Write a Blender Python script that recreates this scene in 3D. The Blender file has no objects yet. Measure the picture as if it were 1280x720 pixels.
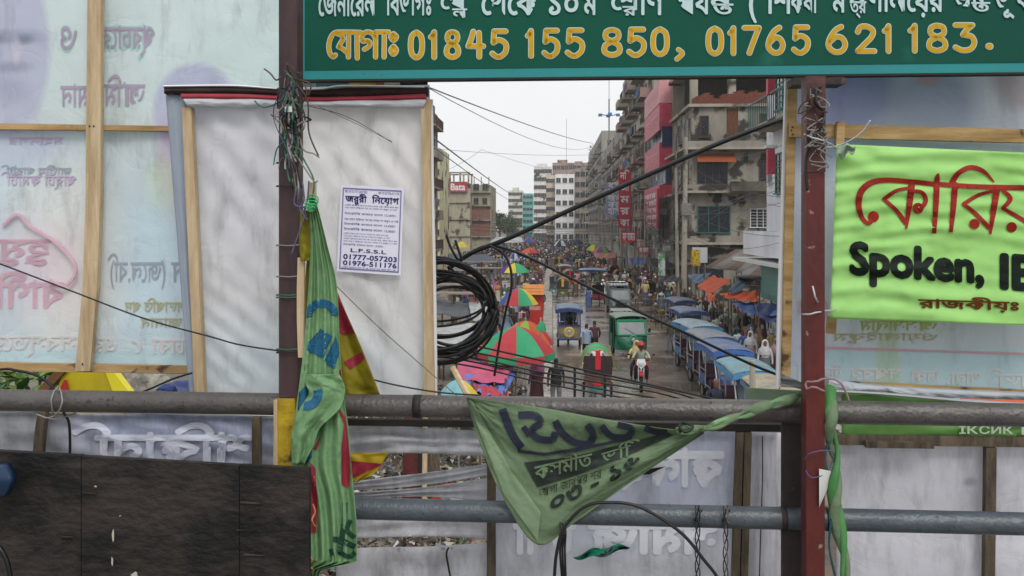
import bpy, bmesh, math, random
from mathutils import Vector, Matrix, noise
random.seed(7)
PI = math.pi
SC = bpy.context.scene
COL = SC.collection

# ------------------------------------------------------------------ camera, world, sun, exposure
F, H, M0 = 1100.0, 5.6, 0.0715          # focal length in photo pixels, eye height, slant of the bridge's rail
cam_d = bpy.data.cameras.new('camera')
cam_d.sensor_width = 36.0
cam_d.lens = 36.0 * F / 1280
cam_d.shift_y = -(360 - 282) / 1280.0
cam_d.clip_start = 0.05
cam_d.clip_end = 6000
cam = bpy.data.objects.new('camera', cam_d)
COL.objects.link(cam)
cam.location = (0, 0, H)
cam.rotation_euler = (PI / 2, 0, 0)
SC.camera = cam
SUN_EL, SUN_AZ = math.radians(48), math.radians(160)
world = bpy.data.worlds.new('World')
SC.world = world
world.use_nodes = True
wn = world.node_tree.nodes
wl = world.node_tree.links
wn.clear()
sky = wn.new('ShaderNodeTexSky')
sky.sky_type = 'NISHITA'
sky.sun_disc = False
sky.sun_elevation = SUN_EL
sky.sun_rotation = SUN_AZ
sky.air_density = 1.0
sky.dust_density = 4.0
bw = wn.new('ShaderNodeRGBToBW')
tc = wn.new('ShaderNodeTexCoord')
nz = wn.new('ShaderNodeTexNoise')
nz.inputs['Scale'].default_value = 2.2
nz.inputs['Detail'].default_value = 5
rmp = wn.new('ShaderNodeMapRange')
rmp.inputs['From Min'].default_value = 0.3
rmp.inputs['From Max'].default_value = 0.7
rmp.inputs['To Min'].default_value = 8.3
rmp.inputs['To Max'].default_value = 9.7
cmb = wn.new('ShaderNodeCombineColor')
mx = wn.new('ShaderNodeMix')
mx.data_type = 'RGBA'
mx.inputs['Factor'].default_value = 0.93
bg = wn.new('ShaderNodeBackground')
bg.inputs['Strength'].default_value = 0.088
wo = wn.new('ShaderNodeOutputWorld')
wl.new(tc.outputs['Generated'], nz.inputs['Vector'])
wl.new(nz.outputs['Fac'], rmp.inputs['Value'])
tint = wn.new('ShaderNodeMix')
tint.data_type = 'RGBA'
tint.blend_type = 'MULTIPLY'
tint.inputs['Factor'].default_value = 1
tint.inputs['B'].default_value = (0.985, 0.99, 1.0, 1)
for k in range(3):
    wl.new(rmp.outputs[0], cmb.inputs[k])
wl.new(cmb.outputs[0], tint.inputs['A'])
wl.new(sky.outputs[0], mx.inputs['A'])
wl.new(tint.outputs['Result'], mx.inputs['B'])
wl.new(mx.outputs['Result'], bg.inputs['Color'])
wl.new(bg.outputs[0], wo.inputs['Surface'])
sun_d = bpy.data.lights.new('sun', 'SUN')
sun_d.energy = 1.3
sun_d.angle = math.radians(25)
sun_d.color = (1, 0.97, 0.93)
sun_o = bpy.data.objects.new('sun', sun_d)
COL.objects.link(sun_o)
sun_o.rotation_euler = (PI / 2 - SUN_EL, 0, PI - SUN_AZ)   # azimuth counted from +Y towards +X, as the sky does
SC.view_settings.view_transform = 'Standard'
SC.view_settings.look = 'None'
SC.view_settings.exposure = 0.42
SC.view_settings.gamma = 1.0
SC.cycles.max_bounces = 6
SC.cycles.diffuse_bounces = 3
SC.cycles.glossy_bounces = 3
SC.cycles.transparent_max_bounces = 8
SC.cycles.volume_bounces = 1
SC.cycles.use_denoising = True

# ------------------------------------------------------------------ helpers
def lin(h):
    if not isinstance(h, str):
        return tuple(h)[:3]
    h = h.lstrip('#')
    r = []
    for k in (0, 2, 4):
        c = int(h[k:k + 2], 16) / 255
        r.append(c / 12.92 if c <= 0.04045 else ((c + 0.055) / 1.055) ** 2.4)
    return tuple(r)

MC = {}
def mat(name, col, rough=0.7, var=0.25, scale=6.0, col2=None, bump=0.0, bscale=30.0, metal=0.0, trans=0.0,
        lo=0.35, hi=0.65, stretch=(1, 1, 1), coord='Object', emit=0, spots=None, spec=0.4, alpha=1.0):
    if name in MC:
        return MC[name]
    m = bpy.data.materials.new(name)
    m.use_nodes = True
    nt = m.node_tree
    n, l = nt.nodes, nt.links
    b = n['Principled BSDF']
    c1 = lin(col)
    c2 = lin(col2) if col2 else tuple(max(0, c * (1 - var)) for c in c1)
    t = n.new('ShaderNodeTexCoord')
    mp = n.new('ShaderNodeMapping')
    mp.inputs['Scale'].default_value = stretch
    l.new(t.outputs[coord], mp.inputs[0])
    z = n.new('ShaderNodeTexNoise')
    z.inputs['Scale'].default_value = scale
    z.inputs['Detail'].default_value = 6
    z.inputs['Roughness'].default_value = 0.65
    l.new(mp.outputs[0], z.inputs['Vector'])
    r = n.new('ShaderNodeMapRange')
    r.inputs['From Min'].default_value = lo
    r.inputs['From Max'].default_value = hi
    l.new(z.outputs['Fac'], r.inputs['Value'])
    x = n.new('ShaderNodeMix')
    x.data_type = 'RGBA'
    x.inputs['A'].default_value = (*c1, 1)
    x.inputs['B'].default_value = (*c2, 1)
    l.new(r.outputs[0], x.inputs['Factor'])
    out = x.outputs['Result']
    if spots:                              # dirt specks: (colour, scale, threshold)
        z2 = n.new('ShaderNodeTexNoise')
        z2.inputs['Scale'].default_value = spots[1]
        z2.inputs['Detail'].default_value = 4
        l.new(t.outputs[coord], z2.inputs['Vector'])
        r2 = n.new('ShaderNodeMapRange')
        r2.inputs['From Min'].default_value = spots[2]
        r2.inputs['From Max'].default_value = spots[2] + 0.06
        l.new(z2.outputs['Fac'], r2.inputs['Value'])
        x2 = n.new('ShaderNodeMix')
        x2.data_type = 'RGBA'
        x2.inputs['B'].default_value = (*lin(spots[0]), 1)
        l.new(out, x2.inputs['A'])
        l.new(r2.outputs[0], x2.inputs['Factor'])
        out = x2.outputs['Result']
    l.new(out, b.inputs['Base Color'])
    b.inputs['Roughness'].default_value = rough
    b.inputs['Metallic'].default_value = metal
    b.inputs['Specular IOR Level'].default_value = spec
    if bump:
        z3 = n.new('ShaderNodeTexNoise')
        z3.inputs['Scale'].default_value = bscale
        z3.inputs['Detail'].default_value = 5
        l.new(mp.outputs[0], z3.inputs['Vector'])
        bp = n.new('ShaderNodeBump')
        bp.inputs['Strength'].default_value = bump
        bp.inputs['Distance'].default_value = 0.02
        l.new(z3.outputs['Fac'], bp.inputs['Height'])
        l.new(bp.outputs[0], b.inputs['Normal'])
    if trans:
        tr = n.new('ShaderNodeBsdfTranslucent')
        l.new(out, tr.inputs['Color'])
        ms = n.new('ShaderNodeMixShader')
        ms.inputs[0].default_value = trans
        o = n['Material Output']
        l.new(b.outputs[0], ms.inputs[1])
        l.new(tr.outputs[0], ms.inputs[2])
        l.new(ms.outputs[0], o.inputs['Surface'])
    if emit:
        b.inputs['Emission Color'].default_value = (*c1, 1)
        b.inputs['Emission Strength'].default_value = emit
    m['paint'] = name
    MC[name] = m
    return m

def V(*a):
    return Vector(a if len(a) > 1 else a[0])

def G(px, py, D):
    """a photo pixel on the plane Y = D - M0*X that runs parallel to the bridge's rail"""
    x = (px - 640) / F
    Y = D / (1 + M0 * x)
    return V(x * Y, Y, H - (py - 282) / F * Y)

BR = math.atan(M0)                        # bridge frame: u along the rail, w outward
ST = 0.0454                               # street frame: turned by this angle
def W(t, s, z=0.0):
    return V(t * math.cos(ST) + s * math.sin(ST), -t * math.sin(ST) + s * math.cos(ST), z)

def gp(px, py):
    s = F * H / (py - 282)
    return (px - 690) / F * s, s

def ts(px, s):
    return (px - 690) / F * s

def zp(py, s):
    return H - (py - 282) / F * s

ROOTM = {}
def prep(o, label, cat, group, kind):
    if label: o['label'] = label
    if cat: o['category'] = cat
    if group: o['group'] = group
    if kind: o['kind'] = kind

def thing(name, label, cat, loc=(0, 0, 0), rz=0.0, group=None, kind=None):
    o = bpy.data.objects.new(name, None)
    o.empty_display_size = 0.2
    COL.objects.link(o)
    o.location = loc
    o.rotation_euler = (0, 0, rz)
    ROOTM[o.name] = (Matrix.Translation(V(loc)) @ Matrix.Rotation(rz, 4, 'Z')).inverted()
    prep(o, label, cat, group, kind)
    return o

class MB:
    def __init__(s):
        s.v, s.f, s.m, s.cur, s.X = [], [], [], 0, None
    def mi(s, k):
        s.cur = k
        return s
    def add(s, vs, fs):
        b = len(s.v)
        for p in vs:
            p = V(p)
            s.v.append(s.X @ p if s.X is not None else p)
        for q in fs:
            s.f.append([b + i for i in q])
            s.m.append(s.cur)
        return s
    def box(s, x0, x1, y0, y1, z0, z1):
        return s.add([(x, y, z) for z in (z0, z1) for y in (y0, y1) for x in (x0, x1)],
                     [(0, 2, 3, 1), (4, 5, 7, 6), (0, 1, 5, 4), (2, 6, 7, 3), (0, 4, 6, 2), (1, 3, 7, 5)])
    def hexa(s, a, b):
        """two quads a, b (front and back) joined into a closed solid"""
        return s.add(list(a) + list(b), [(3, 2, 1, 0), (4, 5, 6, 7), (0, 1, 5, 4), (1, 2, 6, 5), (2, 3, 7, 6), (3, 0, 4, 7)])
    def bar(s, p, q, w, d=None, up=(0, 0, 1)):
        p, q = V(p), V(q)
        d = d or w
        a = (q - p).normalized()
        u = V(up)
        if abs(a.dot(u)) > 0.95:
            u = V(0, 1, 0)
        r = a.cross(u).normalized()
        u = r.cross(a)
        r, u = r * w / 2, u * d / 2
        return s.hexa([p - r - u, p + r - u, p + r + u, p - r + u], [q - r - u, q + r - u, q + r + u, q - r + u])
    def tube(s, pts, r, n=6, cap=True):
        pts = [V(p) for p in pts]
        rs = r if isinstance(r, (list, tuple)) else [r] * len(pts)
        vs, fs = [], []
        ref = None
        for i, p in enumerate(pts):
            a = (pts[min(i + 1, len(pts) - 1)] - pts[max(i - 1, 0)]).normalized()
            if ref is None:
                ref = a.orthogonal().normalized()
            ref = (ref - a * ref.dot(a))
            ref = ref.normalized() if ref.length > 1e-5 else a.orthogonal().normalized()
            e = a.cross(ref)
            for k in range(n):
                th = 2 * PI * k / n
                vs.append(p + (ref * math.cos(th) + e * math.sin(th)) * rs[i])
        for i in range(len(pts) - 1):
            for k in range(n):
                fs.append((i * n + k, i * n + (k + 1) % n, (i + 1) * n + (k + 1) % n, (i + 1) * n + k))
        if cap:
            fs.append(tuple(range(n))[::-1])
            fs.append(tuple(range((len(pts) - 1) * n, len(pts) * n)))
        return s.add(vs, fs)
    def grid(s, fn, nu, nv, thick=None):
        vs = [fn(i / nu, j / nv) for j in range(nv + 1) for i in range(nu + 1)]
        fs = [(j * (nu + 1) + i, j * (nu + 1) + i + 1, (j + 1) * (nu + 1) + i + 1, (j + 1) * (nu + 1) + i)
              for j in range(nv) for i in range(nu)]
        if thick is not None:
            N = len(vs)
            t = V(thick)
            vs = vs + [V(p) + t for p in vs]
            fs = fs + [tuple(N + k for k in q[::-1]) for q in fs]
            ed = [(i, i + 1) for i in range(nu)] + [(j * (nu + 1) + nu, (j + 1) * (nu + 1) + nu) for j in range(nv)]
            ed += [(nv * (nu + 1) + i + 1, nv * (nu + 1) + i) for i in range(nu)] + [((j + 1) * (nu + 1), j * (nu + 1)) for j in range(nv)]
            fs += [(b, a, a + N, b + N) for a, b in ed]
        return s.add(vs, fs)
    def prism(s, poly, x0, x1, tx=0.0):
        """poly of (y, z) pushed from x0 to x1"""
        n = len(poly)
        return s.add([(x0, y, z) for y, z in poly] + [(x1, y, z) for y, z in poly],
                     [tuple(range(n))[::-1], tuple(range(n, 2 * n))] + [(i, (i + 1) % n, n + (i + 1) % n, n + i) for i in range(n)])
    def lathe(s, prof, n=16, c=(0, 0, 0), axis='z', ang=2 * PI):
        vs, fs = [], []
        for r, h in prof:
            for k in range(n):
                th = ang * k / n
                p = (r * math.cos(th), r * math.sin(th), h)
                if axis == 'x': p = (h, r * math.cos(th), r * math.sin(th))
                if axis == 'y': p = (r * math.cos(th), h, r * math.sin(th))
                vs.append(V(p) + V(c))
        for i in range(len(prof) - 1):
            for k in range(n):
                fs.append((i * n + k, i * n + (k + 1) % n, (i + 1) * n + (k + 1) % n, (i + 1) * n + k))
        return s.add(vs, fs)
    def blob(s, c, r, sub=1, jit=0.15, sq=(1, 1, 1)):
        bm = bmesh.new()
        bmesh.ops.create_icosphere(bm, subdivisions=sub, radius=1)
        vs = []
        for q in bm.verts:
            k = r * (1 + random.uniform(-jit, jit))
            vs.append((c[0] + q.co.x * k * sq[0], c[1] + q.co.y * k * sq[1], c[2] + q.co.z * k * sq[2]))
        fs = [[q.index for q in f.verts] for f in bm.faces]
        bm.free()
        return s.add(vs, fs)
    def build(s, name, mats, parent=None, label=None, cat=None, group=None, kind=None, smooth=False, world=False, origin=True):
        if not isinstance(mats, (list, tuple)):
            mats = [mats]
        vs = s.v
        loc = V(0, 0, 0)
        if parent is not None and world:
            r = parent
            while r.parent:
                r = r.parent
            I = ROOTM[r.name]
            vs = [I @ p for p in vs]
        elif parent is None and origin and vs:
            lo = V(min(p.x for p in vs), min(p.y for p in vs), min(p.z for p in vs))
            hi = V(max(p.x for p in vs), max(p.y for p in vs), max(p.z for p in vs))
            loc = V((lo.x + hi.x) / 2, (lo.y + hi.y) / 2, lo.z)
            vs = [p - loc for p in vs]
            ROOTM[name] = None
        me = bpy.data.meshes.new(name)
        me.from_pydata(vs, [], s.f)
        for k in mats:
            me.materials.append(k)
        me.polygons.foreach_set('material_index', s.m)
        if smooth:
            me.polygons.foreach_set('use_smooth', [True] * len(me.polygons))
        me.update()
        o = bpy.data.objects.new(name, me)
        COL.objects.link(o)
        if parent is not None:
            o.parent = parent
        else:
            o.location = loc
            ROOTM[o.name] = Matrix.Translation(loc).inverted()
        prep(o, label, cat, group, kind)
        return o

def piece(name, me, parent, loc=(0, 0, 0), rot=(0, 0, 0), sc=(1, 1, 1)):
    o = bpy.data.objects.new(name, me)
    COL.objects.link(o)
    o.parent = parent
    o.location = loc
    o.rotation_euler = rot
    o.scale = sc
    return o

KIDS = {}
def kids(o):
    return [c for c in bpy.data.objects if c.parent == o]

def dup(root, loc, rz, label=None, group=None, remap=None, tree=None):
    """copy of a thing with copies of its parts and sub-parts"""
    def cp(o, par):
        c = o.copy()
        COL.objects.link(c)
        if par is not None:
            c.parent = par
        if remap and c.type == 'MESH':
            for sl, s0 in zip(c.material_slots, o.material_slots):
                nm = s0.material.get('paint')
                if nm in remap:
                    sl.link = 'OBJECT'
                    sl.material = remap[nm]
        for ch in tree[o.name]:
            cp(ch, c)
        return c
    if tree is None:
        tree = snap(root)
    r = cp(root, None)
    r.location = loc
    r.rotation_euler = (0, 0, rz)
    if label: r['label'] = label
    if group: r['group'] = group
    return r

def snap(root):
    t = {}
    def go(o):
        ch = kids(o)
        t[o.name] = ch
        for c in ch:
            go(c)
    go(root)
    return t

# ---- lettering: glyph outlines of Blender's own built-in font
TCACHE = {}
def glyphs(s, bold):
    k = (s, bold)
    if k in TCACHE:
        return TCACHE[k]
    c = bpy.data.curves.new('lettering', 'FONT')
    c.body = s
    c.size = 1
    c.resolution_u = 3
    if bold:
        c.bevel_depth = bold
        c.bevel_resolution = 0
    o = bpy.data.objects.new('lettering', c)
    COL.objects.link(o)
    dg = bpy.context.evaluated_depsgraph_get()
    dg.update()
    me = o.evaluated_get(dg).to_mesh()
    vs = [(q.co.x, q.co.y, max(0, q.co.z)) for q in me.vertices]
    if bold:                                # keep the front half of the bevel only
        fs = [tuple(p.vertices) for p in me.polygons if all(me.vertices[i].co.z > -1e-5 for i in p.vertices)]
    else:
        fs = [tuple(p.vertices) for p in me.polygons]
    o.evaluated_get(dg).to_mesh_clear()
    bpy.data.objects.remove(o)
    bpy.data.curves.remove(c)
    used = sorted({i for q in fs for i in q})
    ix = {a: b for b, a in enumerate(used)}
    TCACHE[k] = ([vs[i] for i in used], [tuple(ix[i] for i in q) for q in fs])
    return TCACHE[k]

BT, LT = 0.0, 0.0
def ref_heights():
    global BT, LT
    g = glyphs('\u09ae', 0)[0]
    BT = max(p[1] for p in g)
    g = glyphs('0', 0)[0]
    LT = max(p[1] for p in g)
ref_heights()

def letters(mb, s, x0, x1, yb, yt, fn, bold=0.0, latin=False, slope=0.0, cut=0.0, lift=0.0):
    """string s from px x0 to x1, baseline yb, head line yt; fn(px, py, lift) gives the surface point; x0 > x1 mirrors it"""
    vs, fs = glyphs(s, 0)
    if not vs:
        return
    if bold:
        ring = [(0, 0)] + [(bold * .75 * math.cos(PI * k / 4), bold * .75 * math.sin(PI * k / 4)) for k in range(8)]
        nv = len(vs)
        vs = [(p[0] + dx, p[1] + dy, k * .006) for k, (dx, dy) in enumerate(ring) for p in vs]
        fs = [tuple(i + k * nv for i in q) for k in range(9) for q in fs]
    if cut:
        bm = bmesh.new()
        bv = [bm.verts.new((p[0], p[1], p[2])) for p in vs]
        for q in fs:
            try: bm.faces.new([bv[i] for i in q])
            except ValueError: pass
        for _ in range(4):
            eds = [e for e in bm.edges if e.calc_length() > cut]
            if not eds: break
            bmesh.ops.subdivide_edges(bm, edges=eds, cuts=1)
            bmesh.ops.triangulate(bm, faces=bm.faces[:])
        bm.verts.index_update()
        vs = [tuple(q.co) for q in bm.verts]
        fs = [tuple(q.index for q in f.verts) for f in bm.faces]
        bm.free()
    a = min(p[0] for p in vs)
    b = max(p[0] for p in vs)
    hh = LT if latin else BT
    out = []
    for p in vs:
        k = (p[0] - a) / (b - a)
        px = x0 + (x1 - x0) * k
        py = yb + (yt - yb) * p[1] / hh + slope * (px - x0)
        out.append(fn(px, py, lift + (p[2] * 0.02 if bold else 0)))
    mb.add(out, fs)

def plane_fn(D):
    return lambda px, py, l: G(px, py, D - 0.0015 - l)

def fbm(x, y, z=0.0):
    return noise.fractal(V(x, y, z), 1.0, 2.0, 4)

def sheet(quad, D, amp=0.006, sc=3.0, seed=0.0, nu=60, nv=50, folds=None):
    """a cloth stretched on four photo corners (TL, TR, BR, BL) on plane D, with wrinkles"""
    TL, TR, BRr, BL = [V(q[0], q[1], 0) for q in quad]
    def fn(u, v):
        p = TL.lerp(TR, u).lerp(BL.lerp(BRr, u), v)
        d = amp * fbm(u * sc + seed, v * sc * 0.8, seed)
        if folds:
            for (ang, fr, am, ph, cu, cv, rad) in folds:
                k = math.exp(-((u - cu) ** 2 + (v - cv) ** 2) / rad ** 2)
                d += am * k * math.sin((u * math.cos(ang) + v * math.sin(ang)) * fr + ph + 2 * fbm(u * 2, v * 2, 3))
        return G(p.x, p.y, D + d)
    return fn

def on_sheet(quad, fn, lift=.0012):
    """photo pixel -> point lying on the wrinkled sheet"""
    TL, TR, Br, Bl = [V(q[0], q[1], 0) for q in quad]
    def f(px, py, l=0.0):
        u = v = .5
        for _ in range(5):
            p = TL.lerp(TR, u).lerp(Bl.lerp(Br, u), v)
            du = (TR - TL).lerp(Br - Bl, v)
            dv = Bl.lerp(Br, u) - TL.lerp(TR, u)
            ex, ey = px - p.x, py - p.y
            det = du.x * dv.y - du.y * dv.x
            u += (ex * dv.y - ey * dv.x) / det
            v += (du.x * ey - du.y * ex) / det
        q = fn(u, v)
        d = V(math.sin(BR), math.cos(BR), 0)
        return q - d * (lift + l)
    return f

def catenary(a, b, sag, n=14, wob=0.0):
    a, b = V(a), V(b)
    r = []
    for i in range(n + 1):
        k = i / n
        p = a.lerp(b, k)
        p.z -= sag * 4 * k * (1 - k)
        if wob and 0 < i < n:
            p += V(random.uniform(-wob, wob), random.uniform(-wob, wob), random.uniform(-wob, wob))
        r.append(p)
    return r

def spline(pts, n=6):
    pts = [V(p) for p in pts]
    out = []
    for i in range(len(pts) - 1):
        p0, p1, p2, p3 = pts[max(i - 1, 0)], pts[i], pts[i + 1], pts[min(i + 2, len(pts) - 1)]
        for k in range(n):
            t = k / n
            out.append(0.5 * ((2 * p1) + (p2 - p0) * t + (2 * p0 - 5 * p1 + 4 * p2 - p3) * t * t + (3 * p1 - p0 - 3 * p2 + p3) * t ** 3))
    out.append(pts[-1])
    return out

# ------------------------------------------------------------------ materials
wood = mat('pale_wood', '#c9b594', .75, .3, 3, '#a08a68', .25, 60, stretch=(12, 12, 1.2))
wood_h = mat('ochre_wood', '#b89a6c', .75, .3, 3, '#8a6c42', .25, 60, stretch=(1.2, 12, 12), spots=('#4a3420', 14, .62))
wood_d = mat('grey_wood', '#6f6250', .85, .3, 4, '#3f3830', .3, 60, stretch=(10, 10, 2))
cable_m = mat('black_cable', '#141416', .5, .2, 20)
steel_br = mat('brown_steel', '#4a3436', .5, .3, 8, '#2c2024', .15, 40, stretch=(1, 1, .3))
steel_rd = mat('red_oxide_steel', '#5e211c', .55, .3, 7, '#431a18', .2, 40, stretch=(1, 1, .35), spots=('#8b6f64', 38, .66))
steel_dk = mat('dark_steel', '#332926', .65, .3, 9, '#1d1a1b', .2, 50, spots=('#5b3b2a', 25, .66))
pipe_m = mat('painted_pipe', '#53514e', .38, .3, 9, '#454140', .25, 70, spots=('#2a2625', 70, .63), spec=.5)
pipe_g = mat('grey_pipe', '#4b545b', .38, .3, 14, '#40474e', .2, 70, spots=('#2a2b2d', 80, .66), spec=.5)
teal_p = mat('teal_paint', '#1f8688', .6, .1, 3, '#238083', spots=('#1d4548', 40, .7))
green_p = mat('green_paint', '#07513f', .7, .15, 1.6, '#0a4a3d', spots=('#1d5f50', 5, .68), spec=.2)
yell_p = mat('yellow_paint', '#c49a10', .7, .12, 9)
pale_p = mat('pale_paint', '#b9d3d6', .55, .12, 9)
rust_e = mat('rusty_edge', '#2c2a26', .8, .3, 30)

# ------------------------------------------------------------------ the bridge we stand on
mb = MB()
def UV(u, w, z):
    return V(u * math.cos(BR) + w * math.sin(BR), -u * math.sin(BR) + w * math.cos(BR), z)
mb.add([UV(u, w, z) for z in (3.75, 4.0) for w in (-1.6, 2.34) for u in (-9, 9)], [(0, 2, 3, 1), (4, 5, 7, 6), (0, 1, 5, 4), (2, 6, 7, 3), (0, 4, 6, 2), (1, 3, 7, 5)])
mb.build('footbridge_deck', mat('deck_concrete', '#7c7a76', .9, .2, 3, bump=.2), kind='structure')

# rails
def rail(name, label, y640, D, r, x0, x1, m, dents):
    o = thing(name, label, 'pipe rail', G((x0 + x1) / 2, y640, D))
    k = (y640 - 282) / F * D
    a, b = G(x0, 282, D), G(x1, 282, D)
    a.z = b.z = H - k
    MB().tube([a.lerp(b, i / 30) for i in range(31)], r, 20).build('pipe', m, o, smooth=True, world=True)
    for q in dents:
        MB().tube([a.lerp(b, q - .0035), a.lerp(b, q + .0035)], r * 1.035, 20).build('weld_ring', steel_dk, o, smooth=True, world=True)
    return o
rail('top_rail', 'thick mottled grey handrail pipe crossing the whole view below the hoardings', 509.5, 2.30, .0292, -90, 1380, pipe_m, (.44, .77))
rail('lower_rail', 'bluish grey lower pipe passing in front of the torn white sheeting', 640, 2.30, .0283, 360, 1380, pipe_g, (.622, .676))

def post(name, label, quads, D, depth, mats_, cat='post'):
    """quads: (x_left, x_right, y_top, y_bottom, material)"""
    xs = [q for q in quads]
    o = thing(name, label, cat, G((xs[-1][0] + xs[-1][1]) / 2, xs[-1][3], D))
    for (xl, xr, yt, yb, m, nm) in quads:
        k = 1.0
        a = [G(xl, yb, D), G(xr, yb, D), G(xr, yt, D), G(xl, yt, D)]
        dv = V(math.sin(BR), math.cos(BR), 0) * depth
        b = [p + dv for p in a]
        # keep the section constant: the back face goes straight back
        MB().hexa(a, b).build(nm, m, o, world=True)
    return o
post('steel_post', 'dark brown square steel post left of the green signboard, bound with wire', [
    (348.5, 371.5, -60, 497, steel_br, 'shaft'), (346, 368.5, 498, 800, mat('yellow_wrap', '#c0a21c', .6, .3, 9, '#7c6510', .3, 30, spots=('#3a3420', 18, .6)), 'painted_foot')], 2.235, .05, None)
post('red_post', 'dark red painted steel post right of the street gap, holding the lime banner', [
    (1008, 1032, 95, 215, mat('brown_red_steel', '#5a3430', .5, .3, 8, '#3c2426', .15, 40), 'upper_shaft'), (1008, 1031, 215.6, 800, steel_rd, 'shaft')], 2.2, .05, None)
o = thing('dark_column', 'thick blackish steel column behind the red post where the rails are welded', 'column', G(994, 800, 2.27))
for (xl, xr, d0, dd) in ((978, 1003, 2.30, .012), (984, 997, 2.312, .07), (978, 1003, 2.382, .012)):
    a = [G(xl, 800, d0), G(xr, 800, d0), G(xr, 500, d0), G(xl, 500, d0)]
    dv = V(math.sin(BR), math.cos(BR), 0) * dd
    MB().hexa(a, [p + dv for p in a]).build('flange' if dd < .02 else 'web', steel_dk, o, world=True)

# ------------------------------------------------------------------ green signboard
sg = thing('green_signboard', 'green and teal signboard with yellow phone numbers across the top', 'signboard', G(820, 98, 2.45))
def solid(px, D, depth, m, name, par, lift=0.0):
    a = [G(x, y, D - lift) for x, y in px]
    dv = V(math.sin(BR), math.cos(BR), 0) * depth
    return MB().hexa(a, [p + dv for p in a]).build(name, m, par, world=True)
SD = 2.42
solid([(368, 99.5), (1340, 89.5), (1340, -60), (368, -60)], SD, .03, teal_p, 'border_panel', sg)
solid([(381, 88), (1340, 77.5), (1340, -60), (381, -60)], SD - .0015, .001, green_p, 'painted_field', sg)
solid([(368, 102), (1340, 92), (1340, 89.6), (368, 99.6)], SD - .002, .034, rust_e, 'rusty_edge', sg)
solid([(366, 102), (369.5, 102), (369.5, -60), (366, -60)], SD - .002, .034, rust_e, 'rusty_edge', sg)
fnS = plane_fn(SD - .003)
def line(par, mat_, items, fn, bold, name='lettering', latin=False, slope=0, cut=0.0, lift=0.0):
    if cut == 0.0 and par in (globals().get('hb'), globals().get('wp'), globals().get('rb'), globals().get('pa'), globals().get('pc')): cut = .3
    for it in items:
        s, x0, x1, yb, yt = it[:5]
        b = MB()
        letters(b, s, x0, x1, yb, yt, fn, it[5] if len(it) > 5 else bold, it[6] if len(it) > 6 else latin, slope, cut, lift)
        if b.v: b.build(name, mat_, par, world=True)
def stroke(mb, pts, w, D, smooth=5, closed=False, lift=0.0):
    """flat painted brush stroke through photo points (x, y[, width])"""
    P = [(p[0], p[1], p[2] if len(p) > 2 else w) for p in pts]
    S = spline([V(p) for p in P], smooth) if len(P) > 2 and smooth else [V(p) for p in P]
    for i in range(len(S) - 1):
        a, b = S[i], S[i + 1]
        d = V(b.x - a.x, b.y - a.y, 0)
        if d.length < 1e-4: continue
        nn = V(-d.y, d.x, 0).normalized()
        k = lift + (i % 2) * .00005
        mb.add([G(q.x, q.y, D - k) for q in (a + nn * a.z / 2, b + nn * b.z / 2, b - nn * b.z / 2, a - nn * a.z / 2)], [(0, 1, 2, 3)])
    for i, a in enumerate(S):
        r = a.z / 2
        if smooth == 0 and i not in (0, len(S) - 1) and len(S) > 2: pass
        mb.add([G(a.x + r * math.cos(t * PI / 5), a.y + r * math.sin(t * PI / 5), D - lift - .0001 - (i % 3) * .00004) for t in range(10)], [tuple(range(10))])
DIG = {'0': [[(.5, 1), (.12, .85), (.02, .5), (.12, .15), (.5, 0), (.88, .15), (.98, .5), (.88, .85), (.5, 1)]],
       '1': [[(.1, .8), (.5, .88), (.8, 1)], [(.8, 1), (.8, .5), (.8, 0)]],
       '2': [[(.05, .78), (.2, .97), (.55, 1), (.9, .85), (.85, .6), (.45, .3), (.05, .02)], [(.05, .02), (.5, .02), (1, .02)]],
       '3': [[(.05, 1), (.5, 1), (.9, 1)], [(.9, 1), (.6, .8), (.42, .62)], [(.42, .62), (.85, .55), (1, .3), (.8, .05), (.4, 0), (.05, .12)]],
       '4': [[(.35, 1), (.2, .7), (.02, .42)], [(.02, .42), (.5, .42), (1, .42)], [(.72, .95), (.74, .5), (.74, 0)]],
       '5': [[(.95, 1), (.5, 1), (.15, 1)], [(.15, 1), (.12, .75), (.1, .55)], [(.1, .55), (.5, .66), (.95, .5), (.95, .2), (.6, 0), (.3, .0), (.02, .12)]],
       '6': [[(.75, 1), (.4, .85), (.08, .5), (.05, .2), (.4, 0), (.8, .05), (.98, .3), (.8, .55), (.45, .6), (.1, .4)]],
       '7': [[(.02, 1), (.5, 1), (.98, 1)], [(.98, 1), (.65, .5), (.35, 0)]],
       '8': [[(.5, 1), (.15, .92), (.12, .68), (.5, .54), (.92, .38), (.95, .12), (.5, 0), (.05, .12), (.08, .38), (.5, .54), (.88, .68), (.85, .92), (.5, 1)]]}
def numeral(ch, x0, x1, yt, yb):
    for (w, m_, l_, nm) in ((7.4, pale_p, .003, 'numeral_edge'), (5.6, yell_p, .0038, 'numeral')):
        b = MB()
        h = 3.0
        for st in DIG[ch]:
            stroke(b, [(x0 + h + (x1 - x0 - 2 * h) * q[0], yb - h - (yb - yt - 2 * h) * q[1]) for q in st], w, SD, 5, lift=l_)
        b.build(nm, m_, sg, world=True)
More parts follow.
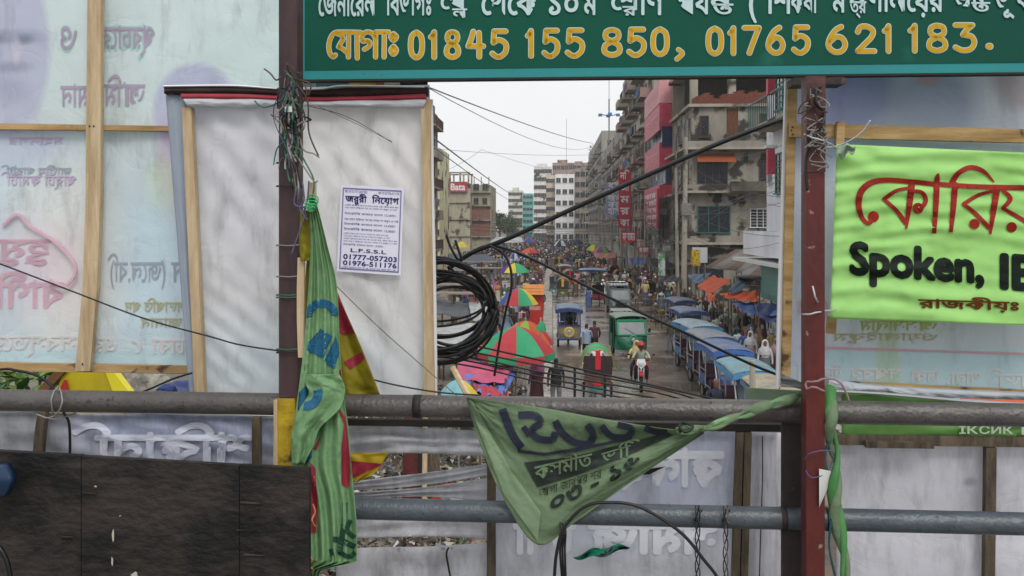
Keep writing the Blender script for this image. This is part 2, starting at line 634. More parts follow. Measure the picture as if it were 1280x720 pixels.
for (ch, x0, x1) in (('0', 510, 531), ('1', 535, 547), ('8', 555, 576), ('4', 582, 607), ('5', 612, 636), ('1', 656, 668), ('5', 677, 700), ('5', 706, 731), ('8', 752, 778), ('5', 783, 808),
                     ('0', 813, 837), ('0', 882, 905), ('1', 909, 921), ('7', 927, 952), ('6', 957, 982), ('5', 989, 1013), ('6', 1032, 1060), ('2', 1068, 1096), ('1', 1102, 1115), ('1', 1134, 1148), ('8', 1158, 1185), ('3', 1190, 1221)):
    k = (x0 - 510) / 711
    numeral(ch, x0, x1, 37.5 - 9.5 * k, 75 - 9.5 * k)
for (w, m_, l_, nm) in ((6.6, pale_p, .003, 'letter_edge'), (4.9, yell_p, .0038, 'painted_letter')):
    Z = lambda q: [(400 + x / 11.636, 28 + y / 11.636) for x, y in q]
    def fin():
        global b
        if b.v: b.build(nm, m_, sg, world=True)
        b = MB()
    b = MB()
    for q in ([(225, 475), (190, 500), (145, 450), (128, 350), (145, 250), (185, 175), (240, 142)], [(240, 142), (400, 142), (590, 146)], [(240, 160), (310, 190), (335, 240), (300, 300), (270, 355)], [(270, 355), (330, 385), (395, 440)], [(415, 150), (415, 300), (413, 505)],
              [(537, 150), (538, 300), (542, 520)], [(805, 225), (765, 165), (700, 138), (640, 160), (608, 215), (625, 275), (690, 268), (728, 300), (705, 355), (645, 392)], [(808, 140), (808, 300), (808, 505)], [(808, 142), (900, 140), (1000, 142)], [(935, 150), (935, 300), (932, 505)],
              [(1070, 165), (1028, 210), (1070, 262), (1112, 210), (1070, 165)], [(1070, 345), (1028, 405), (1070, 465), (1112, 405), (1070, 345)]):
        if q[0] in ((805, 225), (1070, 165), (1070, 345)): fin()
        stroke(b, Z(q), w, SD, 5, lift=l_)
    fin()
    fin()
    stroke(b, [(842, 72), (848, 66), (852, 60)] if 0 else [(848, 62), (853, 67), (846, 74)], w, SD, 4, lift=l_)
    fin()
    stroke(b, [(1236, 58), (1237.5, 58)], w + 2.5, SD, 0, lift=l_)
    b.build(nm, m_, sg, world=True)
Y1 = [] if 1 else [('\u09c7\u09af\u09be\u0997\u09be\u0983', 411, 497, 74.5, 39), ('01845', 539, 634, 73, 37.5), ('155', 656, 732, 71, 36.5), ('850,', 753, 857, 70.5, 36),
      ('01765', 883, 1012, 67.5, 33.5), ('621', 1034, 1115, 66.5, 31), ('183', 1137, 1221, 65, 28.5), ('.', 1232, 1242, 62.5, 28)]
for q in Y1:
    it = (q[0], q[1], q[2], q[3], q[4]) + ((.045, True) if len(q) == 5 else q[5:])
    line(sg, pale_p, [(it[0], it[1] - .2, it[2] + .9, it[3] + .5, it[4] - .4, .06 if it[6] else .062, it[6])], fnS, .06)
    line(sg, yell_p, [it], plane_fn(SD - .0048), .045)
WH = [('\u09c7\u099c\u09a8\u09be\u09c7\u09b0\u09b2', 397, 470, 19.5, -6), ('\u09bf\u09ac\u09ad\u09be\u0997\u0983', 482, 539, 18.5, -6), ('\u09c7\u09aa', 549, 583, 11, -7), ('\u09b2', 565, 584, 22.5, 11),
      ('\u09c7\u09a5\u09c7\u0995', 600, 673, 18, -8), ('\u09e7\u09e6', 686, 723, 18, -7), ('\u09ae', 728, 747, 18, -7), ('\u09c7\u09b6', 762, 800, 12, -8), ('\u09b0', 778, 796, 19, 8), ('\u09bf\u09a3', 798, 830, 18, -8),
      ('\u09aa\u09af', 847, 888, 17, -8), ('\u09a8', 886, 916, 11, -8), ('\u09a4', 890, 917, 18.5, 5), ('(', 936, 946, 17, -12), ('\u09bf\u09b6', 957, 991, 16.5, -9), ('\u0995\u09b7\u09be', 988, 1022, 15.5, -9),
      ('\u09ae', 1039, 1058, 15, -10), ('\u09a8', 1060, 1084, 7, -10), ('\u09a4\u09cd\u09b0', 1062, 1083, 16, 2), ('\u09a3\u09be\u09b2\u09c7\u09af\u09bc\u09b0', 1086, 1180, 14, -10),
      ('\u0985\u09a8', 1192, 1232, 10, -11), ('\u09a4', 1214, 1238, 15, 3), ('\u09ad\u09c2', 1243, 1268, 12.5, -11), ('\u0995\u09a4', 1270, 1312, 12, -11)]
line(sg, pale_p, WH, fnS, .03)

# bracket under the sign on the red post
solid([(992, 106), (1056, 105), (1056, 96), (992, 97)], 2.36, .07, steel_dk, 'plate', thing('sign_bracket', 'short dark steel bracket plate under the signboard on the red post', 'bracket', G(1024, 105, 2.36)))

# ------------------------------------------------------------------ banner cloth with soft colour fields
def banner_mat(name, base, blobs, trans=.55, rough=.55, bump=.15, dirt='#8d8f90', dth=.66):
    """blobs: (centre in world, radius u, radius z, colour, softness, strength) - soft printed fields"""
    m = bpy.data.materials.new(name)
    m.use_nodes = True
    nt = m.node_tree
    n, l = nt.nodes, nt.links
    b = n['Principled BSDF']
    g = n.new('ShaderNodeNewGeometry')
    z = n.new('ShaderNodeTexNoise')
    z.inputs['Scale'].default_value = 2.2
    z.inputs['Detail'].default_value = 3
    l.new(g.outputs['Position'], z.inputs['Vector'])
    c1 = [min(.9, q * 1.42) for q in lin(base)]
    x = n.new('ShaderNodeMix')
    x.data_type = 'RGBA'
    x.inputs['A'].default_value = (*c1, 1)
    x.inputs['B'].default_value = (*[q * .88 for q in c1], 1)
    l.new(z.outputs['Fac'], x.inputs['Factor'])
    out = x.outputs['Result']
    for (c, ru, rz, col, soft, st) in blobs:
        mp = n.new('ShaderNodeMapping')
        mp.vector_type = 'POINT'
        mp.inputs['Location'].default_value = (-c.x / ru, 0, -c.z / rz)
        mp.inputs['Scale'].default_value = (1 / ru, 0, 1 / rz)
        l.new(g.outputs['Position'], mp.inputs[0])
        ln = n.new('ShaderNodeVectorMath')
        ln.operation = 'LENGTH'
        l.new(mp.outputs[0], ln.inputs[0])
        r = n.new('ShaderNodeMapRange')
        r.inputs['From Min'].default_value = 1 + soft
        r.inputs['From Max'].default_value = 1 - soft
        r.inputs['To Max'].default_value = st
        l.new(ln.outputs['Value'], r.inputs['Value'])
        x = n.new('ShaderNodeMix')
        x.data_type = 'RGBA'
        x.inputs['B'].default_value = (*[min(.9, q * 1.42) for q in lin(col)], 1)
        l.new(out, x.inputs['A'])
        l.new(r.outputs[0], x.inputs['Factor'])
        out = x.outputs['Result']
    z2 = n.new('ShaderNodeTexNoise')
    z2.inputs['Scale'].default_value = 5
    z2.inputs['Detail'].default_value = 9
    z2.inputs['Roughness'].default_value = .72
    mp = n.new('ShaderNodeMapping')
    mp.inputs['Scale'].default_value = (3, 3, .8)
    l.new(g.outputs['Position'], mp.inputs[0])
    l.new(mp.outputs[0], z2.inputs['Vector'])
    r2 = n.new('ShaderNodeMapRange')
    r2.inputs['From Min'].default_value = dth - .14
    r2.inputs['From Max'].default_value = dth + .12
    r2.inputs['To Max'].default_value = .45
    l.new(z2.outputs['Fac'], r2.inputs['Value'])
    x = n.new('ShaderNodeMix')
    x.data_type = 'RGBA'
    x.inputs['B'].default_value = (*lin(dirt), 1)
    l.new(out, x.inputs['A'])
    l.new(r2.outputs[0], x.inputs['Factor'])
    out = x.outputs['Result']
    l.new(out, b.inputs['Base Color'])
    b.inputs['Roughness'].default_value = rough
    b.inputs['Specular IOR Level'].default_value = .25
    wv = n.new('ShaderNodeTexNoise')
    wv.inputs['Scale'].default_value = 260
    l.new(g.outputs['Position'], wv.inputs['Vector'])
    bp = n.new('ShaderNodeBump')
    bp.inputs['Strength'].default_value = bump
    bp.inputs['Distance'].default_value = .002
    l.new(wv.outputs['Fac'], bp.inputs['Height'])
    cr = n.new('ShaderNodeTexNoise')
    cr.inputs['Scale'].default_value = 5
    cr.inputs['Detail'].default_value = 5
    cr.inputs['Distortion'].default_value = 1.6
    l.new(g.outputs['Position'], cr.inputs['Vector'])
    ab = n.new('ShaderNodeMath')
    ab.operation = 'SUBTRACT'
    ab.inputs[1].default_value = .5
    l.new(cr.outputs['Fac'], ab.inputs[0])
    a2 = n.new('ShaderNodeMath')
    a2.operation = 'ABSOLUTE'
    l.new(ab.outputs[0], a2.inputs[0])
    a3 = n.new('ShaderNodeMath')
    a3.operation = 'POWER'
    a3.inputs[1].default_value = .6
    l.new(a2.outputs[0], a3.inputs[0])
    b2 = n.new('ShaderNodeBump')
    b2.inputs['Strength'].default_value = .22
    b2.inputs['Distance'].default_value = .02
    l.new(a3.outputs[0], b2.inputs['Height'])
    l.new(b2.outputs[0], bp.inputs['Normal'])
    l.new(bp.outputs[0], b.inputs['Normal'])
    tr = n.new('ShaderNodeBsdfTranslucent')
    l.new(out, tr.inputs['Color'])
    ms = n.new('ShaderNodeMixShader')
    ms.inputs[0].default_value = trans
    l.new(b.outputs[0], ms.inputs[1])
    l.new(tr.outputs[0], ms.inputs[2])
    l.new(ms.outputs[0], n['Material Output'].inputs['Surface'])
    return m

def BL(px, py, rx, ry, D, col, soft=.3, st=1.0):
    c = G(px, py, D)
    k = D / F
    return (c, rx * k, ry * k, col, soft, st)

def ink(name, col, trans=.55):
    return mat('ink_' + name, [min(.9, q * 1.3) for q in lin(col)], .6, .08, 8, trans=trans, spec=.2)

# --- large pale hoarding, left
D1 = 2.66
hb = thing('left_hoarding', 'large pale green and white see-through banner on a wooden frame at left', 'banner', G(170, 465, D1))
bm1 = banner_mat('hoarding_print', '#c3ccd2', [
    BL(210, 40, 330, 150, D1, '#c6d3cf', .35, .7), BL(330, 60, 120, 60, D1, '#c4d3d1', .5, .6), BL(20, 205, 95, 45, D1, '#c0ccdc', .5, .8),
    BL(10, 60, 57, 112, D1, '#b3b6c6', .09, .85), BL(0, 178, 90, 40, D1, '#b5bac8', .3, .6), BL(13, 46, 46, 9, D1, '#9399ab', .45, .55), BL(28, 49, 14, 6, D1, '#808799', .5, .6), BL(-8, 49, 14, 6, D1, '#808799', .5, .6),
    BL(12, 84, 26, 7, D1, '#9096a6', .5, .55), BL(14, 112, 22, 18, D1, '#a3a8b8', .5, .5), BL(20, 62, 6, 16, D1, '#c9c6d2', .5, .7),
    BL(245, 140, 55, 62, D1, '#b4b6c8', .08, .85), BL(215, 210, 20, 60, D1, '#b9a9bd', .3, .7), BL(205, 235, 22, 40, D1, '#c4d8bd', .4, .6),
    BL(180, 340, 62, 95, D1, '#bccadb', .25, .9), BL(90, 330, 60, 110, D1, '#cfccc6', .5, .7), BL(40, 330, 70, 60, D1, '#cfc2cf', .5, .4), BL(60, 250, 45, 40, D1, '#ccd8d3', .5, .6),
    BL(130, 560, 900, 128, D1, '#b4c6cb', .02, .9)], .5)
fn1 = sheet([(-70, -70), (352, -70), (352, 470), (-70, 462)], D1, .010, 5, 1.0, folds=[(.9, 26, .006, 0, .8, .1, .25), (1.1, 22, .004, 1, .5, .8, .3)])
MB().grid(fn1, 70, 80, V(0, .0012, 0)).build('cloth', bm1, hb, smooth=True, world=True)
Q1 = [(-70, -70), (352, -70), (352, 470), (-70, 462)]
fh = on_sheet(Q1, fn1, .001)
fh2 = on_sheet(Q1, fn1, .0022)
lil = ink('lilac', '#c3bacb')
line(hb, ink('pale', '#bfdcd6'), [('\u0993', 97, 76, 66, 33, .05), ('\u09aa\u09cd\u09b0\u099a\u09be\u09b0', 194, 126, 62, 34, .06)], fh, .05)
line(hb, lil, [('\u0993', 97, 76, 64, 34), ('\u09aa\u09cd\u09b0\u099a\u09be\u09c7\u09b0', 194, 126, 60, 35), ('\u0986\u09bf\u09ae', 182, 130, 132, 106), ('\u09ae\u09be\u09a8', 112, 76, 133, 108)], fh2, .022)
pk = ink('pink', '#d6c0ca')
line(hb, pk, [('\u09b9\u09c1\u09ae\u09c1', 66, -6, 322, 300), ('\u09ac\u09be\u09a3\u09c0', 82, -8, 384, 354)], fh2, .035)
ring = MB()
pts = [(4, 282), (22, 268), (38, 283), (66, 300), (90, 324), (94, 342), (80, 358), (62, 350)]
ring.tube([G(x, y, D1 - .015) for x, y in [(q.x, q.y) for q in spline([(a, b, 0) for a, b in pts], 6)]], .006, 4).build('lettering', pk, hb, world=True)
gy = ink('greyblue', '#b9c0ca')
line(hb, gy, [('(\u099c\u09c7\u09b2.\u09ac\u09bf)', 207, 135, 352, 328), ('\u09a8', 234, 214, 352, 328), ('\u099c\u09be\u09a4\u09c0\u09af\u09bc \u09aa\u09be\u09b0\u09cd\u099f\u09bf', 90, 2, 218, 210)], fh2, .012)
line(hb, ink('straw', '#c5c3a0'), [('\u09b8\u09ad\u09be\u09aa\u09bf\u09a4 \u09aa\u09a6', 232, 156, 390, 378), ('\u099c\u09be\u09a8\u09be\u09a8', 228, 176, 409, 398)], fh2, .02)
line(hb, ink('paleroom', '#cfc3d6'), [('\u09aa\u09be\u09b0\u09cd\u099f\u09bf \u0995\u09ae\u09bf\u099f\u09bf', 96, 2, 232, 220), ('\u09ae\u09b9\u09be\u09a8\u0997\u09b0', 80, 10, 180, 172)], fh2, .012)
line(hb, ink('white', '#e4edf0'), [('\u09a2\u09be\u0995\u09be', 232, 190, 442, 424), ('\u09eb', 177, 161, 442, 424), ('\u098f\u09b0', 146, 116, 440, 422), ('\u09b8\u09ac\u09b8\u09cd\u09a4\u09c7\u09b0\u09b0', 96, -30, 438, 420)], fh2, .03)
def batten(par, px, D, depth, m, name='batten'):
    return solid(px, D, depth, m, name, par)
batten(hb, [(0 - 70, 463.5), (240, 466.5), (240, 458.5), (-70, 452.5)], D1 - .03, .028, wood_h)
batten(hb, [(-70, 161), (216, 163.5), (216, 157.5), (-70, 153)], D1 - .028, .026, wood_h)
def bent(par, pts, D, depth, m, name='batten'):
    """pts: rows (x_left, x_right, y)"""
    mb = MB()
    dv = V(math.sin(BR), math.cos(BR), 0) * depth
    n = len(pts)
    vs = []
    for (a, b, y) in pts:
        p, q = G(a, y, D), G(b, y, D)
        vs += [p, q, q + dv, p + dv]
    fs = [(0, 1, 2, 3), tuple(range(4 * n - 4, 4 * n))[::-1]]
    for i in range(n - 1):
        for k in range(4):
            fs.append((4 * i + k, 4 * i + 4 + k, 4 * i + 4 + (k + 1) % 4, 4 * i + (k + 1) % 4))
    mb.add(vs, fs)
    return mb.build(name, m, par, world=True)
bent(hb, [(110, 127, -60), (108.5, 126, 60), (107.5, 125.5, 160), (107, 125.5, 240), (105.5, 123.5, 300), (103, 121, 360), (97, 115, 430), (94, 112, 464)], D1 - .05, .02, wood)
for k, (x, y) in enumerate(((112, 157.5), (117, 157.5), (103, 455))):
    MB().tube([G(x, y, D1 - .053), G(x, y, D1 - .048)], .0028, 6).build('nail', steel_dk, hb, world=True)

# --- white panel with the notice
D2 = 2.50
wp = thing('cloth_screen', 'plain white cloth panel in a wooden frame with red hem beside the street gap', 'banner', G(380, 495, D2))
bm2 = banner_mat('panel_cloth', '#d2d1d4', [BL(300, 200, 80, 160, D2, '#cbcbd3', .5, .6), BL(470, 180, 90, 80, D2, '#d3d0d0', .5, .7), BL(300, 460, 200, 60, D2, '#c3cbd3', .5, .7), BL(218, 330, 14, 200, D2, '#bcc6d2', .3, .8)], .55)
fn2 = sheet([(208, 112), (537, 106), (543, 500), (239, 500)], D2, .008, 5, 4.0, nu=80, nv=90,
            folds=[(-.7, 60, .007, 0, .35, .25, .22), (-.75, 48, .009, 1, .6, .75, .3), (-.75, 70, .006, 0, .85, .25, .2), (.2, 50, .006, .5, .3, .1, .2), (1.5, 60, .005, 0, .5, .02, .25), (-.95, 90, .0035, 0, .2, .8, .2), (.6, 44, .005, 2, .2, .5, .15)])
MB().grid(fn2, 90, 100, V(0, .0012, 0)).build('cloth', bm2, wp, smooth=True, world=True)
fn2b = sheet([(207, 118), (232, 116), (252, 500), (237, 500)], D2 - .012, .006, 6, 7.0, folds=[(0, 12, .006, 0, .5, .3, .5)])
MB().grid(fn2b, 8, 60, V(0, .0012, 0)).build('folded_edge', mat('blue_white_cloth', '#a9b5c4', .6, .1, 3, trans=.3), wp, smooth=True, world=True)
gh = ink('faint', '#dadadf', .5)
fw = on_sheet([(208, 112), (537, 106), (543, 500), (239, 500)], fn2, .0012)
bent(wp, [(227, 239, 134), (231, 243, 220), (236, 248, 330), (240, 252, 420), (243, 255.5, 500)], D2 - .036, .022, wood)
bent(wp, [(526, 538, 124), (527.5, 538, 220), (529, 540, 330), (530, 541.5, 420), (530, 543, 500)], D2 - .036, .022, wood)
bent(wp, [(538.5, 540.5, 124), (538.5, 541.5, 220), (540.5, 544, 330), (542, 545.5, 420), (543.5, 546, 500)], D2 - .02, .012, mat('white_cloth_edge', '#d9dbde', .6, .1, 5), 'cloth_edge')
bar_m = mat('dark_brown_bar', '#3a2a24', .7, .3, 20, '#20191a')
def curve_strip(par, top, bot, D, m, name, amp=.003, thick=.012, seed=0, n=40):
    """a strip between two polylines of photo points with the same number of points"""
    T = spline([(x, y, 0) for x, y in top], n // max(1, len(top) - 1))
    B = spline([(x, y, 0) for x, y in bot], n // max(1, len(bot) - 1))
    N = len(T) - 1
    def fn(u, v):
        i = min(N, round(u * N))
        p = T[i].lerp(B[i], v)
        return G(p.x, p.y, D + amp * fbm(p.x * .03 + seed, p.y * .06, seed) - .006 * math.sin(v * PI))
    return MB().grid(fn, N, 6, V(0, thick, 0)).build(name, m, par, smooth=False, world=True)
curve_strip(wp, [(205, 108.5), (290, 108), (350, 111), (400, 112), (440, 109.5), (535, 108.5)], [(205, 117), (290, 117), (350, 119), (400, 121), (440, 120), (535, 119)], D2 - .03, bar_m, 'top_bar', thick=.03)
curve_strip(wp, [(204, 106.5), (290, 105.5), (350, 110), (400, 110), (430, 106), (530, 107.5)], [(204, 109), (290, 108.5), (350, 112), (400, 112.3), (430, 109), (530, 110)], D2 - .034, mat('white_hem', '#dcdde0', .6, .1, 5), 'white_hem')
curve_strip(wp, [(226, 117), (300, 117.5), (350, 120), (400, 121.5), (450, 120.5), (532, 117)], [(228, 124), (300, 124), (350, 125.5), (400, 127), (450, 126), (533, 125)], D2 - .040, mat('red_ribbon', '#a83848', .55, .15, 8, trans=.2), 'red_stripe')
curve_strip(wp, [(229, 123.5), (300, 123.5), (350, 125), (400, 126.5), (450, 125.5), (533, 124)], [(234, 133), (300, 134.5), (350, 132), (400, 133), (450, 134), (529, 134.5)], D2 - .041, mat('white_fold', '#c9ccd2', .5, .15, 6, trans=.2), 'white_fold', amp=.008)
MB().tube([G(398, 133, D2 - .03), G(440, 152, D2 - .03), G(490, 177, D2 - .02)], .0008, 4).build('loose_thread', cable_m, wp, world=True)
# rolled cloth over the panel
rc = thing('cloth_roll', 'folded teal, yellow and black cloth lying behind the white panel top under the signboard', 'cloth', G(450, 108, 2.62))
for (a, b, c, nm) in ((366, 395, '#9fc3c4', 'fold'), (395, 436, '#4d8588', 'fold'), (436, 470, '#d0a824', 'fold'), (470, 480, '#b84a2a', 'fold'), (480, 500, '#c9c2b4', 'fold'), (500, 534, '#1d2022', 'fold')):
    MB().grid(lambda u, v, a=a, b=b: G(a + (b - a) * u, 97 + 12 * v + 1.5 * math.sin(u * 5), 2.62 - .02 * math.sin(v * PI)), 8, 8, V(0, .02, 0)).build(nm, mat('roll_' + c[1:], c, .7, .3, 30), rc, world=True)

# notice
npx = [(425, 344.5), (502, 343), (505, 235), (428, 231)]
nt_ = thing('paper_notice', 'white paper job notice with blue Bengali print stuck on the white panel', 'notice', G(464, 344, D2 - .02))
DN = D2 - .016
def nfn(u, v, l=0):
    TL, TR, BR_, BLf = V(426, 231, 0), V(505, 235, 0), V(501, 344.5, 0), V(421, 339, 0)
    p = TL.lerp(TR, u).lerp(BLf.lerp(BR_, u), v)
    return G(p.x, p.y, DN - l - .004 * math.sin(u * 3) * v)
MB().grid(lambda u, v: nfn(u, v), 10, 12, V(0, .0006, 0)).build('paper', mat('notice_paper', '#dddcec', .7, .05, 3), nt_, world=True)
nblue = mat('notice_ink', '#38368a', .7, .2, 30)
for q in ((.035, .965, .03, .045), (.035, .965, .955, .97), (.035, .052, .045, .955), (.948, .965, .045, .955)):
    MB().grid(lambda u, v, q=q: nfn(q[0] + (q[1] - q[0]) * u, q[2] + (q[3] - q[2]) * v, .0012), 8, 4).build('border_line', mat('notice_border', '#7476a8', .7, .2, 30), nt_, world=True)
nf2 = lambda x, y, l: nfn(x, y, .0013)
rows = [('\u099c\u09b0\u09c1\u09b0\u09c0', .08, .42, .19, .125, .03, False), ('\u09bf\u09a8\u09c7\u09af\u09bc\u09be\u0997', .5, .93, .19, .125, .03, False),
        ('\u09ab\u09cb\u09a8 01777-057203', .07, .42, .085, .06, .0, False), ('\u09ab\u09cb\u09a8 01976-511176', .6, .93, .085, .06, 0, False), ('L.F.S.S.L', .2, .76, .765, .725, .02, True),
        ('01777-057203', .09, .93, .85, .795, .03, True), ('01976-511176', .09, .93, .92, .868, .03, True)]
small = ['\u098f\u0995\u099f\u09be \u0995\u09be\u099c\u09c7\u09b0 \u099c\u09a8 \u09b2\u09cb\u0995 \u09a8\u09c7\u0993\u09af\u09bc\u09be \u09b9\u09ac\u09c7 \u0986\u099c \u0995\u09be\u09b2 \u09aa\u09b0', '\u09a8\u09be\u09ae \u09ac\u09af\u09bc\u09b8 \u09a0\u09bf\u0995\u09be\u09a8\u09be \u09b8\u09b9 \u09af\u09cb\u0997\u09be\u09af\u09cb\u0997 \u0995\u09b0\u09c1\u09a8 \u098f\u0996\u09a8\u0987',
         '\u0987\u09b2\u09c7\u0995\u099f\u09bf\u0995 \u0995\u09be\u099c\u09c7\u09b0 \u09ac\u09c7\u09a4\u09a8 12,000/-']
for k, (y, hgt, w, i) in enumerate(((.235, .014, .92, 0), (.265, .014, .9, 1), (.335, .02, .9, 2), (.40, .02, .93, 1), (.455, .02, .9, 2), (.515, .022, .9, 2), (.56, .012, .78, 0), (.59, .012, .8, 1), (.62, .012, .92, 0), (.65, .012, .92, 1), (.69, .016, .72, 2), (.95, .012, .92, 0))):
    rows.append((small[i], .08, w, y, y - hgt, 0.0, False))
for (s, a, b, yb, yt, bo, lt) in rows:
    line(nt_, nblue, [(s, a, b, yb, yt, bo, lt)], nf2, bo)

# --- right hoarding
D3 = 2.56
rb = thing('right_hoarding', 'pale blue see-through banner on an ochre wooden frame behind the lime banner', 'banner', G(1150, 495, D3))
bm3 = banner_mat('right_print', '#bcc0c6', [
    BL(1075, 110, 42, 55, D3, '#7c86a2', .3, .75), BL(1025, 150, 60, 60, D3, '#9ba0bc', .4, .7), BL(1165, 135, 52, 48, D3, '#8b95a6', .25, .7), BL(1160, 98, 14, 10, D3, '#a99aa0', .2, .8),
    BL(1290, 92, 45, 45, D3, '#a7a0a4', .2, .8), BL(1140, 180, 60, 28, D3, '#9aa6a8', .25, .7), BL(1150, 190, 200, 40, D3, '#b5bfcb', .5, .5),
    BL(1200, 560, 900, 122, D3, '#aec0c5', .015, .9), BL(1005, 300, 22, 260, D3, '#b7bbc8', .4, .8), BL(1110, 460, 14, 60, D3, '#a9b9a4', .3, .6)], .5)
fn3 = sheet([(982, 80), (1350, 80), (1350, 500), (977, 484)], D3, .007, 5, 9.0)
MB().grid(fn3, 60, 60, V(0, .0012, 0)).build('cloth', bm3, rb, smooth=True, world=True)
fr_ = on_sheet([(982, 80), (1350, 80), (1350, 500), (977, 484)], fn3, .0012)
line(rb, ink('yellowgreen', '#c3ca8e'), [('\u0986\u09b8\u09b8\u09be\u09b2\u09be\u09ae', 1172, 1074, 413, 401)], fr_, .03)
line(rb, ink('straw', '#c5c3a0'), [('\u0993\u09af\u09bc\u09be\u09b2\u09be\u0987\u0995\u09c1\u09ae', 1172, 1040, 426, 417)], fr_, .01)
line(rb, ink('pink', '#cdaebd'), [('(\u0986\u09ac', 1035, 996, 392, 376)], fr_, .02)
solid([(1000, 435), (1350, 446), (1350, 443), (1000, 432)], D3 - .009, .001, ink('rose', '#d5b3bb'), 'printed_stripe', rb)
line(rb, ink('white', '#e4edf0'), [('\u09b2\u09c0\u09a8', 1052, 1030, 471, 460), ('\u09b8\u09aa\u09ac\u09b0', 1128, 1062, 474, 461), ('\u09a2\u09be\u0995\u09be', 1174, 1137, 477, 464), ('\u09a5\u09be\u09a8\u09be,', 1226, 1183, 480, 466), ('\u09ac\u09be\u09a1\u09bf', 1300, 1234, 483, 468)], fr_, .02)
line(rb, ink('white', '#e4edf0'), [('|', 1000, 997, 470, 455)], fr_, .02)
bent(rb, [(985, 997, 104), (983, 994, 200), (980.5, 991.5, 320), (979, 990, 400), (977, 988, 482)], D3 - .034, .025, wood_h)
bent(rb, [(982, 985.3, 100), (979, 983.2, 200), (975, 980.8, 320), (972.5, 979.2, 400), (971, 977.2, 484)], D3 - .02, .016, mat('white_cloth_edge', '#d9dbde', .6, .1, 5), 'cloth_edge')
batten(rb, [(988, 171), (1350, 180), (1350, 163), (988, 154)], D3 - .058, .022, wood_h)
batten(rb, [(1044, 484), (1350, 501), (1350, 492), (1044, 477)], D3 - .034, .025, wood_h)
batten(rb, [(1045, 185), (1055, 185), (1057, 152), (1047, 152)], D3 - .079, .02, wood_h)
batten(rb, [(1034.5, 417), (1045, 417), (1046, 396), (1036, 396)], D3 - .079, .02, wood_h)
for (x, y) in ((991, 159), (991, 168), (989, 163)):
    MB().tube([G(x, y, D3 - .061), G(x, y, D3 - .056)], .0025, 6).build('nail', steel_dk, rb, world=True)

# --- lime banner
D4 = 2.40
lb = thing('lime_banner', 'bright lime cloth banner with red Bengali and black lettering at right', 'banner', G(1160, 408, D4))
lime = mat('lime_cloth', '#bdf098', .6, .1, 3, '#aee386', .05, 200, trans=.35, spec=.2)
fn4 = sheet([(1046, 180), (1350, 194), (1350, 409), (1038, 398)], D4, .007, 5, 13.0, folds=[(1.45, 60, .004, 0, .3, .05, .5), (1.6, 50, .004, 1, .2, .9, .4), (.1, 60, .005, 0, .05, .5, .25), (1.3, 90, .0022, 0, .1, .4, .4), (1.75, 75, .002, 2, .7, .3, .4), (-1.0, 40, .004, 0, .1, .05, .15), (1.5, 34, .002, 0, .6, .5, .6)])
MB().grid(fn4, 90, 70, V(0, .001, 0)).build('cloth', lime, lb, smooth=True, world=True)
def fn4px(px, py, l=0.0):
    v = (py - (180 + (px - 1046) * .046)) / (218 - (px - 1046) * .01)
    u = (px - (1046 - 8 * v)) / (304 + 8 * v)
    p = fn4(u, v)
    return p - V(0, .0022 + l, 0)
redp = mat('red_print', '#a32c22', .6, .15, 10, trans=.25, spec=.2)
blkp = mat('black_print', '#15201a', .6, .15, 10, trans=.15, spec=.2)
brnp = mat('brown_print', '#6e3a14', .6, .15, 10, trans=.2, spec=.2)
b = MB()
def Zr(q, dx=0): return [(960 + p[0] / 2.666 + dx, 150 + p[1] / 2.666) + ((p[2] / 2.666,) if len(p) > 2 else ()) for p in q]
def strokeL(q, w, sm=5):
    P = [V(p[0], p[1], p[2] if len(p) > 2 else w) for p in Zr(q)]
    S = spline(P, sm) if len(P) > 2 else [P[0].lerp(P[1], k / 6) for k in range(7)]
    for i in range(len(S) - 1):
        a, c = S[i], S[i + 1]
        d = V(c.x - a.x, c.y - a.y, 0)
        if d.length < 1e-4: continue
        nn = V(-d.y, d.x, 0).normalized()
        b.add([fn4px(r_.x, r_.y, .0006 + (i % 2) * .00005) for r_ in (a + nn * a.z / 2, c + nn * c.z / 2, c - nn * c.z / 2, a - nn * a.z / 2)], [(0, 1, 2, 3)])
        b.add([fn4px(a.x + a.z / 2.1 * math.cos(t * PI / 4), a.y + a.z / 2.1 * math.sin(t * PI / 4), .0008 + (i % 3) * .00005) for t in range(8)], [tuple(range(8))])
def dot(x, y, r):
    x, y = Zr([(x, y)])[0]
    b.add([fn4px(x + r * math.cos(t * PI / 7), y + r * math.sin(t * PI / 7), .001) for t in range(14)], [tuple(range(14))])
strokeL([(352, 322, 18), (335, 344, 14), (312, 325, 16), (301, 285, 20), (308, 240, 22), (340, 210, 20), (390, 200, 17), (470, 205, 16), (556, 214, 16)], 7)
dot(350, 322, 7)
strokeL([(385, 264, 14), (425, 236, 12), (468, 226, 10)], 5)
strokeL([(385, 264, 12), (425, 300, 14), (460, 345, 16)], 5)
strokeL([(478, 212, 22), (470, 280, 20), (459, 362, 8)], 8)
strokeL([(480, 236, 12), (512, 242, 14), (524, 270, 16), (505, 300, 12)], 5)
dot(498, 294, 7)
strokeL([(566, 180, 6), (562, 200, 18), (558, 280, 19), (552, 378, 14)], 7)
strokeL([(570, 214, 16), (700, 222, 16), (856, 226, 18)], 6)
b.build('painted_letter', redp, lb, world=True)
b = MB()
strokeL([(622, 215, 20), (616, 290, 19), (608, 374, 12)], 7)
strokeL([(610, 212, 20), (632, 178, 17), (672, 158, 16), (715, 170, 14), (752, 207, 5)], 6)
strokeL([(650, 280, 14), (700, 250, 12), (752, 236, 10)], 5)
strokeL([(650, 280, 12), (690, 312, 14), (738, 362, 15)], 5)
strokeL([(762, 226, 22), (750, 300, 20), (739, 380, 8)], 8)
dot(686, 346, 6.5)
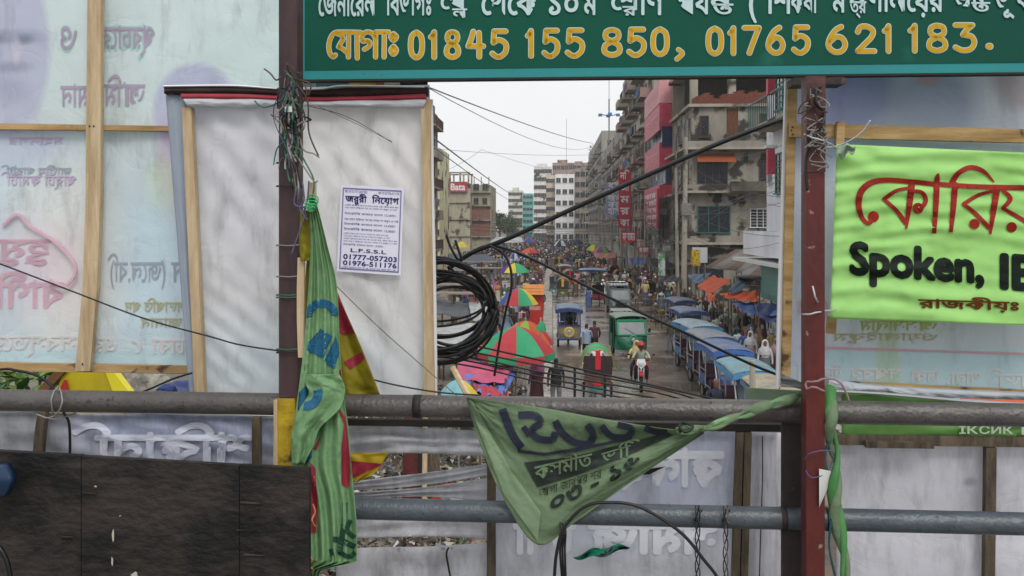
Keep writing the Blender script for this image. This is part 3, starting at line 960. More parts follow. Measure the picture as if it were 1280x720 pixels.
b.build('painted_letter', redp, lb, world=True)
b = MB()
strokeL([(778, 232, 10), (806, 262, 16), (780, 294, 12)], 5)
strokeL([(780, 294, 12), (830, 322, 14), (880, 352, 15)], 5)
strokeL([(890, 226, 22), (884, 300, 20), (878, 380, 8)], 8)
dot(810, 357, 6.5)
b.build('painted_letter', redp, lb, world=True)
if 0: line(lb, redp, [('\u09c7', 1071, 1108, 277, 224, .035), ('\u0995', 1103, 1164, 279, 226, .035), ('\u09be', 1155, 1178, 286, 226, .035), ('\u09bf\u09b0', 1180, 1247, 286, 230, .035), ('\u09af\u09bc', 1242, 1300, 286, 231, .035)], fn4px, .035, cut=.12)
line(lb, blkp, [('Spoken,', 1061, 1230, 341, 303, .065, True), ('IELTS', 1249, 1385, 359, 318, .065, True)], fn4px, .07, cut=.12, slope=.07)
line(lb, brnp, [('\u09b0\u09be\u099c\u0995\u09c0\u09af\u09bc\u0983', 1147, 1273, 384, 374, .035)], fn4px, .035, cut=.2, slope=.03)
# the plastic ties of the lime banner
tie = mat('white_plastic_cord', '#c6cacd', .4, .1, 20, trans=.2)
def cord(name, label, pts, r, m, D=None, cat='cord', wob=.4, n=5, sides=5, parent=None):
    P = [(p[0], p[1], p[2] if len(p) > 2 else D) for p in pts]
    S = spline([G(*p) for p in P], n)
    S = [q + V(random.uniform(-1, 1), random.uniform(-1, 1), random.uniform(-1, 1)) * wob * .002 for q in S]
    if parent is not None:
        return MB().tube(S, r, sides).build(name, m, parent, smooth=True, world=True)
    return MB().tube(S, r, sides).build(name, m, None, label, cat, smooth=True)
cord('corner_tie', 'white plastic cord tying the top corner of the lime banner to the red post', [(1048, 186, 2.39), (1040, 181, 2.3), (1030, 176, 2.185), (1012, 171, 2.18), (1006, 168, 2.22), (1020, 180, 2.26), (1040, 184, 2.35), (1062, 176, 2.34), (1078, 164, 2.33), (1088, 150, 2.32)], .0022, tie, parent=lb)
cord('corner_tie', 'white plastic cord tying the lower corner of the lime banner to the red post', [(1044, 388, 2.39), (1034, 388, 2.25), (1020, 391, 2.18), (1008, 393, 2.19), (1004, 392, 2.24), (1020, 386, 2.27), (1030, 387, 2.3), (1020, 374, 2.18), (1016, 358, 2.185)], .0022, tie, parent=lb)
knot = MB()
random.seed(3)
knot.grid(lambda u, v: G(1044 + 26 * u * (1 - .3 * v) + 6 * v, 181 + 17 * v * (1 - .5 * u) + 3 * math.sin(u * 9), 2.37 + .01 * math.sin(v * 8 + u * 5)), 10, 8, V(0, .001, 0))
knot.build('plastic_wrap', mat('clear_plastic', '#b9ccb8', .2, .1, 9, trans=.4), None, 'crumpled clear plastic wrapped round the top left corner of the lime banner', 'plastic wrap', smooth=True)

# --- green IRKNIK strip and white roll behind the top rail at right
gs = thing('green_strip_banner', 'grass green banner strip with mirrored white letters behind the rail at right', 'banner', G(1150, 545, 2.47))
fn5 = sheet([(1052, 488), (1350, 513), (1350, 546), (1052, 546)], 2.47, .008, 5, 17.0, nu=40, nv=12)
MB().grid(fn5, 50, 12, V(0, .001, 0)).build('cloth', mat('grass_cloth', '#6ea052', .6, .2, 4, '#567f44', trans=.3), gs, smooth=True, world=True)
line(gs, ink('white2', '#cfd8c8'), [('ІК', 1199, 1222, 542, 533, .03, True), ('СИК', 1224, 1266, 542, 533, .03, True), ('I', 1277, 1282, 543, 534, .03, True)], plane_fn(2.458), .04)
curve_strip(thing('white_cloth_roll', 'long rolled white cloth sagging under the right hoarding', 'cloth', G(1150, 490, 2.5)), [(1036, 472), (1080, 481), (1150, 486), (1280, 492), (1350, 495)], [(1036, 488), (1080, 491), (1150, 496), (1280, 500), (1350, 502)], 2.5, mat('white_roll', '#aeb4bd', .6, .2, 6), 'roll', amp=.01, thick=.03)
curve_strip(thing('folded_banner_edge', 'thin grey folded banner edge just above the right part of the rail', 'cloth', G(1150, 500, 2.49)), [(1040, 488), (1100, 491), (1200, 499), (1280, 504), (1350, 506)], [(1040, 491), (1100, 494), (1200, 503), (1280, 508), (1350, 510)], 2.45, mat('grey_fold', '#a9acae', .6, .2, 6), 'fold', amp=.004, thick=.01)

# ------------------------------------------------------------------ lower panels
D5 = 2.50
bmL = banner_mat('lower_left_cloth', '#b2b4bc', [BL(230, 540, 150, 40, D5, '#8a94b0', .4, .7), BL(20, 540, 60, 40, D5, '#8b8d92', .4, .7)], .3, dth=.56, dirt='#55565a')
SHEETS = {}
def panel(name, label, quad, D, m, amp=.006, seed=0, folds=None, nu=60, nv=40):
    o = thing(name, label, 'banner', G((quad[2][0] + quad[3][0]) / 2, quad[3][1], D))
    fn = sheet(quad, D, amp, 5, seed, folds=folds)
    MB().grid(fn, nu, nv, V(0, .0012, 0)).build('cloth', m, o, smooth=True, world=True)
    SHEETS[name] = on_sheet(quad, fn, .0035)
    return o
pa = panel('lower_left_sheet', 'grey blue printed sheet under the rail above the blackened plywood', [(-70, 514), (346, 521), (346, 640), (-70, 640)], D5, bmL, .012, 21, folds=[(-.6, 40, .006, 0, .5, .2, .3), (-.7, 50, .005, 2, .8, .3, .3)])
line(pa, ink('fog', '#b9bdca', .1), [('\u09b6\u09bf\u0995\u09be\u09a8\u09bf', 316, 90, 578, 545, .05)], SHEETS['lower_left_sheet'], .05)
curve_strip(pa, [(-70, 510), (100, 513), (200, 514), (345, 518)], [(-70, 514), (100, 516), (200, 518), (345, 522)], D5 - .02, mat('white_hem', '#dcdde0', .6, .1, 5), 'white_hem')
bent(pa, [(47, 57, 515), (43, 54, 540), (38, 49, 600)], D5 - .045, .02, wood_d)
bent(pa, [(314.5, 324, 522), (315, 325, 620)], D5 - .045, .02, wood_d)
bmM = banner_mat('lower_mid_cloth', '#c3c5cc', [BL(780, 560, 200, 90, D5, '#aeb6cb', .5, .5), BL(780, 820, 400, 118, D5, '#b6b7bb', .05, .8)], .4, dth=.6, dirt='#6f7078')
pc = panel('lower_middle_sheet', 'bluish white printed sheet with pale mirrored letters behind the triangular green cloth', [(612, 538), (931, 540), (931, 800), (612, 800)], D5, bmM, .007, 25)
lw = ink('fogwhite', '#cdd0d8', .15)
line(pc, lw, [('\u0995\u09be\u09b2', 905, 810, 606, 566, .06), ('\u09b8\u09ae\u09be\u099c', 898, 735, 690, 655, .06), ('\u099a\u09b6\u09bf', 720, 620, 690, 655, .06), ('\u09ac', 806, 770, 610, 580, .06)], SHEETS['lower_middle_sheet'], .06)
batten(pc, [(608, 800), (619, 800), (619, 541), (609, 541)], D5 - .04, .02, wood_d)
bent(pc, [(921, 930, 541), (918, 927, 620), (913, 922, 800)], D5 - .04, .02, wood_d)
bent(pc, [(931, 940, 541), (929, 938, 620), (924, 933, 800)], D5 - .04, .02, wood_d)
batten(pc, [(430, 532), (980, 540), (980, 531), (430, 524)], D5 - .035, .02, mat('sooty_wood', '#27231f', .9, .3, 9))
bmR = banner_mat('lower_right_cloth', '#cacad0', [BL(1212, 602, 7, 5, D5, '#8c8a98', .5, .6)], .35, dth=.62, dirt='#7a7a80')
pd = panel('narrow_grey_sheet', 'narrow dirty grey sheet between the twin battens and the dark column', [(934, 540), (984, 541), (984, 800), (930, 800)], D5 + .006, bmR, .005, 31)
MB().tube(spline([G(953, 545, D5 - .004), G(953, 600, D5 - .004), G(951, 660, D5 - .004), G(947, 800, D5 - .004)]), .0016, 4).build('seam', steel_dk, pd, world=True)
pe = panel('lower_right_sheet', 'plain dirty white sheet under the right part of the rails with grey wooden frame', [(1046, 545), (1350, 552), (1350, 800), (1046, 800)], D5, bmR, .006, 35)
batten(pe, [(1040, 556), (1350, 560), (1350, 547), (1040, 543)], D5 - .035, .02, wood_d)
batten(pe, [(1083, 560), (1168, 561), (1167, 554), (1083, 552)], D5 - .058, .02, wood_d)
batten(pe, [(1230, 800), (1243, 800), (1246, 560), (1233, 560)], D5 - .038, .02, wood_d)
# torn sheet: the strips between the slits
ts_ = thing('torn_sheet', 'dirty white sheet slit open into hanging strips, rubbish showing through', 'banner', G(520, 720, D5))
bmT = banner_mat('torn_cloth', '#c0c1c6', [], .4, dth=.55, dirt='#5f6064')
def strip(top, bot, seed, amp=.012):
    T = spline([(x, y, 0) for x, y in top], 8)
    B = spline([(x, y, 0) for x, y in bot], 8)
    N = len(T) - 1
    def fn(u, v):
        i = min(N, round(u * N))
        p = T[i].lerp(B[i], v)
        return G(p.x, p.y, D5 + amp * fbm(p.x * .012 + seed, p.y * .09, seed) + .006 * math.sin(v * 13 + p.x * .02))
    MB().grid(fn, N, 14, V(0, .0012, 0)).build('strip', bmT, ts_, smooth=True, world=True)
strip([(425, 528), (480, 532), (540, 535), (614, 540)], [(425, 570), (480, 567), (540, 567), (614, 571)], 1, .02)
strip([(425, 604), (480, 597), (540, 590), (614, 579)], [(425, 613), (480, 611), (540, 605), (614, 594)], 2)
strip([(425, 616), (480, 613), (540, 608), (614, 597)], [(425, 625), (480, 622), (540, 621), (614, 628)], 3)
strip([(425, 628), (480, 626), (540, 627), (614, 629)], [(425, 673), (480, 672), (540, 671), (614, 674)], 4, .02)
strip([(420, 686), (480, 684), (540, 683), (614, 678)], [(420, 800), (480, 800), (540, 800), (614, 800)], 5, .014)
MB().tube(spline([G(561, 684, D5 - .03), G(558, 692, D5 - .035), G(560, 706, D5 - .03), G(563, 722, D5 - .035)]), [.003] * 19, 5).build('tear', cable_m, ts_, world=True)

# blackened plywood board
pb = thing('plywood_board', 'blackened rotten plywood sheet filling the lower left corner', 'plywood board', G(190, 800, 2.12))
def burn_mat():
    m = mat('burnt_plywood', '#2c2521', .65, .3, 2.6, '#060606', .5, 24, stretch=(1, 1, 1.7), lo=.44, hi=.56, spots=('#4a3d35', 4.2, .62), spec=.4)
    return m
bp_m = burn_mat()
def pbq(x0, x1, y0, y1):
    return [(x0, y1), (x1, y1), (x1, y0 + (x1) * .055), (x0, y0 + x0 * .055)]
for (a, b, yt, dd) in ((-70, 101, 567, 0), (102, 299, 567.5, .002), (300, 386, 567, .004)):
    solid([(a, 800), (b, 800), (b, yt + b * .058 - 3), (a, yt + a * .058 - 3)], 2.12 - dd, .018, bp_m, 'sheet', pb)
wsc = mat('white_scar', '#b9b4a8', .8, .2, 40)
random.seed(12)
for (x, y, w, h) in ((141, 670, 1.6, 8), (140, 702, 1.2, 6), (168, 718, 5, 3), (119, 608, 2, 1), (150, 645, 1.2, .8)):
    vs = []
    for k in range(9):
        th = 2 * PI * k / 9
        q = random.uniform(.6, 1.2)
        vs.append((x + w * q * math.cos(th), y + h * q * math.sin(th)))
    c = MB()
    pts = [G(a, b, 2.1135) for a, b in vs]
    c.add(pts + [p + V(0, .0015, 0) for p in pts], [tuple(range(9))[::-1]] + [(i, (i + 1) % 9, 9 + (i + 1) % 9, 9 + i) for i in range(9)])
    c.build('paint_chip', wsc, pb, world=True)
splint = mat('brown_splinter', '#4a3a33', .8, .3, 20, '#26201d', .3, 60)
for k in range(12):
    x, y = random.choice(((90, 650), (180, 600), (330, 640), (40, 700), (150, 620), (330, 700), (230, 590)))
    x += random.uniform(-55, 50); y += random.uniform(-40, 40)
    x = min(max(x, 5), 372)
    L = random.uniform(12, 42)
    if y < 600 + x * .058 or x + L > 382: continue
    D = 2.112 if x < 240 else 2.1105
    MB().hexa([G(x, y, D), G(x + L, y + random.uniform(-2, 2), D), G(x + L * .9, y - .8, D), G(x + 2, y - random.uniform(1.5, 4), D)],
              [G(x, y, D + .01), G(x + L, y, D + .01), G(x + L, y - 1, D + .01), G(x, y - 2, D + .01)]).build('splinter', splint, pb, world=True)

# blue and black things at the left edge
MB().grid(lambda u, v: G(-40 + (44 + 8 * math.sin(v * PI)) * math.sin(u * PI * .5), 582 + 40 * v, 2.05 - .02 * math.sin(v * PI)), 10, 10, V(0, .03, 0)).build('blue_bag', mat('blue_plastic', '#122f4c', .35, .2, 9), None, 'corner of a dark blue plastic bag at the left edge before the plywood', 'bag', smooth=True)
MB().tube([G(-10 + 24 * math.sin(t), 690 - 10 + 40 - 60 * math.cos(t) + 20, 2.0) for t in [k * .2 for k in range(0, 14)]], .006, 8).build('black_hose', mat('black_rubber', '#0c0c0e', .4, .2, 9), None, 'thick black hose curving out of the bottom left corner', 'hose', smooth=True)

# ================================================================== THE STREET
# ------------------------------------------------------------------ ground, road, median
def road_mat():
    m = mat('wet_asphalt', '#6b6054', .42, .3, .6, '#4d453b', .45, 7, lo=.35, hi=.62, spots=('#8d8070', .3, .54), spec=.5)
    n, l = m.node_tree.nodes, m.node_tree.links
    z = n.new('ShaderNodeTexNoise')
    z.inputs['Scale'].default_value = .35
    z.inputs['Detail'].default_value = 6
    t = n.new('ShaderNodeTexCoord')
    l.new(t.outputs['Object'], z.inputs['Vector'])
    r = n.new('ShaderNodeMapRange')
    r.inputs['From Min'].default_value = .42
    r.inputs['From Max'].default_value = .58
    r.inputs['To Min'].default_value = .06
    r.inputs['To Max'].default_value = .42
    l.new(z.outputs['Fac'], r.inputs['Value'])
    l.new(r.outputs[0], n['Principled BSDF'].inputs['Roughness'])
    return m
gm = mat('muddy_ground', '#736a5f', .75, .35, .6, '#4f483f', .5, 6, spots=('#7d766a', 2.5, .62))
MB().add([(-900, -300, 0), (900, -300, 0), (900, 2500, 0), (-900, 2500, 0)], [(0, 1, 2, 3)]).build('ground', gm, kind='structure', origin=False)
rm = road_mat()
def strip_sheet(name, t0, t1, s0, s1, z, m, bumpy=0.0, nt_=8, ns=60):
    MB().grid(lambda u, v: W(t0 + (t1 - t0) * u, s0 + (s1 - s0) * v, z + bumpy * (fbm(u * 4, v * 60) + .5)), nt_, ns).build(name, m, kind='structure', origin=False)
strip_sheet('road', .05, 7.6, 5, 520, .012, rm)
strip_sheet('side_road', -9.0, -.75, 5, 520, .012, rm)
cm = mat('pale_concrete', '#a8a59d', .8, .25, 1.5, '#7d7a72', .4, 20, spots=('#5c5850', 4, .6))
b = MB()
for k in range(60):
    s0 = 6 + k * 2.6
    b.X = None
    q = [W(-.72, s0, .0), W(.02, s0, .0), W(.02, s0 + 2.57, .0), W(-.72, s0 + 2.57, .0)]
    hgt = .16 + random.uniform(-.012, .012)
    b.hexa(q, [p + V(0, 0, hgt) for p in q])
b.build('median_kerb', cm, kind='structure')
b = MB()
for k in range(90):
    s0 = 6 + k * 1.6
    q = [W(7.6, s0, 0), W(7.85, s0, 0), W(7.85, s0 + 1.57, 0), W(7.6, s0 + 1.57, 0)]
    b.hexa(q, [p + V(0, 0, .15) for p in q])
b.build('pavement_kerb', cm, kind='structure')
strip_sheet('pavement', 7.86, 10.4, 6, 260, .12, mat('grimy_paving', '#6f6a62', .7, .3, 1.2, '#4d4943', .4, 14), .01)
# long light puddle streaks are left to the wet road's gloss

# ------------------------------------------------------------------ buildings
GLASS = mat('dark_window_glass', '#20262c', .15, .4, 2, spec=.6)
DKV = mat('dark_opening', '#1c1b1c', .9, .3, 1)
def wallm(name, col, col2=None, st='#3b3833', th=.56, sc=.35):
    col = [min(.8, q * 1.3) for q in lin(col)]
    if col2: col2 = [min(.8, q * 1.3) for q in lin(col2)]
    return mat('wall_' + name, col, .85, .22, .5, col2, .2, 5, stretch=(1, 1, .45), spots=(st, sc, th))
WIN = {}
def win_mesh(w, h, m, bars=2, grille=False):
    k = (round(w, 2), round(h, 2), m.name, bars, grille)
    if k in WIN: return WIN[k]
    b = MB().mi(0)
    e = .07
    b.box(-w / 2 - e, -w / 2, -.06, .04, 0, h).box(w / 2, w / 2 + e, -.06, .04, 0, h)
    b.box(-w / 2 - e, w / 2 + e, -.06, .04, h, h + e).box(-w / 2 - e - .05, w / 2 + e + .05, -.14, .04, -e, 0)
    for i in range(1, bars):
        x = -w / 2 + w * i / bars
        b.box(x - .025, x + .025, -.045, .03, 0, h)
    if grille:
        for i in range(1, 6):
            b.box(-w / 2, w / 2, -.055, -.035, h * i / 6 - .015, h * i / 6 + .015)
    b.mi(1).box(-w / 2, w / 2, -.015, .03, 0.001, h - .001)
    me = bpy.data.meshes.new('window')
    me.from_pydata([tuple(p) for p in b.v], [], b.f)
    me.materials.append(m); me.materials.append(GLASS)
    me.polygons.foreach_set('material_index', b.m)
    WIN[k] = me
    return me

class Bld:
    def __init__(s, name, label, t0, t1, s0, s1, h, m, rz=0.0, group=None):
        """box in street coordinates; local x = across the street from t0, local y = along from s0"""
        s.w, s.d, s.h = t1 - t0, s1 - s0, h
        s.o = thing(name, label, 'building', W(t0, s0, 0), -ST + rz, group)
        s.m = m
        MB().box(0, s.w, 0, s.d, 0, h).build('wall', m, s.o)
    def part(s, name, x0, x1, y0, y1, z0, z1, m, **k):
        return MB().box(x0, x1, y0, y1, z0, z1).build(name, m, s.o, **k)
    def win(s, face, a, z, w, h, m, bars=2, grille=False, off=0.0):
        me = win_mesh(w, h, m, bars, grille)
        if face == 'F': return piece('window', me, s.o, (a, -.03 - off, z))
        if face == 'L': return piece('window', me, s.o, (-.03 - off, a, z), (0, 0, -PI / 2))
        if face == 'R': return piece('window', me, s.o, (s.w + .03 + off, a, z), (0, 0, PI / 2))
    def slab(s, z, ov, m, th=.16, name='floor_slab'):
        return s.part(name, -ov, s.w + ov, -ov, s.d + ov, z, z + th, m)
    def parapet(s, m, hgt=.9, th=.15, ov=.0):
        b = MB()
        w, d, h = s.w, s.d, s.h
        b.box(-ov, w + ov, -ov, th, h, h + hgt).box(-ov, w + ov, d - th, d + ov, h, h + hgt).box(-ov, th, th, d - th, h, h + hgt).box(w - th, w + ov, th, d - th, h, h + hgt)
        b.build('parapet', m, s.o)
    def balcony(s, face, a0, a1, z, dep, mwall, hgt=1.0, rail=None, roof=None):
        """slab and closed or barred front, standing out dep from the face"""
        b = MB()
        def bx(p0, p1, q0, q1, z0, z1):       # p along the face, q outward
            if face == 'L': b.box(-q1, -q0, p0, p1, z0, z1)
            elif face == 'F': b.box(p0, p1, -q1, -q0, z0, z1)
            else: b.box(s.w + q0, s.w + q1, p0, p1, z0, z1)
        bx(a0, a1, 0.004, dep, z, z + .14)
        if rail is None:
            bx(a0, a1, dep - .1, dep + .004, z + .14, z + hgt)
            bx(a0, a0 + .1, .004, dep - .1, z + .14, z + hgt)
            bx(a1 - .1, a1, .004, dep - .1, z + .14, z + hgt)
        f = b.build('balcony', mwall, s.o)
        if rail is not None:
            b = MB()
            n = max(2, int((a1 - a0) / .35))
            for i in range(n + 1):
                p = a0 + (a1 - a0) * i / n
                bx(p - .02, p + .02, dep - .05, dep - .01, z + .14, z + hgt)
            for i in range(max(1, int(dep / .35)) + 1):
                q = i * .35
                bx(a0 + .01, a0 + .05, q, q + .04, z + .14, z + hgt)
            bx(a0, a1, dep - .06, dep, z + hgt, z + hgt + .06)
            bx(a0, a0 + .06, .01, dep - .06, z + hgt, z + hgt + .06)
            b.build('railing', rail, f)
        return f

white_f = mat('white_frame', '#c9cbc8', .6, .15, 8)
teal_f = mat('teal_frame', '#2f6f66', .5, .2, 8, '#24564f')
brown_f = mat('brown_frame', '#4b3a30', .7, .2, 8)
grey_f = mat('grey_frame', '#807c74', .8, .2, 8)
pinkm = mat('pink_sign_paint', '#b93b52', .5, .15, 1.5, '#a02e44', spots=('#7c3443', .8, .6))
concr = wallm('concrete', '#928c80', '#726c60')
brick = mat('raw_brick', '#7d4636', .9, .35, 8, '#5c352b', .5, 30)
white_w = wallm('white_plaster', '#c2c4c8', '#aeb0b6', '#6c6c6c', .62)
mossy = wallm('beige_moss', '#827e74', '#625e56', '#34312c', .52, .7)

# B1 white and green, near right
s0, s1 = 24.0, 43.2
B = Bld('balcony_house', 'white plastered house with green glazed balconies and pink pillars, cut off by the right hoarding', 10.4, 22, s0, s1, 18, white_w)
L = s1 - s0
for k, (z, hgt) in enumerate(((4.3, 1.05), (10.0, 1.2), (13.4, 1.2))):
    B.balcony('L', L - 9 if k else L - 11.5, L - 1.2 if k else L - 1.8, z, 1.15 if k else 1.5, white_w if k == 0 else concr, hgt, rail=None if k == 0 else teal_f)
for z in (7.1, 10.9, 14.2):
    for a in (L - 3.2, L - 6.4, L - 9.6):
        B.win('L', a, z, 2.4, 1.75, teal_f, 4, True)
for z in (6.9, 10.3):
    B.part('pillar', -1.2, -.9, L - 5.2, L - 4.9, z + .9, z + 2.0, pinkm)
    B.part('pillar_cap', -1.28, -.82, L - 5.28, L - 4.82, z + 2.0, z + 2.14, white_f)
B.part('shutter', -.5, -.42, L - 4.5, L - .9, 2.2, 3.9, mat('teal_shutter', '#6d9a90', .6, .2, 9))
B.part('awning', -1.7, -.02, L - 9.2, L - .3, 3.95, 4.1, white_f)
for a in (L - 8, L - 5.6):
    B.win('L', a, .4, 1.9, 2.9, brown_f, 2)
B.parapet(white_w)

# B2 beige block with unfinished top
B = Bld('beige_block', 'stained beige corner block with an open unfinished brick storey on top', 10.4, 19.5, 66, 76, 14.4, mossy)
for z in (4.2, 8.0, 11.2):
    B.part('ledge', -.75, 9.15, -.9, 10.1, z, z + .17, concr)
    B.part('ledge_skirt', -.72, 9.1, -.87, -.75, z + .17, z + .62, mossy)
B.slab(14.4, .3, concr, .22)
B.part('curved_balcony', 2.6, 9, -1.6, -.95, 8.1, 8.8, wallm('soot', '#57534a', '#39362f', '#1f1e1b', .5))
for (a, z, w, h, m_, br, gr) in ((.9, 12.2, .55, 1.5, brown_f, 1, False), (5.9, 12.25, 1.7, 1.6, brown_f, 4, True), (1.5, 8.7, 2.1, 1.6, brown_f, 4, False), (5.8, 8.8, 1.6, 1.6, brown_f, 4, True),
                               (1.6, 5.1, 2.3, 1.9, teal_f, 3, False), (5.0, 5.5, 1.35, 1.3, white_f, 3, True), (1.3, 1.2, 1.9, 1.9, brown_f, 2, False), (4.6, 1.2, 1.9, 1.9, brown_f, 2, False)):
    B.win('F', a, z, w, h, m_, br, gr)
for z in (5.2, 8.9, 12.2):
    for a in (2.2, 6):
        B.win('L', a, z, 1.5, 1.5, grey_f, 2, True)
B.part('rust_streak', 2.55, 3.4, -.012, 0, 11.5, 14.3, mat('rust_stained_plaster', '#6d4526', .9, .4, 3, '#3a2a1e', stretch=(4, 1, .6)))
aw = MB()
aw.hexa([(.3, -.9, 10.3), (3.1, -.9, 10.3), (3.1, -.9, 10.26), (.3, -.9, 10.26)], [(.3, -.02, 10.95), (3.1, -.02, 10.95), (3.1, -.02, 10.9), (.3, -.02, 10.9)])
aw.build('orange_awning', mat('awning_brown', '#9c4f2c', .6, .2, 6, trans=.15), B.o)
b = MB()
random.seed(5)
for row in range(12):
    for k in range(38):
        if fbm(k * .25, 3.3) * 8 + 9 < row: continue
        x = k * .25 + (.12 if row % 2 else 0)
        b.box(x, x + .235, -.16, -.04, 14.63 + row * .082, 14.63 + row * .082 + .072)
b.build('brickwork', brick, B.o, kind='stuff')
for x in (-.1, 2.7, 5.6, 8.8):
    B.part('pillar', x, x + .55, -.0, .5, 14.62, 17.6, concr)
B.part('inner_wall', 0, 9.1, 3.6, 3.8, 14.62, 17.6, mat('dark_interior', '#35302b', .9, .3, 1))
B.part('roof_slab', -.4, 9.3, -.4, 10.2, 17.6, 17.85, concr)

# B3 pink signed block
B = Bld('pink_sign_block', 'narrow block with pink sign boards and blue glazing between its storeys', 10.4, 20, 76.3, 90, 17.5, wallm('old_plaster', '#8d877a', '#6a6458'))
L = 13.7
z_ = lambda y: zp(y, 83)
def sign(Bo, a0, a1, ytop, ybot, m, name='sign_board', dep=.9, s=83):
    return Bo.part(name, -dep - .12, -dep, a0, a1, zp(ybot, s), zp(ytop, s), m)
for (yt, yb, m_) in ((115, 141, mat('pale_pink_sign', '#c98c90', .6, .2, 4)), (142, 172, pinkm), (186, 216, pinkm), (235, 250, pinkm)):
    B.part('sign_board', -1.1, -.98, .6, L - 1, z_(yb), z_(yt), m_)
    B.part('sign_return', -1.1, 0, .5, .6, z_(yb), z_(yt), m_)
for (yt, yb) in ((166, 189), (217, 234)):
    for a in (2, 4.2, 6.4, 8.6, 10.8):
        B.win('L', a, z_(yb) + .1, 1.9, (z_(yt) - z_(yb)) * .8, mat('blue_white_frame', '#9aa8c0', .5, .2, 6), 2, off=.5)
B.part('glazed_bay', -.5, 0, .6, 12, z_(234), z_(165), mat('navy_bay', '#2b3354', .4, .3, 2))
B.part('bay_return', -.9, 0, .3, .5, z_(191), z_(168), mat('navy_glass', '#252b55', .2, .3, 2))
for (yt, yb, t_) in ((118, 138, '\u09ab\u09be\u09b6\u09a8'), (148, 168, '\u09b0\u09a8\u09bf \u099c\u09be\u09ae\u09be'), (192, 212, '\u099f\u09c7\u09b2\u09be\u09b0')):
    q = MB()
    letters(q, t_[::1], 11.0, 2.2, 0, 1, lambda px, py, l: V(-1.112 - l, px, z_(yb) + .35 + .9 * py), .02)
    q.build('sign_lettering', mat('faded_lettering', '#c9808e', .6, .1, 9), B.o)
for k in range(5):
    B.part('air_conditioner', -.62, -.02, 1.2 + k * 2.5, 2.0 + k * 2.5, 3.4 + (k % 3) * 3.2, 3.95 + (k % 3) * 3.2, white_f)
signtx = mat('sign_lettering', '#d8cfd2', .6, .1, 9)
tall = B.part('tall_sign', -1.25, -1.1, .8, 11.5, z_(286), z_(239), mat('red_sign_paint', '#b01f35', .5, .15, 2))
signtx = mat('sign_lettering', '#d8cfd2', .6, .1, 9)
def wall_text(par, strs, a0, a1, ztop, dz, x, h, m=signtx):
    for i, t in enumerate(strs):
        b = MB()
        z0 = ztop - dz * (i + 1)
        letters(b, t, a1, a0, 0, 1, lambda px, py, l, z0=z0: V(x - .01 - l, px, z0 + h * py), .03)
        b.build('sign_lettering', m, par)
wall_text(tall, ['\u09ac\u09be\u09b0', '\u09ac\u09a1\u09bc \u09ae\u09be\u0995\u09c7\u099f', '\u098f\u0996\u09be\u09a8\u09c7 \u09b8\u09ac', '\u09a7\u09b0\u09a8\u09c7\u09b0 \u09ae\u09be\u09b2', '\u09aa\u09be\u0993\u09af\u09bc\u09be \u09af\u09be\u09af\u09bc'], 1.5, 10.8, z_(240), .66, -1.26, .38)
B.part('green_sill_board', -1.2, -1.08, .8, 11.5, z_(292), z_(287), mat('green_board', '#2b6b45', .6, .2, 5))
B.parapet(concr)
for z in (6.2, 9.5, 12.7):
    B.win('F', 1.2, z, .8, 1.4, brown_f, 2)

# B4 tall block with many balconies
wb4 = wallm('weathered', '#8f8a80', '#6d695f', '#413e39', .55, .3)
B = Bld('tall_balcony_block', 'tall grey weathered block whose street side is a stack of balconies', 10.4, 24, 90.5, 130, 25.5, wb4)
L = 39.5
for fl in range(1, 8):
    z = fl * 3.15
    for j in range(5):
        a0 = 1 + j * 7.7
        mm = [wb4, concr, wallm('pinkish', '#8b6d68', '#6f5550'), concr][(fl + j * 2) % 4]
        B.balcony('L', a0, a0 + 4.2, z, 1.3, mm, 1.0, rail=brown_f if (fl * 3 + j) % 4 == 0 else None)
        B.win('L', a0 + 2.1, z + .3, 2.2, 2.0, brown_f, 3)
        B.win('L', a0 + 6, z + .9, 1.3, 1.3, grey_f, 2, True)
        if (fl + j) % 3 == 0:
            cl = MB()
            for q in range(4):
                cl.grid(lambda u, v, q=q: (-1.42 - .03 * math.sin(u * 9), a0 + .4 + q * .9 + .7 * u, z + 1.05 - .8 * v), 4, 3, V(.03, 0, 0))
            cl.build('hung_washing', mat('washing_%d' % ((fl + j) % 5), ['#8a3a3a', '#3f5c8c', '#b9b2a0', '#2f6b5c', '#7a4a74'][(fl + j) % 5], .8, .3, 6), B.o)
    B.slab(z - .05, .12, concr, .14)
B.parapet(concr)
b = MB()
for x, y in ((2, 3), (5, 9), (3, 20)):
    b.box(x, x + 3, y, y + 3, 25.5, 28)
b.build('stair_tower', concr, B.o)
for (a, yt, yb, m_, nm, dp) in ((9.0, 212, 285, mat('red_sign_paint', '#b01f35', .5, .15, 2), 'vertical_sign', 1.9), (22, 229, 269, mat('blue_sign', '#5d78a8', .6, .3, 3, '#8494ac'), 'hanging_sign', 1.7)):
    s_ = 90.5 + a
    f = B.part(nm, -2.9 if dp > 1.8 else -3.5, -1.5, a, a + .15, zp(yb, s_), zp(yt, s_), m_)
    st = ['\u09a8\u09bf', '\u099c\u09be', '\u09ae', '\u09b0', '\u0995\u09be'] if dp > 1.8 else ['\u09ac\u09b8', '\u09a8\u09ac', '\u0986\u09b2', '\u0995\u09b0', '\u09b9\u09be\u09b8']
    n_ = len(st)
    for i, t in enumerate(st):
        q = MB()
        zt = zp(yt, s_) - (zp(yt, s_) - zp(yb, s_)) * (i + .82) / n_
        x0_, x1_ = (-2.75, -1.7) if dp > 1.8 else (-3.3, -1.7)
        letters(q, t, x0_, x1_, 0, 1, lambda px, py, l, zt=zt, a=a: V(px, a - .01 - l, zt + .7 * py), .04)
        q.build('sign_lettering', signtx, f)

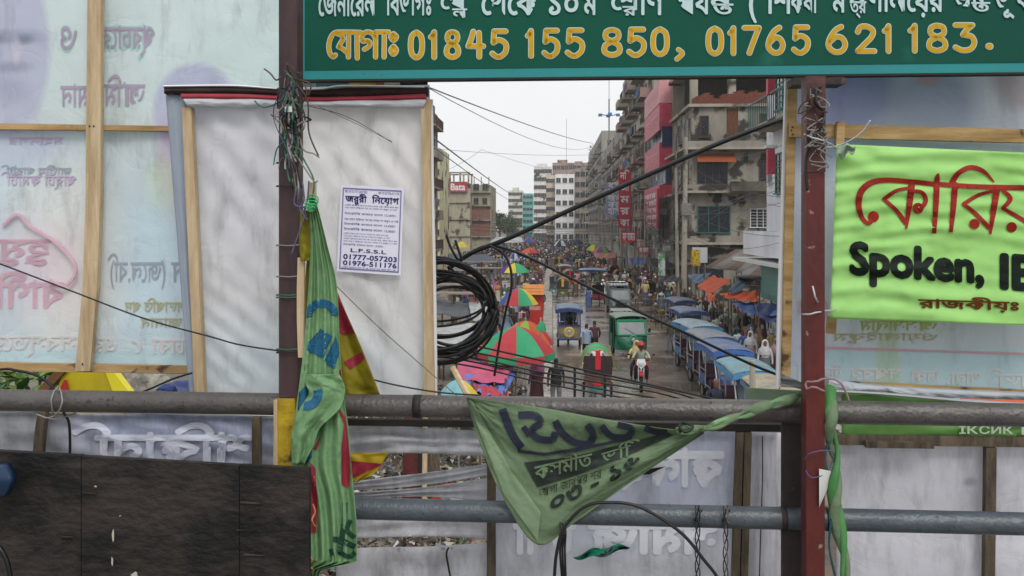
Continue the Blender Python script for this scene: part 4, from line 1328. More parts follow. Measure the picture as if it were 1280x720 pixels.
# B5 a, b grey blocks farther on
gw = wallm('grey_old', '#86847e', '#6c6a65', '#4c4b48', .57, .25)
for (nm, lab, sa, sb, h, t0, fl) in (('grey_block', 'long grey block with a red gabled stair head and a blue cross mast above', 131, 184, 19.5, 10.4, 6), ('old_grey_block', 'taller grey block at the bend, its flat roof planted with shrubs', 185, 252, 24.6, 10.4, 7)):
    B = Bld(nm, lab, t0, t0 + 14, sa, sb, h, gw)
    L = sb - sa
    for f in range(1, fl):
        B.slab(f * h / fl, .25, concr, .2)
        n = int(L / 4.4)
        for j in range(n):
            B.win('L', 2.2 + j * 4.4, f * h / fl + .9, 1.7, 1.5, grey_f, 2)
            if j % 3 == 1: B.balcony('L', .5 + j * 4.4, 3.9 + j * 4.4, f * h / fl, 1.1, gw, 1.1)
        for j in range(3):
            B.win('F', 2 + j * 4, f * h / fl + .9, 1.5, 1.5, grey_f, 2)
    B.parapet(gw)
    if nm == 'grey_block':
        MB().prism([(6, h), (14, h), (10, h + 1.9)], .3, 6).build('gable_roof', mat('rust_roof', '#6d4038', .8, .3, 3), B.o)
        MB().box(1, 4, 20, 24, h, h + 2.6).build('stair_tower', gw, B.o)
    else:
        b = MB()
        random.seed(4)
        for k in range(260):
            c = V(random.uniform(0, 3), random.uniform(45, 66), h + 1 + random.random() * 1.6)
            b.add([c + V(random.uniform(-.4, .4), random.uniform(-.4, .4), random.uniform(-.3, .4)) for _ in range(3)], [(0, 1, 2)])
        b.build('roof_shrub', mat('roof_leaf', '#3c4a30', .8, .3, 2), B.o, kind='stuff')

# far blocks closing the street where it bends
def far_block(name, label, x0, x1, ytop, s, dep, m, cols, rows, wm, ww=1.1, wh=1.2, side=None, sidecols=5, rz=0.0, roofbits=()):
    t0, t1 = ts(x0, s), ts(x1, s)
    h = zp(ytop, s)
    B = Bld(name, label, t0, t1, s, s + dep, h, m, rz)
    for r in range(rows):
        z = (r + .35) * h / rows + .4
        for c in range(cols):
            B.win('F', (c + .5) * (t1 - t0) / cols, z, ww, wh, wm, 2)
        if side:
            for c in range(sidecols):
                B.win(side, (c + .5) * dep / sidecols, z, ww, wh, wm, 2)
    B.parapet(m, .8)
    for (a, b_, q, hh) in roofbits:
        B.part('roof_house', a, b_, 1, q, h, h + hh, m)
    return B
far_block('white_block', 'white far block with three columns of small dark square windows', 694, 718, 221, 262, 22, wallm('far_white', '#cfd0d2', '#bcbdc0', '#8e8e90', .66), 3, 6, white_f, 1.3, 1.4, 'L', 6)
far_block('brown_grey_block', 'brownish grey far block with bay windows right of the white block', 718.5, 738, 214, 275, 20, wallm('far_brown', '#857a72', '#6c625b'), 3, 7, grey_f, 1.3, 1.5, roofbits=((1, 3, 4, 1.5),))
far_block('cream_step_block', 'cream and orange stepped far block left of the white block', 683, 693.5, 222, 285, 22, wallm('far_cream', '#b4a899', '#a0907f'), 3, 7, grey_f, 1, 1.1, 'L', 5)
far_block('pink_edge_block', 'tall white far block with a pink street side and small stair tower', 667.5, 690, 211, 330, 25, wallm('far_pale', '#c2bfbd', '#a9a6a4'), 5, 9, grey_f, 1.2, 1.3, 'L', 5, roofbits=((1, 5, 6, 2),))
far_block('red_topped_block', 'reddish grey far block showing over the roofs with an uneven top', 690.5, 736, 206, 350, 20, wallm('far_red', '#8f7772', '#7a655f'), 9, 9, grey_f, 1.3, 1.4, roofbits=((2, 6, 5, 2), (9, 12, 4, 1.4)))
B = far_block('pale_far_block', 'pale cream far block at the end of the street with rooftop water house', 635.5, 653, 240, 430, 25, wallm('far_beige', '#bdb9b0', '#aaa69c'), 5, 7, grey_f, 1.4, 1.4, roofbits=((2, 5, 5, 2.2),))
B = far_block('teal_far_block', 'far block wrapped in teal green building net', 653.5, 666, 244, 400, 20, wallm('far_teal', '#4f9a92', '#3f857e', '#3a6c68', .62), 3, 7, teal_f, 1.2, 1.2)

# left side
wL = wallm('left_concrete', '#97927f', '#7b7667', '#46433b', .55, .4)
s_ = 178
B = Bld('ruined_block', 'grey roofless concrete block carrying a red shop sign on its top floor', ts(520, s_), ts(587.5, s_), s_, s_ + 18, zp(229, s_), wL)
hB = zp(229, s_)
for x in (1, 4.2, 6.5, 8.6, 10.3):
    B.part('column', x, x + .35, 1, 1.35, hB, hB + 2.4, concr)
    B.part('column', x, x + .35, 8, 8.35, hB, hB + 2.4, concr)
B.part('roof_beam', 0, 10.8, .9, 1.3, hB + 2.1, hB + 2.4, concr)
B.part('roof_beam', 0, 10.8, 7.9, 8.3, hB + 2.1, hB + 2.4, concr)
B.part('roof_house', .3, 5.0, 2, 7, hB, hB + 3.4, wL)
sb = B.part('shop_sign', 6.6, 10.4, -.5, -.3, zp(240, s_), zp(227, s_), mat('faded_red_sign', '#a83a3c', .6, .2, 2, '#8f3033'))
q = MB()
letters(q, 'Bata', 7.0, 10.0, 0, 1, lambda px, py, l: V(px, -.52 - l, zp(237.5, s_) + 1.3 * py), .05, True)
q.build('sign_lettering', signtx, sb)
B.part('corner_pillar', 4.2, 4.6, -.3, 0, 0, hB + 2.0, white_f)
for (a, z) in ((6.0, 10.8), (6.0, 7.6)):
    B.win('F', a, z, 1.5, 1.5, white_f, 2)
for z in (3.4, 6.8, 10.2):
    B.part('ledge', 5, 10.9, -.35, 0, z, z + .18, concr)
B = Bld('brick_base_block', 'grey block with bare roof beams and brick lower wall beside the red sign', ts(589, 182), ts(613, 182), 182, 200, zp(231, 182), wL)
for z in (3.2, 6.6, 9.6, 12.4):
    B.part('floor_slab', -.2, 4.3, -.6, 0, z, z + .22, concr)
B.part('brick_panel', .1, 3.9, -.05, 0, 3.5, 9.4, mat('dull_brick', '#8a6355', .9, .3, 3, '#6d4f45'))
for (a, z, w) in ((1.0, 10.1, .9), (2.8, 10.1, .9), (1.0, 13.0, 1.1), (2.9, 13, 1.1), (2, 6.9, 1.5)):
    B.win('F', a, z, w, 1.2, grey_f, 2)
for a in (.3, 1.8, 3.4):
    B.part('column', a, a + .2, 2, 2.2, zp(231, 182), zp(231, 182) + 1.8, concr)
B = Bld('left_balcony_block', 'near left block of which only a sliver of balconies shows past the white panel', -24, -12.25, 66, 94, 17.4, wL)
for fl in range(1, 6):
    B.balcony('R', 20, 27, fl * 3.1, .75, concr, 1.0, rail=brown_f if fl % 2 else None)
    B.win('R', 24, fl * 3.1 + .4, 2, 2, brown_f, 3)
B = far_block('yellow_left_block', 'slim pale yellow block far left above the stalls', 544, 549, 190, 150, 14, wallm('left_yellow', '#b3b08c', '#9a977a'), 1, 7, grey_f, .5, 1.0)

# mast on the roofs
mt = thing('roof_mast', 'thin roof mast with blue crossed arms against the sky', 'mast', W(ts(761, 150), 150, 19.6))
bl = mat('blue_metal', '#3a74a8', .5, .2, 9)
MB().tube([(0, 0, 0), (0, 0, 7.5)], .12, 6).tube([(0, 0, 7.5), (0, 0, 11)], .05, 5).build('pole', grey_f, mt)
for (x, y) in ((1.5, 0), (-1.5, 0), (0, 1.3), (0, -1.3)):
    MB().bar((0, 0, 4.6), (x, y, 4.9), .14).box(x - .32, x + .32, y - .25, y + .25, 4.55, 5.0).build('arm', bl, mt)
an = thing('thin_aerial', 'hair thin aerial standing on the pale far roofs', 'mast', W(ts(708, 262), 262, 20.4))
MB().tube([(0, 0, 0), (0, 0, 17)], .07, 4).build('pole', grey_f, an)

# ------------------------------------------------------------------ people
SKIN = mat('brown_skin', '#6b4a38', .6, .15, 8)
HAIR = mat('black_hair', '#121010', .5, .2, 20)
PAL = {'white': '#cfd0d2', 'cream': '#b8ab90', 'red': '#a32a2a', 'maroon': '#5c1d2b', 'orange': '#c4622c', 'mustard': '#b08a2a', 'yellow': '#c9b03a', 'green': '#2f6b45', 'olive': '#57603a',
       'teal': '#1f6e72', 'sky blue': '#7f9fc4', 'blue': '#2f559c', 'navy': '#1d2742', 'purple': '#57376e', 'magenta': '#a82f78', 'pink': '#c77f93', 'grey': '#6f7173', 'black': '#1d1d20', 'brown': '#5a4232', 'pale green': '#9db394'}
def dull(h, k=.62):
    c = lin(h)
    g_ = .3 * c[0] + .55 * c[1] + .15 * c[2]
    return tuple(g_ + (q - g_) * k for q in c)
CL = {k: mat('cloth_' + k.replace(' ', '_'), dull(v), .8, .3, 9) for k, v in PAL.items()}

def person_mesh(pose, dress, detail=1):
    J = {}
    z0 = 0.0
    if pose == 'stand':
        P = dict(pel=(0, 0, .95), che=(0, .0, 1.25), nec=(0, .0, 1.44), hed=(0, .02, 1.56), top=(0, .0, 1.68))
        legs = {s: [(s * .09, 0, .9), (s * .1, .02, .5), (s * .1, -.01, .09), (s * .11, .13, .04)] for s in (-1, 1)}
        arms = {s: [(s * .17, 0, 1.38), (s * .23, -.02, 1.12), (s * .24, .05, .88), (s * .235, .09, .78)] for s in (-1, 1)}
    elif pose == 'walk':
        P = dict(pel=(0, 0, .93), che=(0, .03, 1.24), nec=(0, .05, 1.43), hed=(0, .08, 1.55), top=(0, .07, 1.67))
        legs = {-1: [(-.09, 0, .9), (-.1, .14, .5), (-.1, .27, .1), (-.1, .4, .06)], 1: [(.09, 0, .9), (.1, .03, .48), (.1, -.28, .16), (.1, -.2, .04)]}
        arms = {-1: [(-.17, .02, 1.38), (-.23, -.12, 1.13), (-.22, -.1, .9), (-.21, -.06, .81)], 1: [(.17, .02, 1.38), (.23, .1, 1.13), (.2, .27, .95), (.19, .34, .9)]}
    elif pose == 'ride':
        P = dict(pel=(0, -.1, .82), che=(0, .0, 1.12), nec=(0, .06, 1.32), hed=(0, .1, 1.45), top=(0, .09, 1.57))
        legs = {s: [(s * .1, -.08, .8), (s * .2, .34, .72), (s * .2, .22, .32), (s * .2, .36, .26)] for s in (-1, 1)}
        arms = {s: [(s * .18, .05, 1.27), (s * .29, .22, 1.05), (s * .32, .5, 1.0), (s * .32, .58, .99)] for s in (-1, 1)}
    else:                                   # sit
        P = dict(pel=(0, 0, .5), che=(0, .02, .82), nec=(0, .05, 1.0), hed=(0, .09, 1.13), top=(0, .08, 1.25))
        legs = {s: [(s * .1, .0, .48), (s * .14, .42, .47), (s * .14, .4, .09), (s * .14, .53, .04)] for s in (-1, 1)}
        arms = {s: [(s * .17, .03, .96), (s * .23, .12, .72), (s * .17, .36, .6), (s * .14, .44, .58)] for s in (-1, 1)}
    vs = [P['pel'], P['che'], P['nec'], P['hed'], P['top']]
    rd = [(.125, .1), (.15, .105), (.055, .055), (.085, .1), (.06, .07)]
    es = [(0, 1), (1, 2), (2, 3), (3, 4)]
    sl = {(0, 1): 1, (1, 2): 1, (2, 3): 0, (3, 4): 3}
    lr = [(.095, .1), (.065, .065), (.042, .045), (.038, .035)]
    ar = [(.055, .055), (.045, .045), (.032, .032), (.035, .022)]
    long_s = dress in ('kurta', 'shirt_long', 'sari')
    for s in (-1, 1):
        i = len(vs)
        vs += legs[s]
        rd += lr
        es += [(0, i), (i, i + 1), (i + 1, i + 2), (i + 2, i + 3)]
        low = 2 if dress in ('shirt', 'kurta', 'shirt_long', 'sari') else 2
        for k, e in enumerate(es[-4:]):
            sl[e] = (2 if k < 3 else 0)
        i = len(vs)
        vs += arms[s]
        rd += ar
        es += [(1, i), (i, i + 1), (i + 1, i + 2), (i + 2, i + 3)]
        for k, e in enumerate(es[-4:]):
            sl[e] = 1 if k < (3 if long_s else 2) else 0
    me = bpy.data.meshes.new('person')
    me.from_pydata(vs, es, [])
    o = bpy.data.objects.new('person', me)
    COL.objects.link(o)
    bpy.context.view_layer.objects.active = o
    o.modifiers.new('skin', 'SKIN')
    sk = me.skin_vertices[0].data
    for i, r in enumerate(rd):
        sk[i].radius = r
        sk[i].use_root = i == 0
    if detail:
        sb_ = o.modifiers.new('sub', 'SUBSURF')
        sb_.levels = sb_.render_levels = 1
    dg = bpy.context.evaluated_depsgraph_get()
    dg.update()
    ev = o.evaluated_get(dg).to_mesh()
    pv = [V(q.co) for q in ev.vertices]
    pf = [list(p.vertices) for p in ev.polygons]
    ce = [V(p.center) for p in ev.polygons]
    nr = [V(p.normal) for p in ev.polygons]
    o.evaluated_get(dg).to_mesh_clear()
    bpy.data.objects.remove(o)
    bpy.data.meshes.remove(me)
    mi = []
    for c, nn in zip(ce, nr):
        best, bs = 9, 0
        for e in es:
            a, b_ = V(vs[e[0]]), V(vs[e[1]])
            d = b_ - a
            t = max(0, min(1, (c - a).dot(d) / d.length_squared))
            q = (c - a - d * t).length
            if q < best: best, bs = q, sl[e]
        if c.z > P['nec'][2] + .05:
            face = nn.y > .25 and c.z < P['top'][2] - .04
            bs = 0 if face or (c.z < P['hed'][2] - .03 and dress != 'sari') else 3
        mi.append(bs)
    b = MB()
    b.v, b.f, b.m = pv, pf, mi
    py, pz = P['pel'][1], P['pel'][2]
    n = 10
    if pose in ('stand', 'walk'):
        def skirt(z1, zz0, r1, r0, slot):
            b.cur = slot
            b.lathe([(r1, z1), ((r0 + r1) / 2 * 1.02, (z1 + zz0) / 2), (r0, zz0)], n, (0, py + (.02 if pose == 'walk' else 0), 0))
        if dress == 'kurta': skirt(1.15, .55, .165, .215 if pose == 'stand' else .26, 1)
        if dress == 'lungi': skirt(.98, .22, .155, .19 if pose == 'stand' else .27, 2)
        if dress == 'sari': skirt(1.1, .08, .165, .24 if pose == 'stand' else .3, 2)
        if dress == 'shirt' or dress == 'lungi': skirt(1.2, .86, .158, .165, 1)
    if dress == 'sari':                      # scarf over head and shoulders
        b.cur = 3
        t_ = V(P['top'])
        b.lathe([(.02, t_.z + .02), (.09, t_.z - .02), (.12, t_.z - .12), (.13, t_.z - .22), (.21, t_.z - .34), (.2, t_.z - .5)], n, (t_.x, t_.y - .06, 0))
    m2 = bpy.data.meshes.new('person')
    m2.from_pydata([tuple(p) for p in b.v], [], b.f)
    for k in range(4): m2.materials.append([SKIN, CL['white'], CL['navy'], HAIR][k])
    m2.polygons.foreach_set('material_index', b.m)
    m2.polygons.foreach_set('use_smooth', [True] * len(m2.polygons))
    m2.update()
    return m2
PM = {}
def person(t, s, head, top, bot, pose='walk', dress='shirt', hat=None, label=None, group='people in the market street', z=0.0, sc=1.0, name='person'):
    k = (pose, dress, s < 60)
    if k not in PM:
        PM[k] = person_mesh(pose, dress, 1 if s < 60 else 0)
    o = bpy.data.objects.new(name, PM[k])
    COL.objects.link(o)
    o.location = W(t, s, z)
    o.rotation_euler = (0, 0, -ST + head)
    o.scale = (sc, sc, sc)
    for i, m_ in ((1, CL[top]), (2, CL[bot]), (3, CL[hat] if hat else HAIR)):
        o.material_slots[i].link = 'OBJECT'
        o.material_slots[i].material = m_
    o['label'] = label
    o['category'] = 'person'
    if group: o['group'] = group
    return o
AW, TO = 0.0, PI                           # walking away from us, towards us
def pp(px, s): return ts(px, s)
person(pp(733, 35.5), 35.5, AW, 'sky blue', 'black', 'walk', 'shirt', None, 'man in light blue shirt walking away behind the green hooded rickshaw')
person(pp(743, 36.6), 36.6, AW, 'maroon', 'black', 'walk', 'shirt_long', None, 'man in maroon shirt walking away beside the man in light blue')
person(pp(677, 54), 54, AW, 'navy', 'grey', 'walk', 'shirt', None, 'man in dark blue shirt walking on the median beside the red kiosk')
person(pp(719, 71), 71, .3, 'orange', 'brown', 'walk', 'lungi', None, 'man in orange walking behind the three wheeler in mid road', sc=.97)
person(pp(838, 38.7), 38.7, .15, 'olive', 'sky blue', 'walk', 'shirt', None, 'man in olive shirt and pale shorts walking beside the parked blue rickshaws')
person(pp(826, 51), 51, .1, 'grey', 'white', 'stand', 'kurta', 'white', 'man in long grey tunic and white cap with his back to us', sc=1.05)
person(pp(838, 57), 57, -.3, 'sky blue', 'grey', 'stand', 'kurta', None, 'man in long sky blue tunic standing under the lamp at the stalls')
person(pp(870, 43), 43, .4, 'white', 'grey', 'stand', 'kurta', 'white', 'man in white tunic and white cap behind the last blue rickshaw')
person(pp(879, 42), 42, .2, 'white', 'navy', 'stand', 'shirt', None, 'bareheaded man in white shirt behind the last blue rickshaw')
person(pp(894, 39), 39, .1, 'pale green', 'grey', 'stand', 'shirt_long', None, 'man in pale green shirt with his back to us beside the long rickshaw roof', sc=1.05)
person(pp(935, 33), 33, 2.6, 'white', 'pink', 'stand', 'sari', 'white', 'woman in white headscarf standing by the stalls at right')
person(pp(944, 34), 34, 2.2, 'mustard', 'brown', 'stand', 'sari', 'mustard', 'woman in mustard headscarf between the two white scarved women')
person(pp(953, 30.5), 30.5, 2.9, 'white', 'grey', 'stand', 'sari', 'white', 'second woman in white headscarf, nearest the pale frame edge')
person(pp(967, 31), 31, 2.4, 'pink', 'maroon', 'stand', 'sari', 'pink', 'woman in pink headscarf half hidden by the right hoarding frame')
person(pp(920, 36.5), 36.5, .4, 'teal', 'navy', 'stand', 'kurta', None, 'man in teal tunic bending over a stall behind the blue rickshaws')
person(pp(893, 22.6), 22.6, TO + .2, 'navy', 'grey', 'stand', 'shirt', 'grey', 'man in navy polo shirt and grey cap standing in front of the nearest rickshaw', sc=1.03)
person(pp(695, 26.2), 26.2, AW, 'black', 'grey', 'stand', 'shirt', None, 'man in black jacket seen from behind just above the rail on the kerb')
person(pp(671, 26.8), 26.8, .6, 'magenta', 'maroon', 'stand', 'sari', 'magenta', 'woman in magenta cloth under the big red and green umbrella')

# random walkers, each with a look of its own
TOPS = list(PAL) + ['white', 'grey', 'cream', 'sky blue', 'black', 'navy', 'white', 'brown']
used_looks = {}
LAST = []
def walker(t, s, where, i):
    for _ in range(60):
        top, bot = random.choice(TOPS), random.choice(['grey', 'black', 'navy', 'brown', 'cream', 'olive', 'blue', 'maroon'])
        dress = random.choice(['shirt', 'shirt', 'shirt', 'lungi', 'lungi', 'kurta', 'kurta', 'sari', 'shirt_long'])
        hat = random.choice([None, None, None, 'white', 'white', 'red']) if dress != 'sari' else random.choice(['black', 'magenta', 'white', 'orange', 'teal'])
        k = (top, bot if dress != 'kurta' else '', dress, hat)
        if k not in used_looks and top != bot: break
    used_looks[k] = 1
    away = random.random() < .5
    pose = random.choice(['walk', 'walk', 'stand'])
    lowd = {'shirt': bot + ' trousers', 'shirt_long': 'long sleeves and ' + bot + ' trousers', 'lungi': bot + ' lungi', 'kurta': 'long tunic', 'sari': bot + ' dress'}[dress]
    hd = {None: 'bareheaded', 'red': 'red capped', 'white': 'white capped'}.get(hat, '') if dress != 'sari' else hat + ' scarfed'
    who = 'woman' if dress == 'sari' else 'man'
    if dress == 'kurta':
        lab = '%s man in long %s tunic %s' % (hd, top, where)
    elif dress == 'sari':
        lab = '%s woman in %s and %s %s' % (hd, top, lowd, where)
    elif dress == 'shirt_long':
        lab = '%s man, long sleeved %s shirt, %s trousers %s' % (hd, top, bot, where)
    else:
        lab = '%s man in %s shirt and %s %s' % (hd, top, lowd, where)
    return person(t, s, (AW if away else TO) + random.uniform(-.9, .9), top, bot, pose, dress, hat, lab, sc=random.uniform(.93, 1.04))
random.seed(21)
taken = []
def free(t, s, r=.55):
    for a, b_ in taken:
        if abs(a - t) < r and abs(b_ - s) < r: return False
    taken.append((t, s))
    return True
ZONES = [(1.4, 6.2, 60, 84, 14, 'in mid road beyond the tempo'),   # t0, t1, s0, s1, n, where
    (6.6, 9.8, 33, 47, 24, 'among the right stalls'), (6.6, 9.5, 47, 62, 22, 'under the beige block'), (6.2, 9.5, 62, 85, 30, 'below the pink signs'),
    (-3.2, -.9, 29, 46, 14, 'near the big umbrellas'), (-6, -.8, 46, 62, 24, 'in the left market'), (-7, -.8, 62, 85, 24, 'left of the median'),
    (1.5, 6.3, 84, 110, 26, 'past the dark three wheeler'), (-8, .2, 85, 115, 30, 'in the far left crowd'), (.5, 6.5, 110, 140, 24, 'below the grey block'),
    (-9, 0, 115, 150, 26, 'in the distant left crowd')]
n_i = 0
for (a, b_, c, d, n, wh) in ZONES:
    for _ in range(n):
        for _ in range(20):
            t, s = random.uniform(a, b_), random.uniform(c, d)
            if free(t, s): break
        walker(t, s, wh, n_i)
        n_i += 1
# farther crowd: one mass
random.seed(8)
b = MB()
crowd_cols = [CL[k] for k in ('white', 'red', 'blue', 'grey', 'black', 'mustard', 'sky blue', 'maroon', 'green', 'cream', 'pink', 'navy')]
for k in range(1900):
    s = 112 + 262 * random.random() ** 1.4
    t = random.uniform(-14, 9.5) * (1 if random.random() < .5 else .8) + max(0, s - 200) * -.02
    hh = random.uniform(1.5, 1.75)
    x, y, _ = W(t, s)
    r = .24
    b.mi(random.randrange(12)).lathe([(.2, 0), (.17, .8), (r, hh * .8), (.08, hh * .86)], 5, (x, y, 0))
    b.mi(12).lathe([(.08, hh * .84), (.12, hh * .93), (.04, hh)], 5, (x, y, 0))
b.build('distant_crowd', crowd_cols + [HAIR], None, 'dense crowd filling the street where it fades into the distance', 'crowd', kind='stuff')

# ------------------------------------------------------------------ vehicles
tyre = mat('tyre_rubber', '#17171a', .8, .2, 20)
rimm = mat('grey_rim', '#8b8d90', .4, .2, 20, metal=.6)
chrome = mat('bright_tube', '#b5b8bb', .3, .1, 20, metal=.7)
def wheel(par, x, y, r, w=.09, spokes=0):
    o = MB().lathe([(r * .78, -w / 2), (r * .97, -w / 2), (r, -w / 4), (r, w / 4), (r * .97, w / 2), (r * .78, w / 2), (r * .78, -w / 2)], 18, axis='x')
    f = o.build('wheel', tyre, par, smooth=False)
    f.location = (x, y, r)
    q = MB()
    if spokes:
        q.lathe([(r * .77, -.015), (r * .82, 0), (r * .77, .015)], 18, axis='x')
        for k in range(spokes):
            th = 2 * PI * k / spokes
            q.bar((0, 0, 0), (0, r * .8 * math.cos(th), r * .8 * math.sin(th)), .008)
        q.lathe([(.03, -.05), (.03, .05)], 8, axis='x')
    else:
        q.lathe([(0.001, -w * .3), (r * .35, -w * .45), (r * .78, -w * .3)], 12, axis='x').lathe([(0.001, w * .3), (r * .35, w * .45), (r * .78, w * .3)], 12, axis='x')
    q.build('rim', rimm, f)
    return f

def erick(label, roofc, bodyc, loc, rz, group, spare=True, roof_long=2.45):
    o = thing('electric_rickshaw', label, 'rickshaw', loc, rz, group)
    bm_, rf = mat('body_' + bodyc[1:], dull(bodyc, .7), .45, .4, 6, spots=('#4a453e', 5, .58)), mat('roof_' + roofc[1:], [q * .72 for q in dull(roofc, .85)], .55, .35, 2.0, bump=.3, bscale=6, spots=('#77797a', 2.6, .56))
    fr = MB()
    for x in (-.52, .52):
        fr.tube(spline([(x, -1.15, .35), (x, -1.2, 1.2), (x * .98, -1.12, 1.68)], 4), .022, 6)
        fr.tube([(x, -.35, .4), (x * .98, -.35, 1.7)], .02, 6)
        fr.tube(spline([(x * .9, .95, .8), (x * .92, .75, 1.3), (x * .95, .6, 1.7)], 4), .022, 6)
        fr.tube([(x, -1.15, .5), (x, .3, .5)], .02, 6).tube([(x, -1.18, .95), (x, -.35, .95)], .016, 6)
    fr.tube([(-.52, -1.2, .95), (.52, -1.2, .95)], .02, 6).tube([(-.55, -1.32, .42), (.55, -1.32, .42)], .03, 6)
    fr.tube([(-.2, -1.2, .98), (-.2, -1.14, 1.65)], .012, 5).tube([(.2, -1.2, .98), (.2, -1.14, 1.65)], .012, 5).tube([(-.38, -1.2, .98), (-.38, -1.14, 1.65)], .012, 5).tube([(.38, -1.2, .98), (.38, -1.14, 1.65)], .012, 5)
    fr.build('frame', chrome if bodyc != '#20396e' else mat('blue_tube', '#3a5b86', .4, .2, 9), o)
    L0, L1 = -1.3, -1.3 + roof_long
    MB().grid(lambda u, v: (-.62 + 1.24 * u, L0 + (L1 - L0) * v, 1.70 + .13 * math.sin(u * PI) ** .6 + .05 * math.sin(v * PI) + .008 * fbm(u * 5, v * 7)), 12, 12, V(0, 0, .03)).build('roof', rf, o, smooth=True)
    fl = MB()
    for (x, ) in ((-.63,), (.63,)):
        fl.grid(lambda u, v, x=x: (x * (1 + .01 * math.sin(u * 20)), L0 + (L1 - L0) * u, 1.72 - .13 * v), 10, 2, V(.004, 0, 0))
    fl.grid(lambda u, v: (-.62 + 1.24 * u, L0 - .01, 1.72 + .1 * math.sin(u * PI) - .16 * v), 8, 2, V(0, .004, 0)).grid(lambda u, v: (-.62 + 1.24 * u, L1 + .01, 1.72 + .1 * math.sin(u * PI) - .14 * v), 8, 2, V(0, .004, 0))
    fl.build('roof_fringe', mat('fringe_' + bodyc[1:], bodyc, .6, .2, 9), o)
    MB().box(-.5, .5, -1.15, .55, .34, .42).build('floor', tyre, o)
    MB().prism([(-1.17, .42), (-.55, .42), (-.5, .7), (-.98, .74), (-1.1, 1.05), (-1.18, 1.05)], -.49, .49).build('rear_seat', mat('seat_vinyl', '#4d2a3a', .5, .3, 5), o)
    MB().prism([(-.1, .42), (.25, .42), (.25, .68), (-.05, .72)], -.48, .48).build('driver_seat', mat('seat_vinyl', '#4d2a3a', .5, .3, 5), o)
    MB().box(-.5, .5, -1.235, -1.195, .45, .93).build('back_panel', mat('painted_panel', '#8d7b4a', .5, .5, 3, bodyc), o)
    MB().add([(-.42, .7, .4), (.42, .7, .4), (.4, 1.0, .45), (-.4, 1.0, .45), (-.44, .78, .98), (.44, .78, .98), (.3, 1.08, .88), (-.3, 1.08, .88)],
             [(0, 1, 5, 4), (3, 7, 6, 2), (0, 4, 7, 3), (1, 2, 6, 5), (4, 5, 6, 7), (0, 3, 2, 1)]).build('front_cowl', bm_, o)
    MB().add([(-.4, .8, 1.0), (.4, .8, 1.0), (.42, .62, 1.6), (-.42, .62, 1.6)], [(0, 1, 2, 3)]).build('windscreen', mat('clear_screen', '#5d6b74', .1, .1, 3, spec=.8), o)
    for s in (-1, 1):
        MB().box(s * .5 - .015, s * .5 + .015, -1.15, -.4, .46, .8).build('side_panel', bm_, o)
        MB().prism([(-1.1, .5), (-1.05, .62), (-.5, .62), (-.4, .48)], s * .42, s * .58).build('mudguard', bm_, o)
        wheel(o, s * .5, -.78, .25, .1)
    MB().lathe([(.001, .03), (.08, .02), (.1, -.03)], 12, (0, 1.1, .78), axis='y').build('headlight', chrome, o)
    wheel(o, 0, 1.12, .25, .1)
    MB().tube([(-.3, .72, 1.08), (0, .8, 1.02), (.3, .72, 1.08)], .016, 6).tube([(0, .82, 1.0), (0, 1.1, .3)], .025, 6).build('handlebar', tyre, o)
    if spare:
        f = MB().lathe([(.1, -.05), (.2, -.06), (.26, -.03), (.26, .03), (.2, .06)], 16, (0, -1.3, .72), axis='y').build('spare_wheel', mat('cream_cover', '#b7a56a', .5, .3, 6), o)
        MB().lathe([(.001, -.07), (.08, -.065), (.1, -.05)], 12, (0, -1.3, .72), axis='y').build('hub', chrome, f)
    return o
erick('blue framed electric rickshaw driving away with a round spare wheel on its back', '#7189a8', '#20396e', W(pp(711, 41), 41.6), -ST, 'electric rickshaws')
erick('dark blue electric rickshaw standing across the road, seen from its side', '#6f94b5', '#1c2148', W(pp(742, 77), 77), -ST - PI / 2 - .1, 'electric rickshaws', False)
erick('pale roofed rickshaw in mid road just behind a cycle rickshaw', '#a9b7ba', '#7a3b3b', W(pp(706, 84), 84), -ST, 'electric rickshaws', False)
RW = [('blue grey roofed rickshaw, last of the parked row beside the white capped man', '#7284ae', '#2c4a7a', 40.2, 859, .08), ('long pale blue roofed rickshaw with worn roof in the parked row', '#9cb8c6', '#3d7fb0', 34.6, 868, .12),
      ('grey roofed rickshaw squeezed between the long pale one and the periwinkle one', '#8b97a6', '#34557f', 31.2, 886, .1), ('faded navy roofed rickshaw at the far end behind the parked row', '#5d6c8c', '#2c3f66', 45.6, 850, .1),
      ('rickshaw with ridged periwinkle roof in the middle of the parked row', '#6c82b6', '#3a63a8', 28.2, 903, .06), ('turquoise roofed rickshaw near the bottom of the parked row', '#7db3c2', '#4a8fc0', 24.2, 931, .0),
      ('cream roofed rickshaw nearest to us at the pale frame edge', '#c2b493', '#5a7a9a', 21.3, 966, -.05)]
for lab, rc_, bc, s, px, tw in RW:
    erick(lab, rc_, bc, W(pp(px, s), s), -ST + PI + tw, 'electric rickshaws', True, 2.7 if s in (34.6,) else 2.45)
for s, px, lab, a, b_ in ((37.4, 857, 'seated driver in teal shirt inside the parked row of blue rickshaws', 'teal', 'navy'), (31.2, 884, 'seated man in white shirt and dark trousers in the parked rickshaw row', 'white', 'black'), (41.8, 712, 'black shirted passenger seen in the back of the blue framed rickshaw', 'black', 'black')):
    person(pp(px, s), s - .3, TO if px > 800 else AW, a, b_, 'sit', 'shirt', None, lab, z=.3)

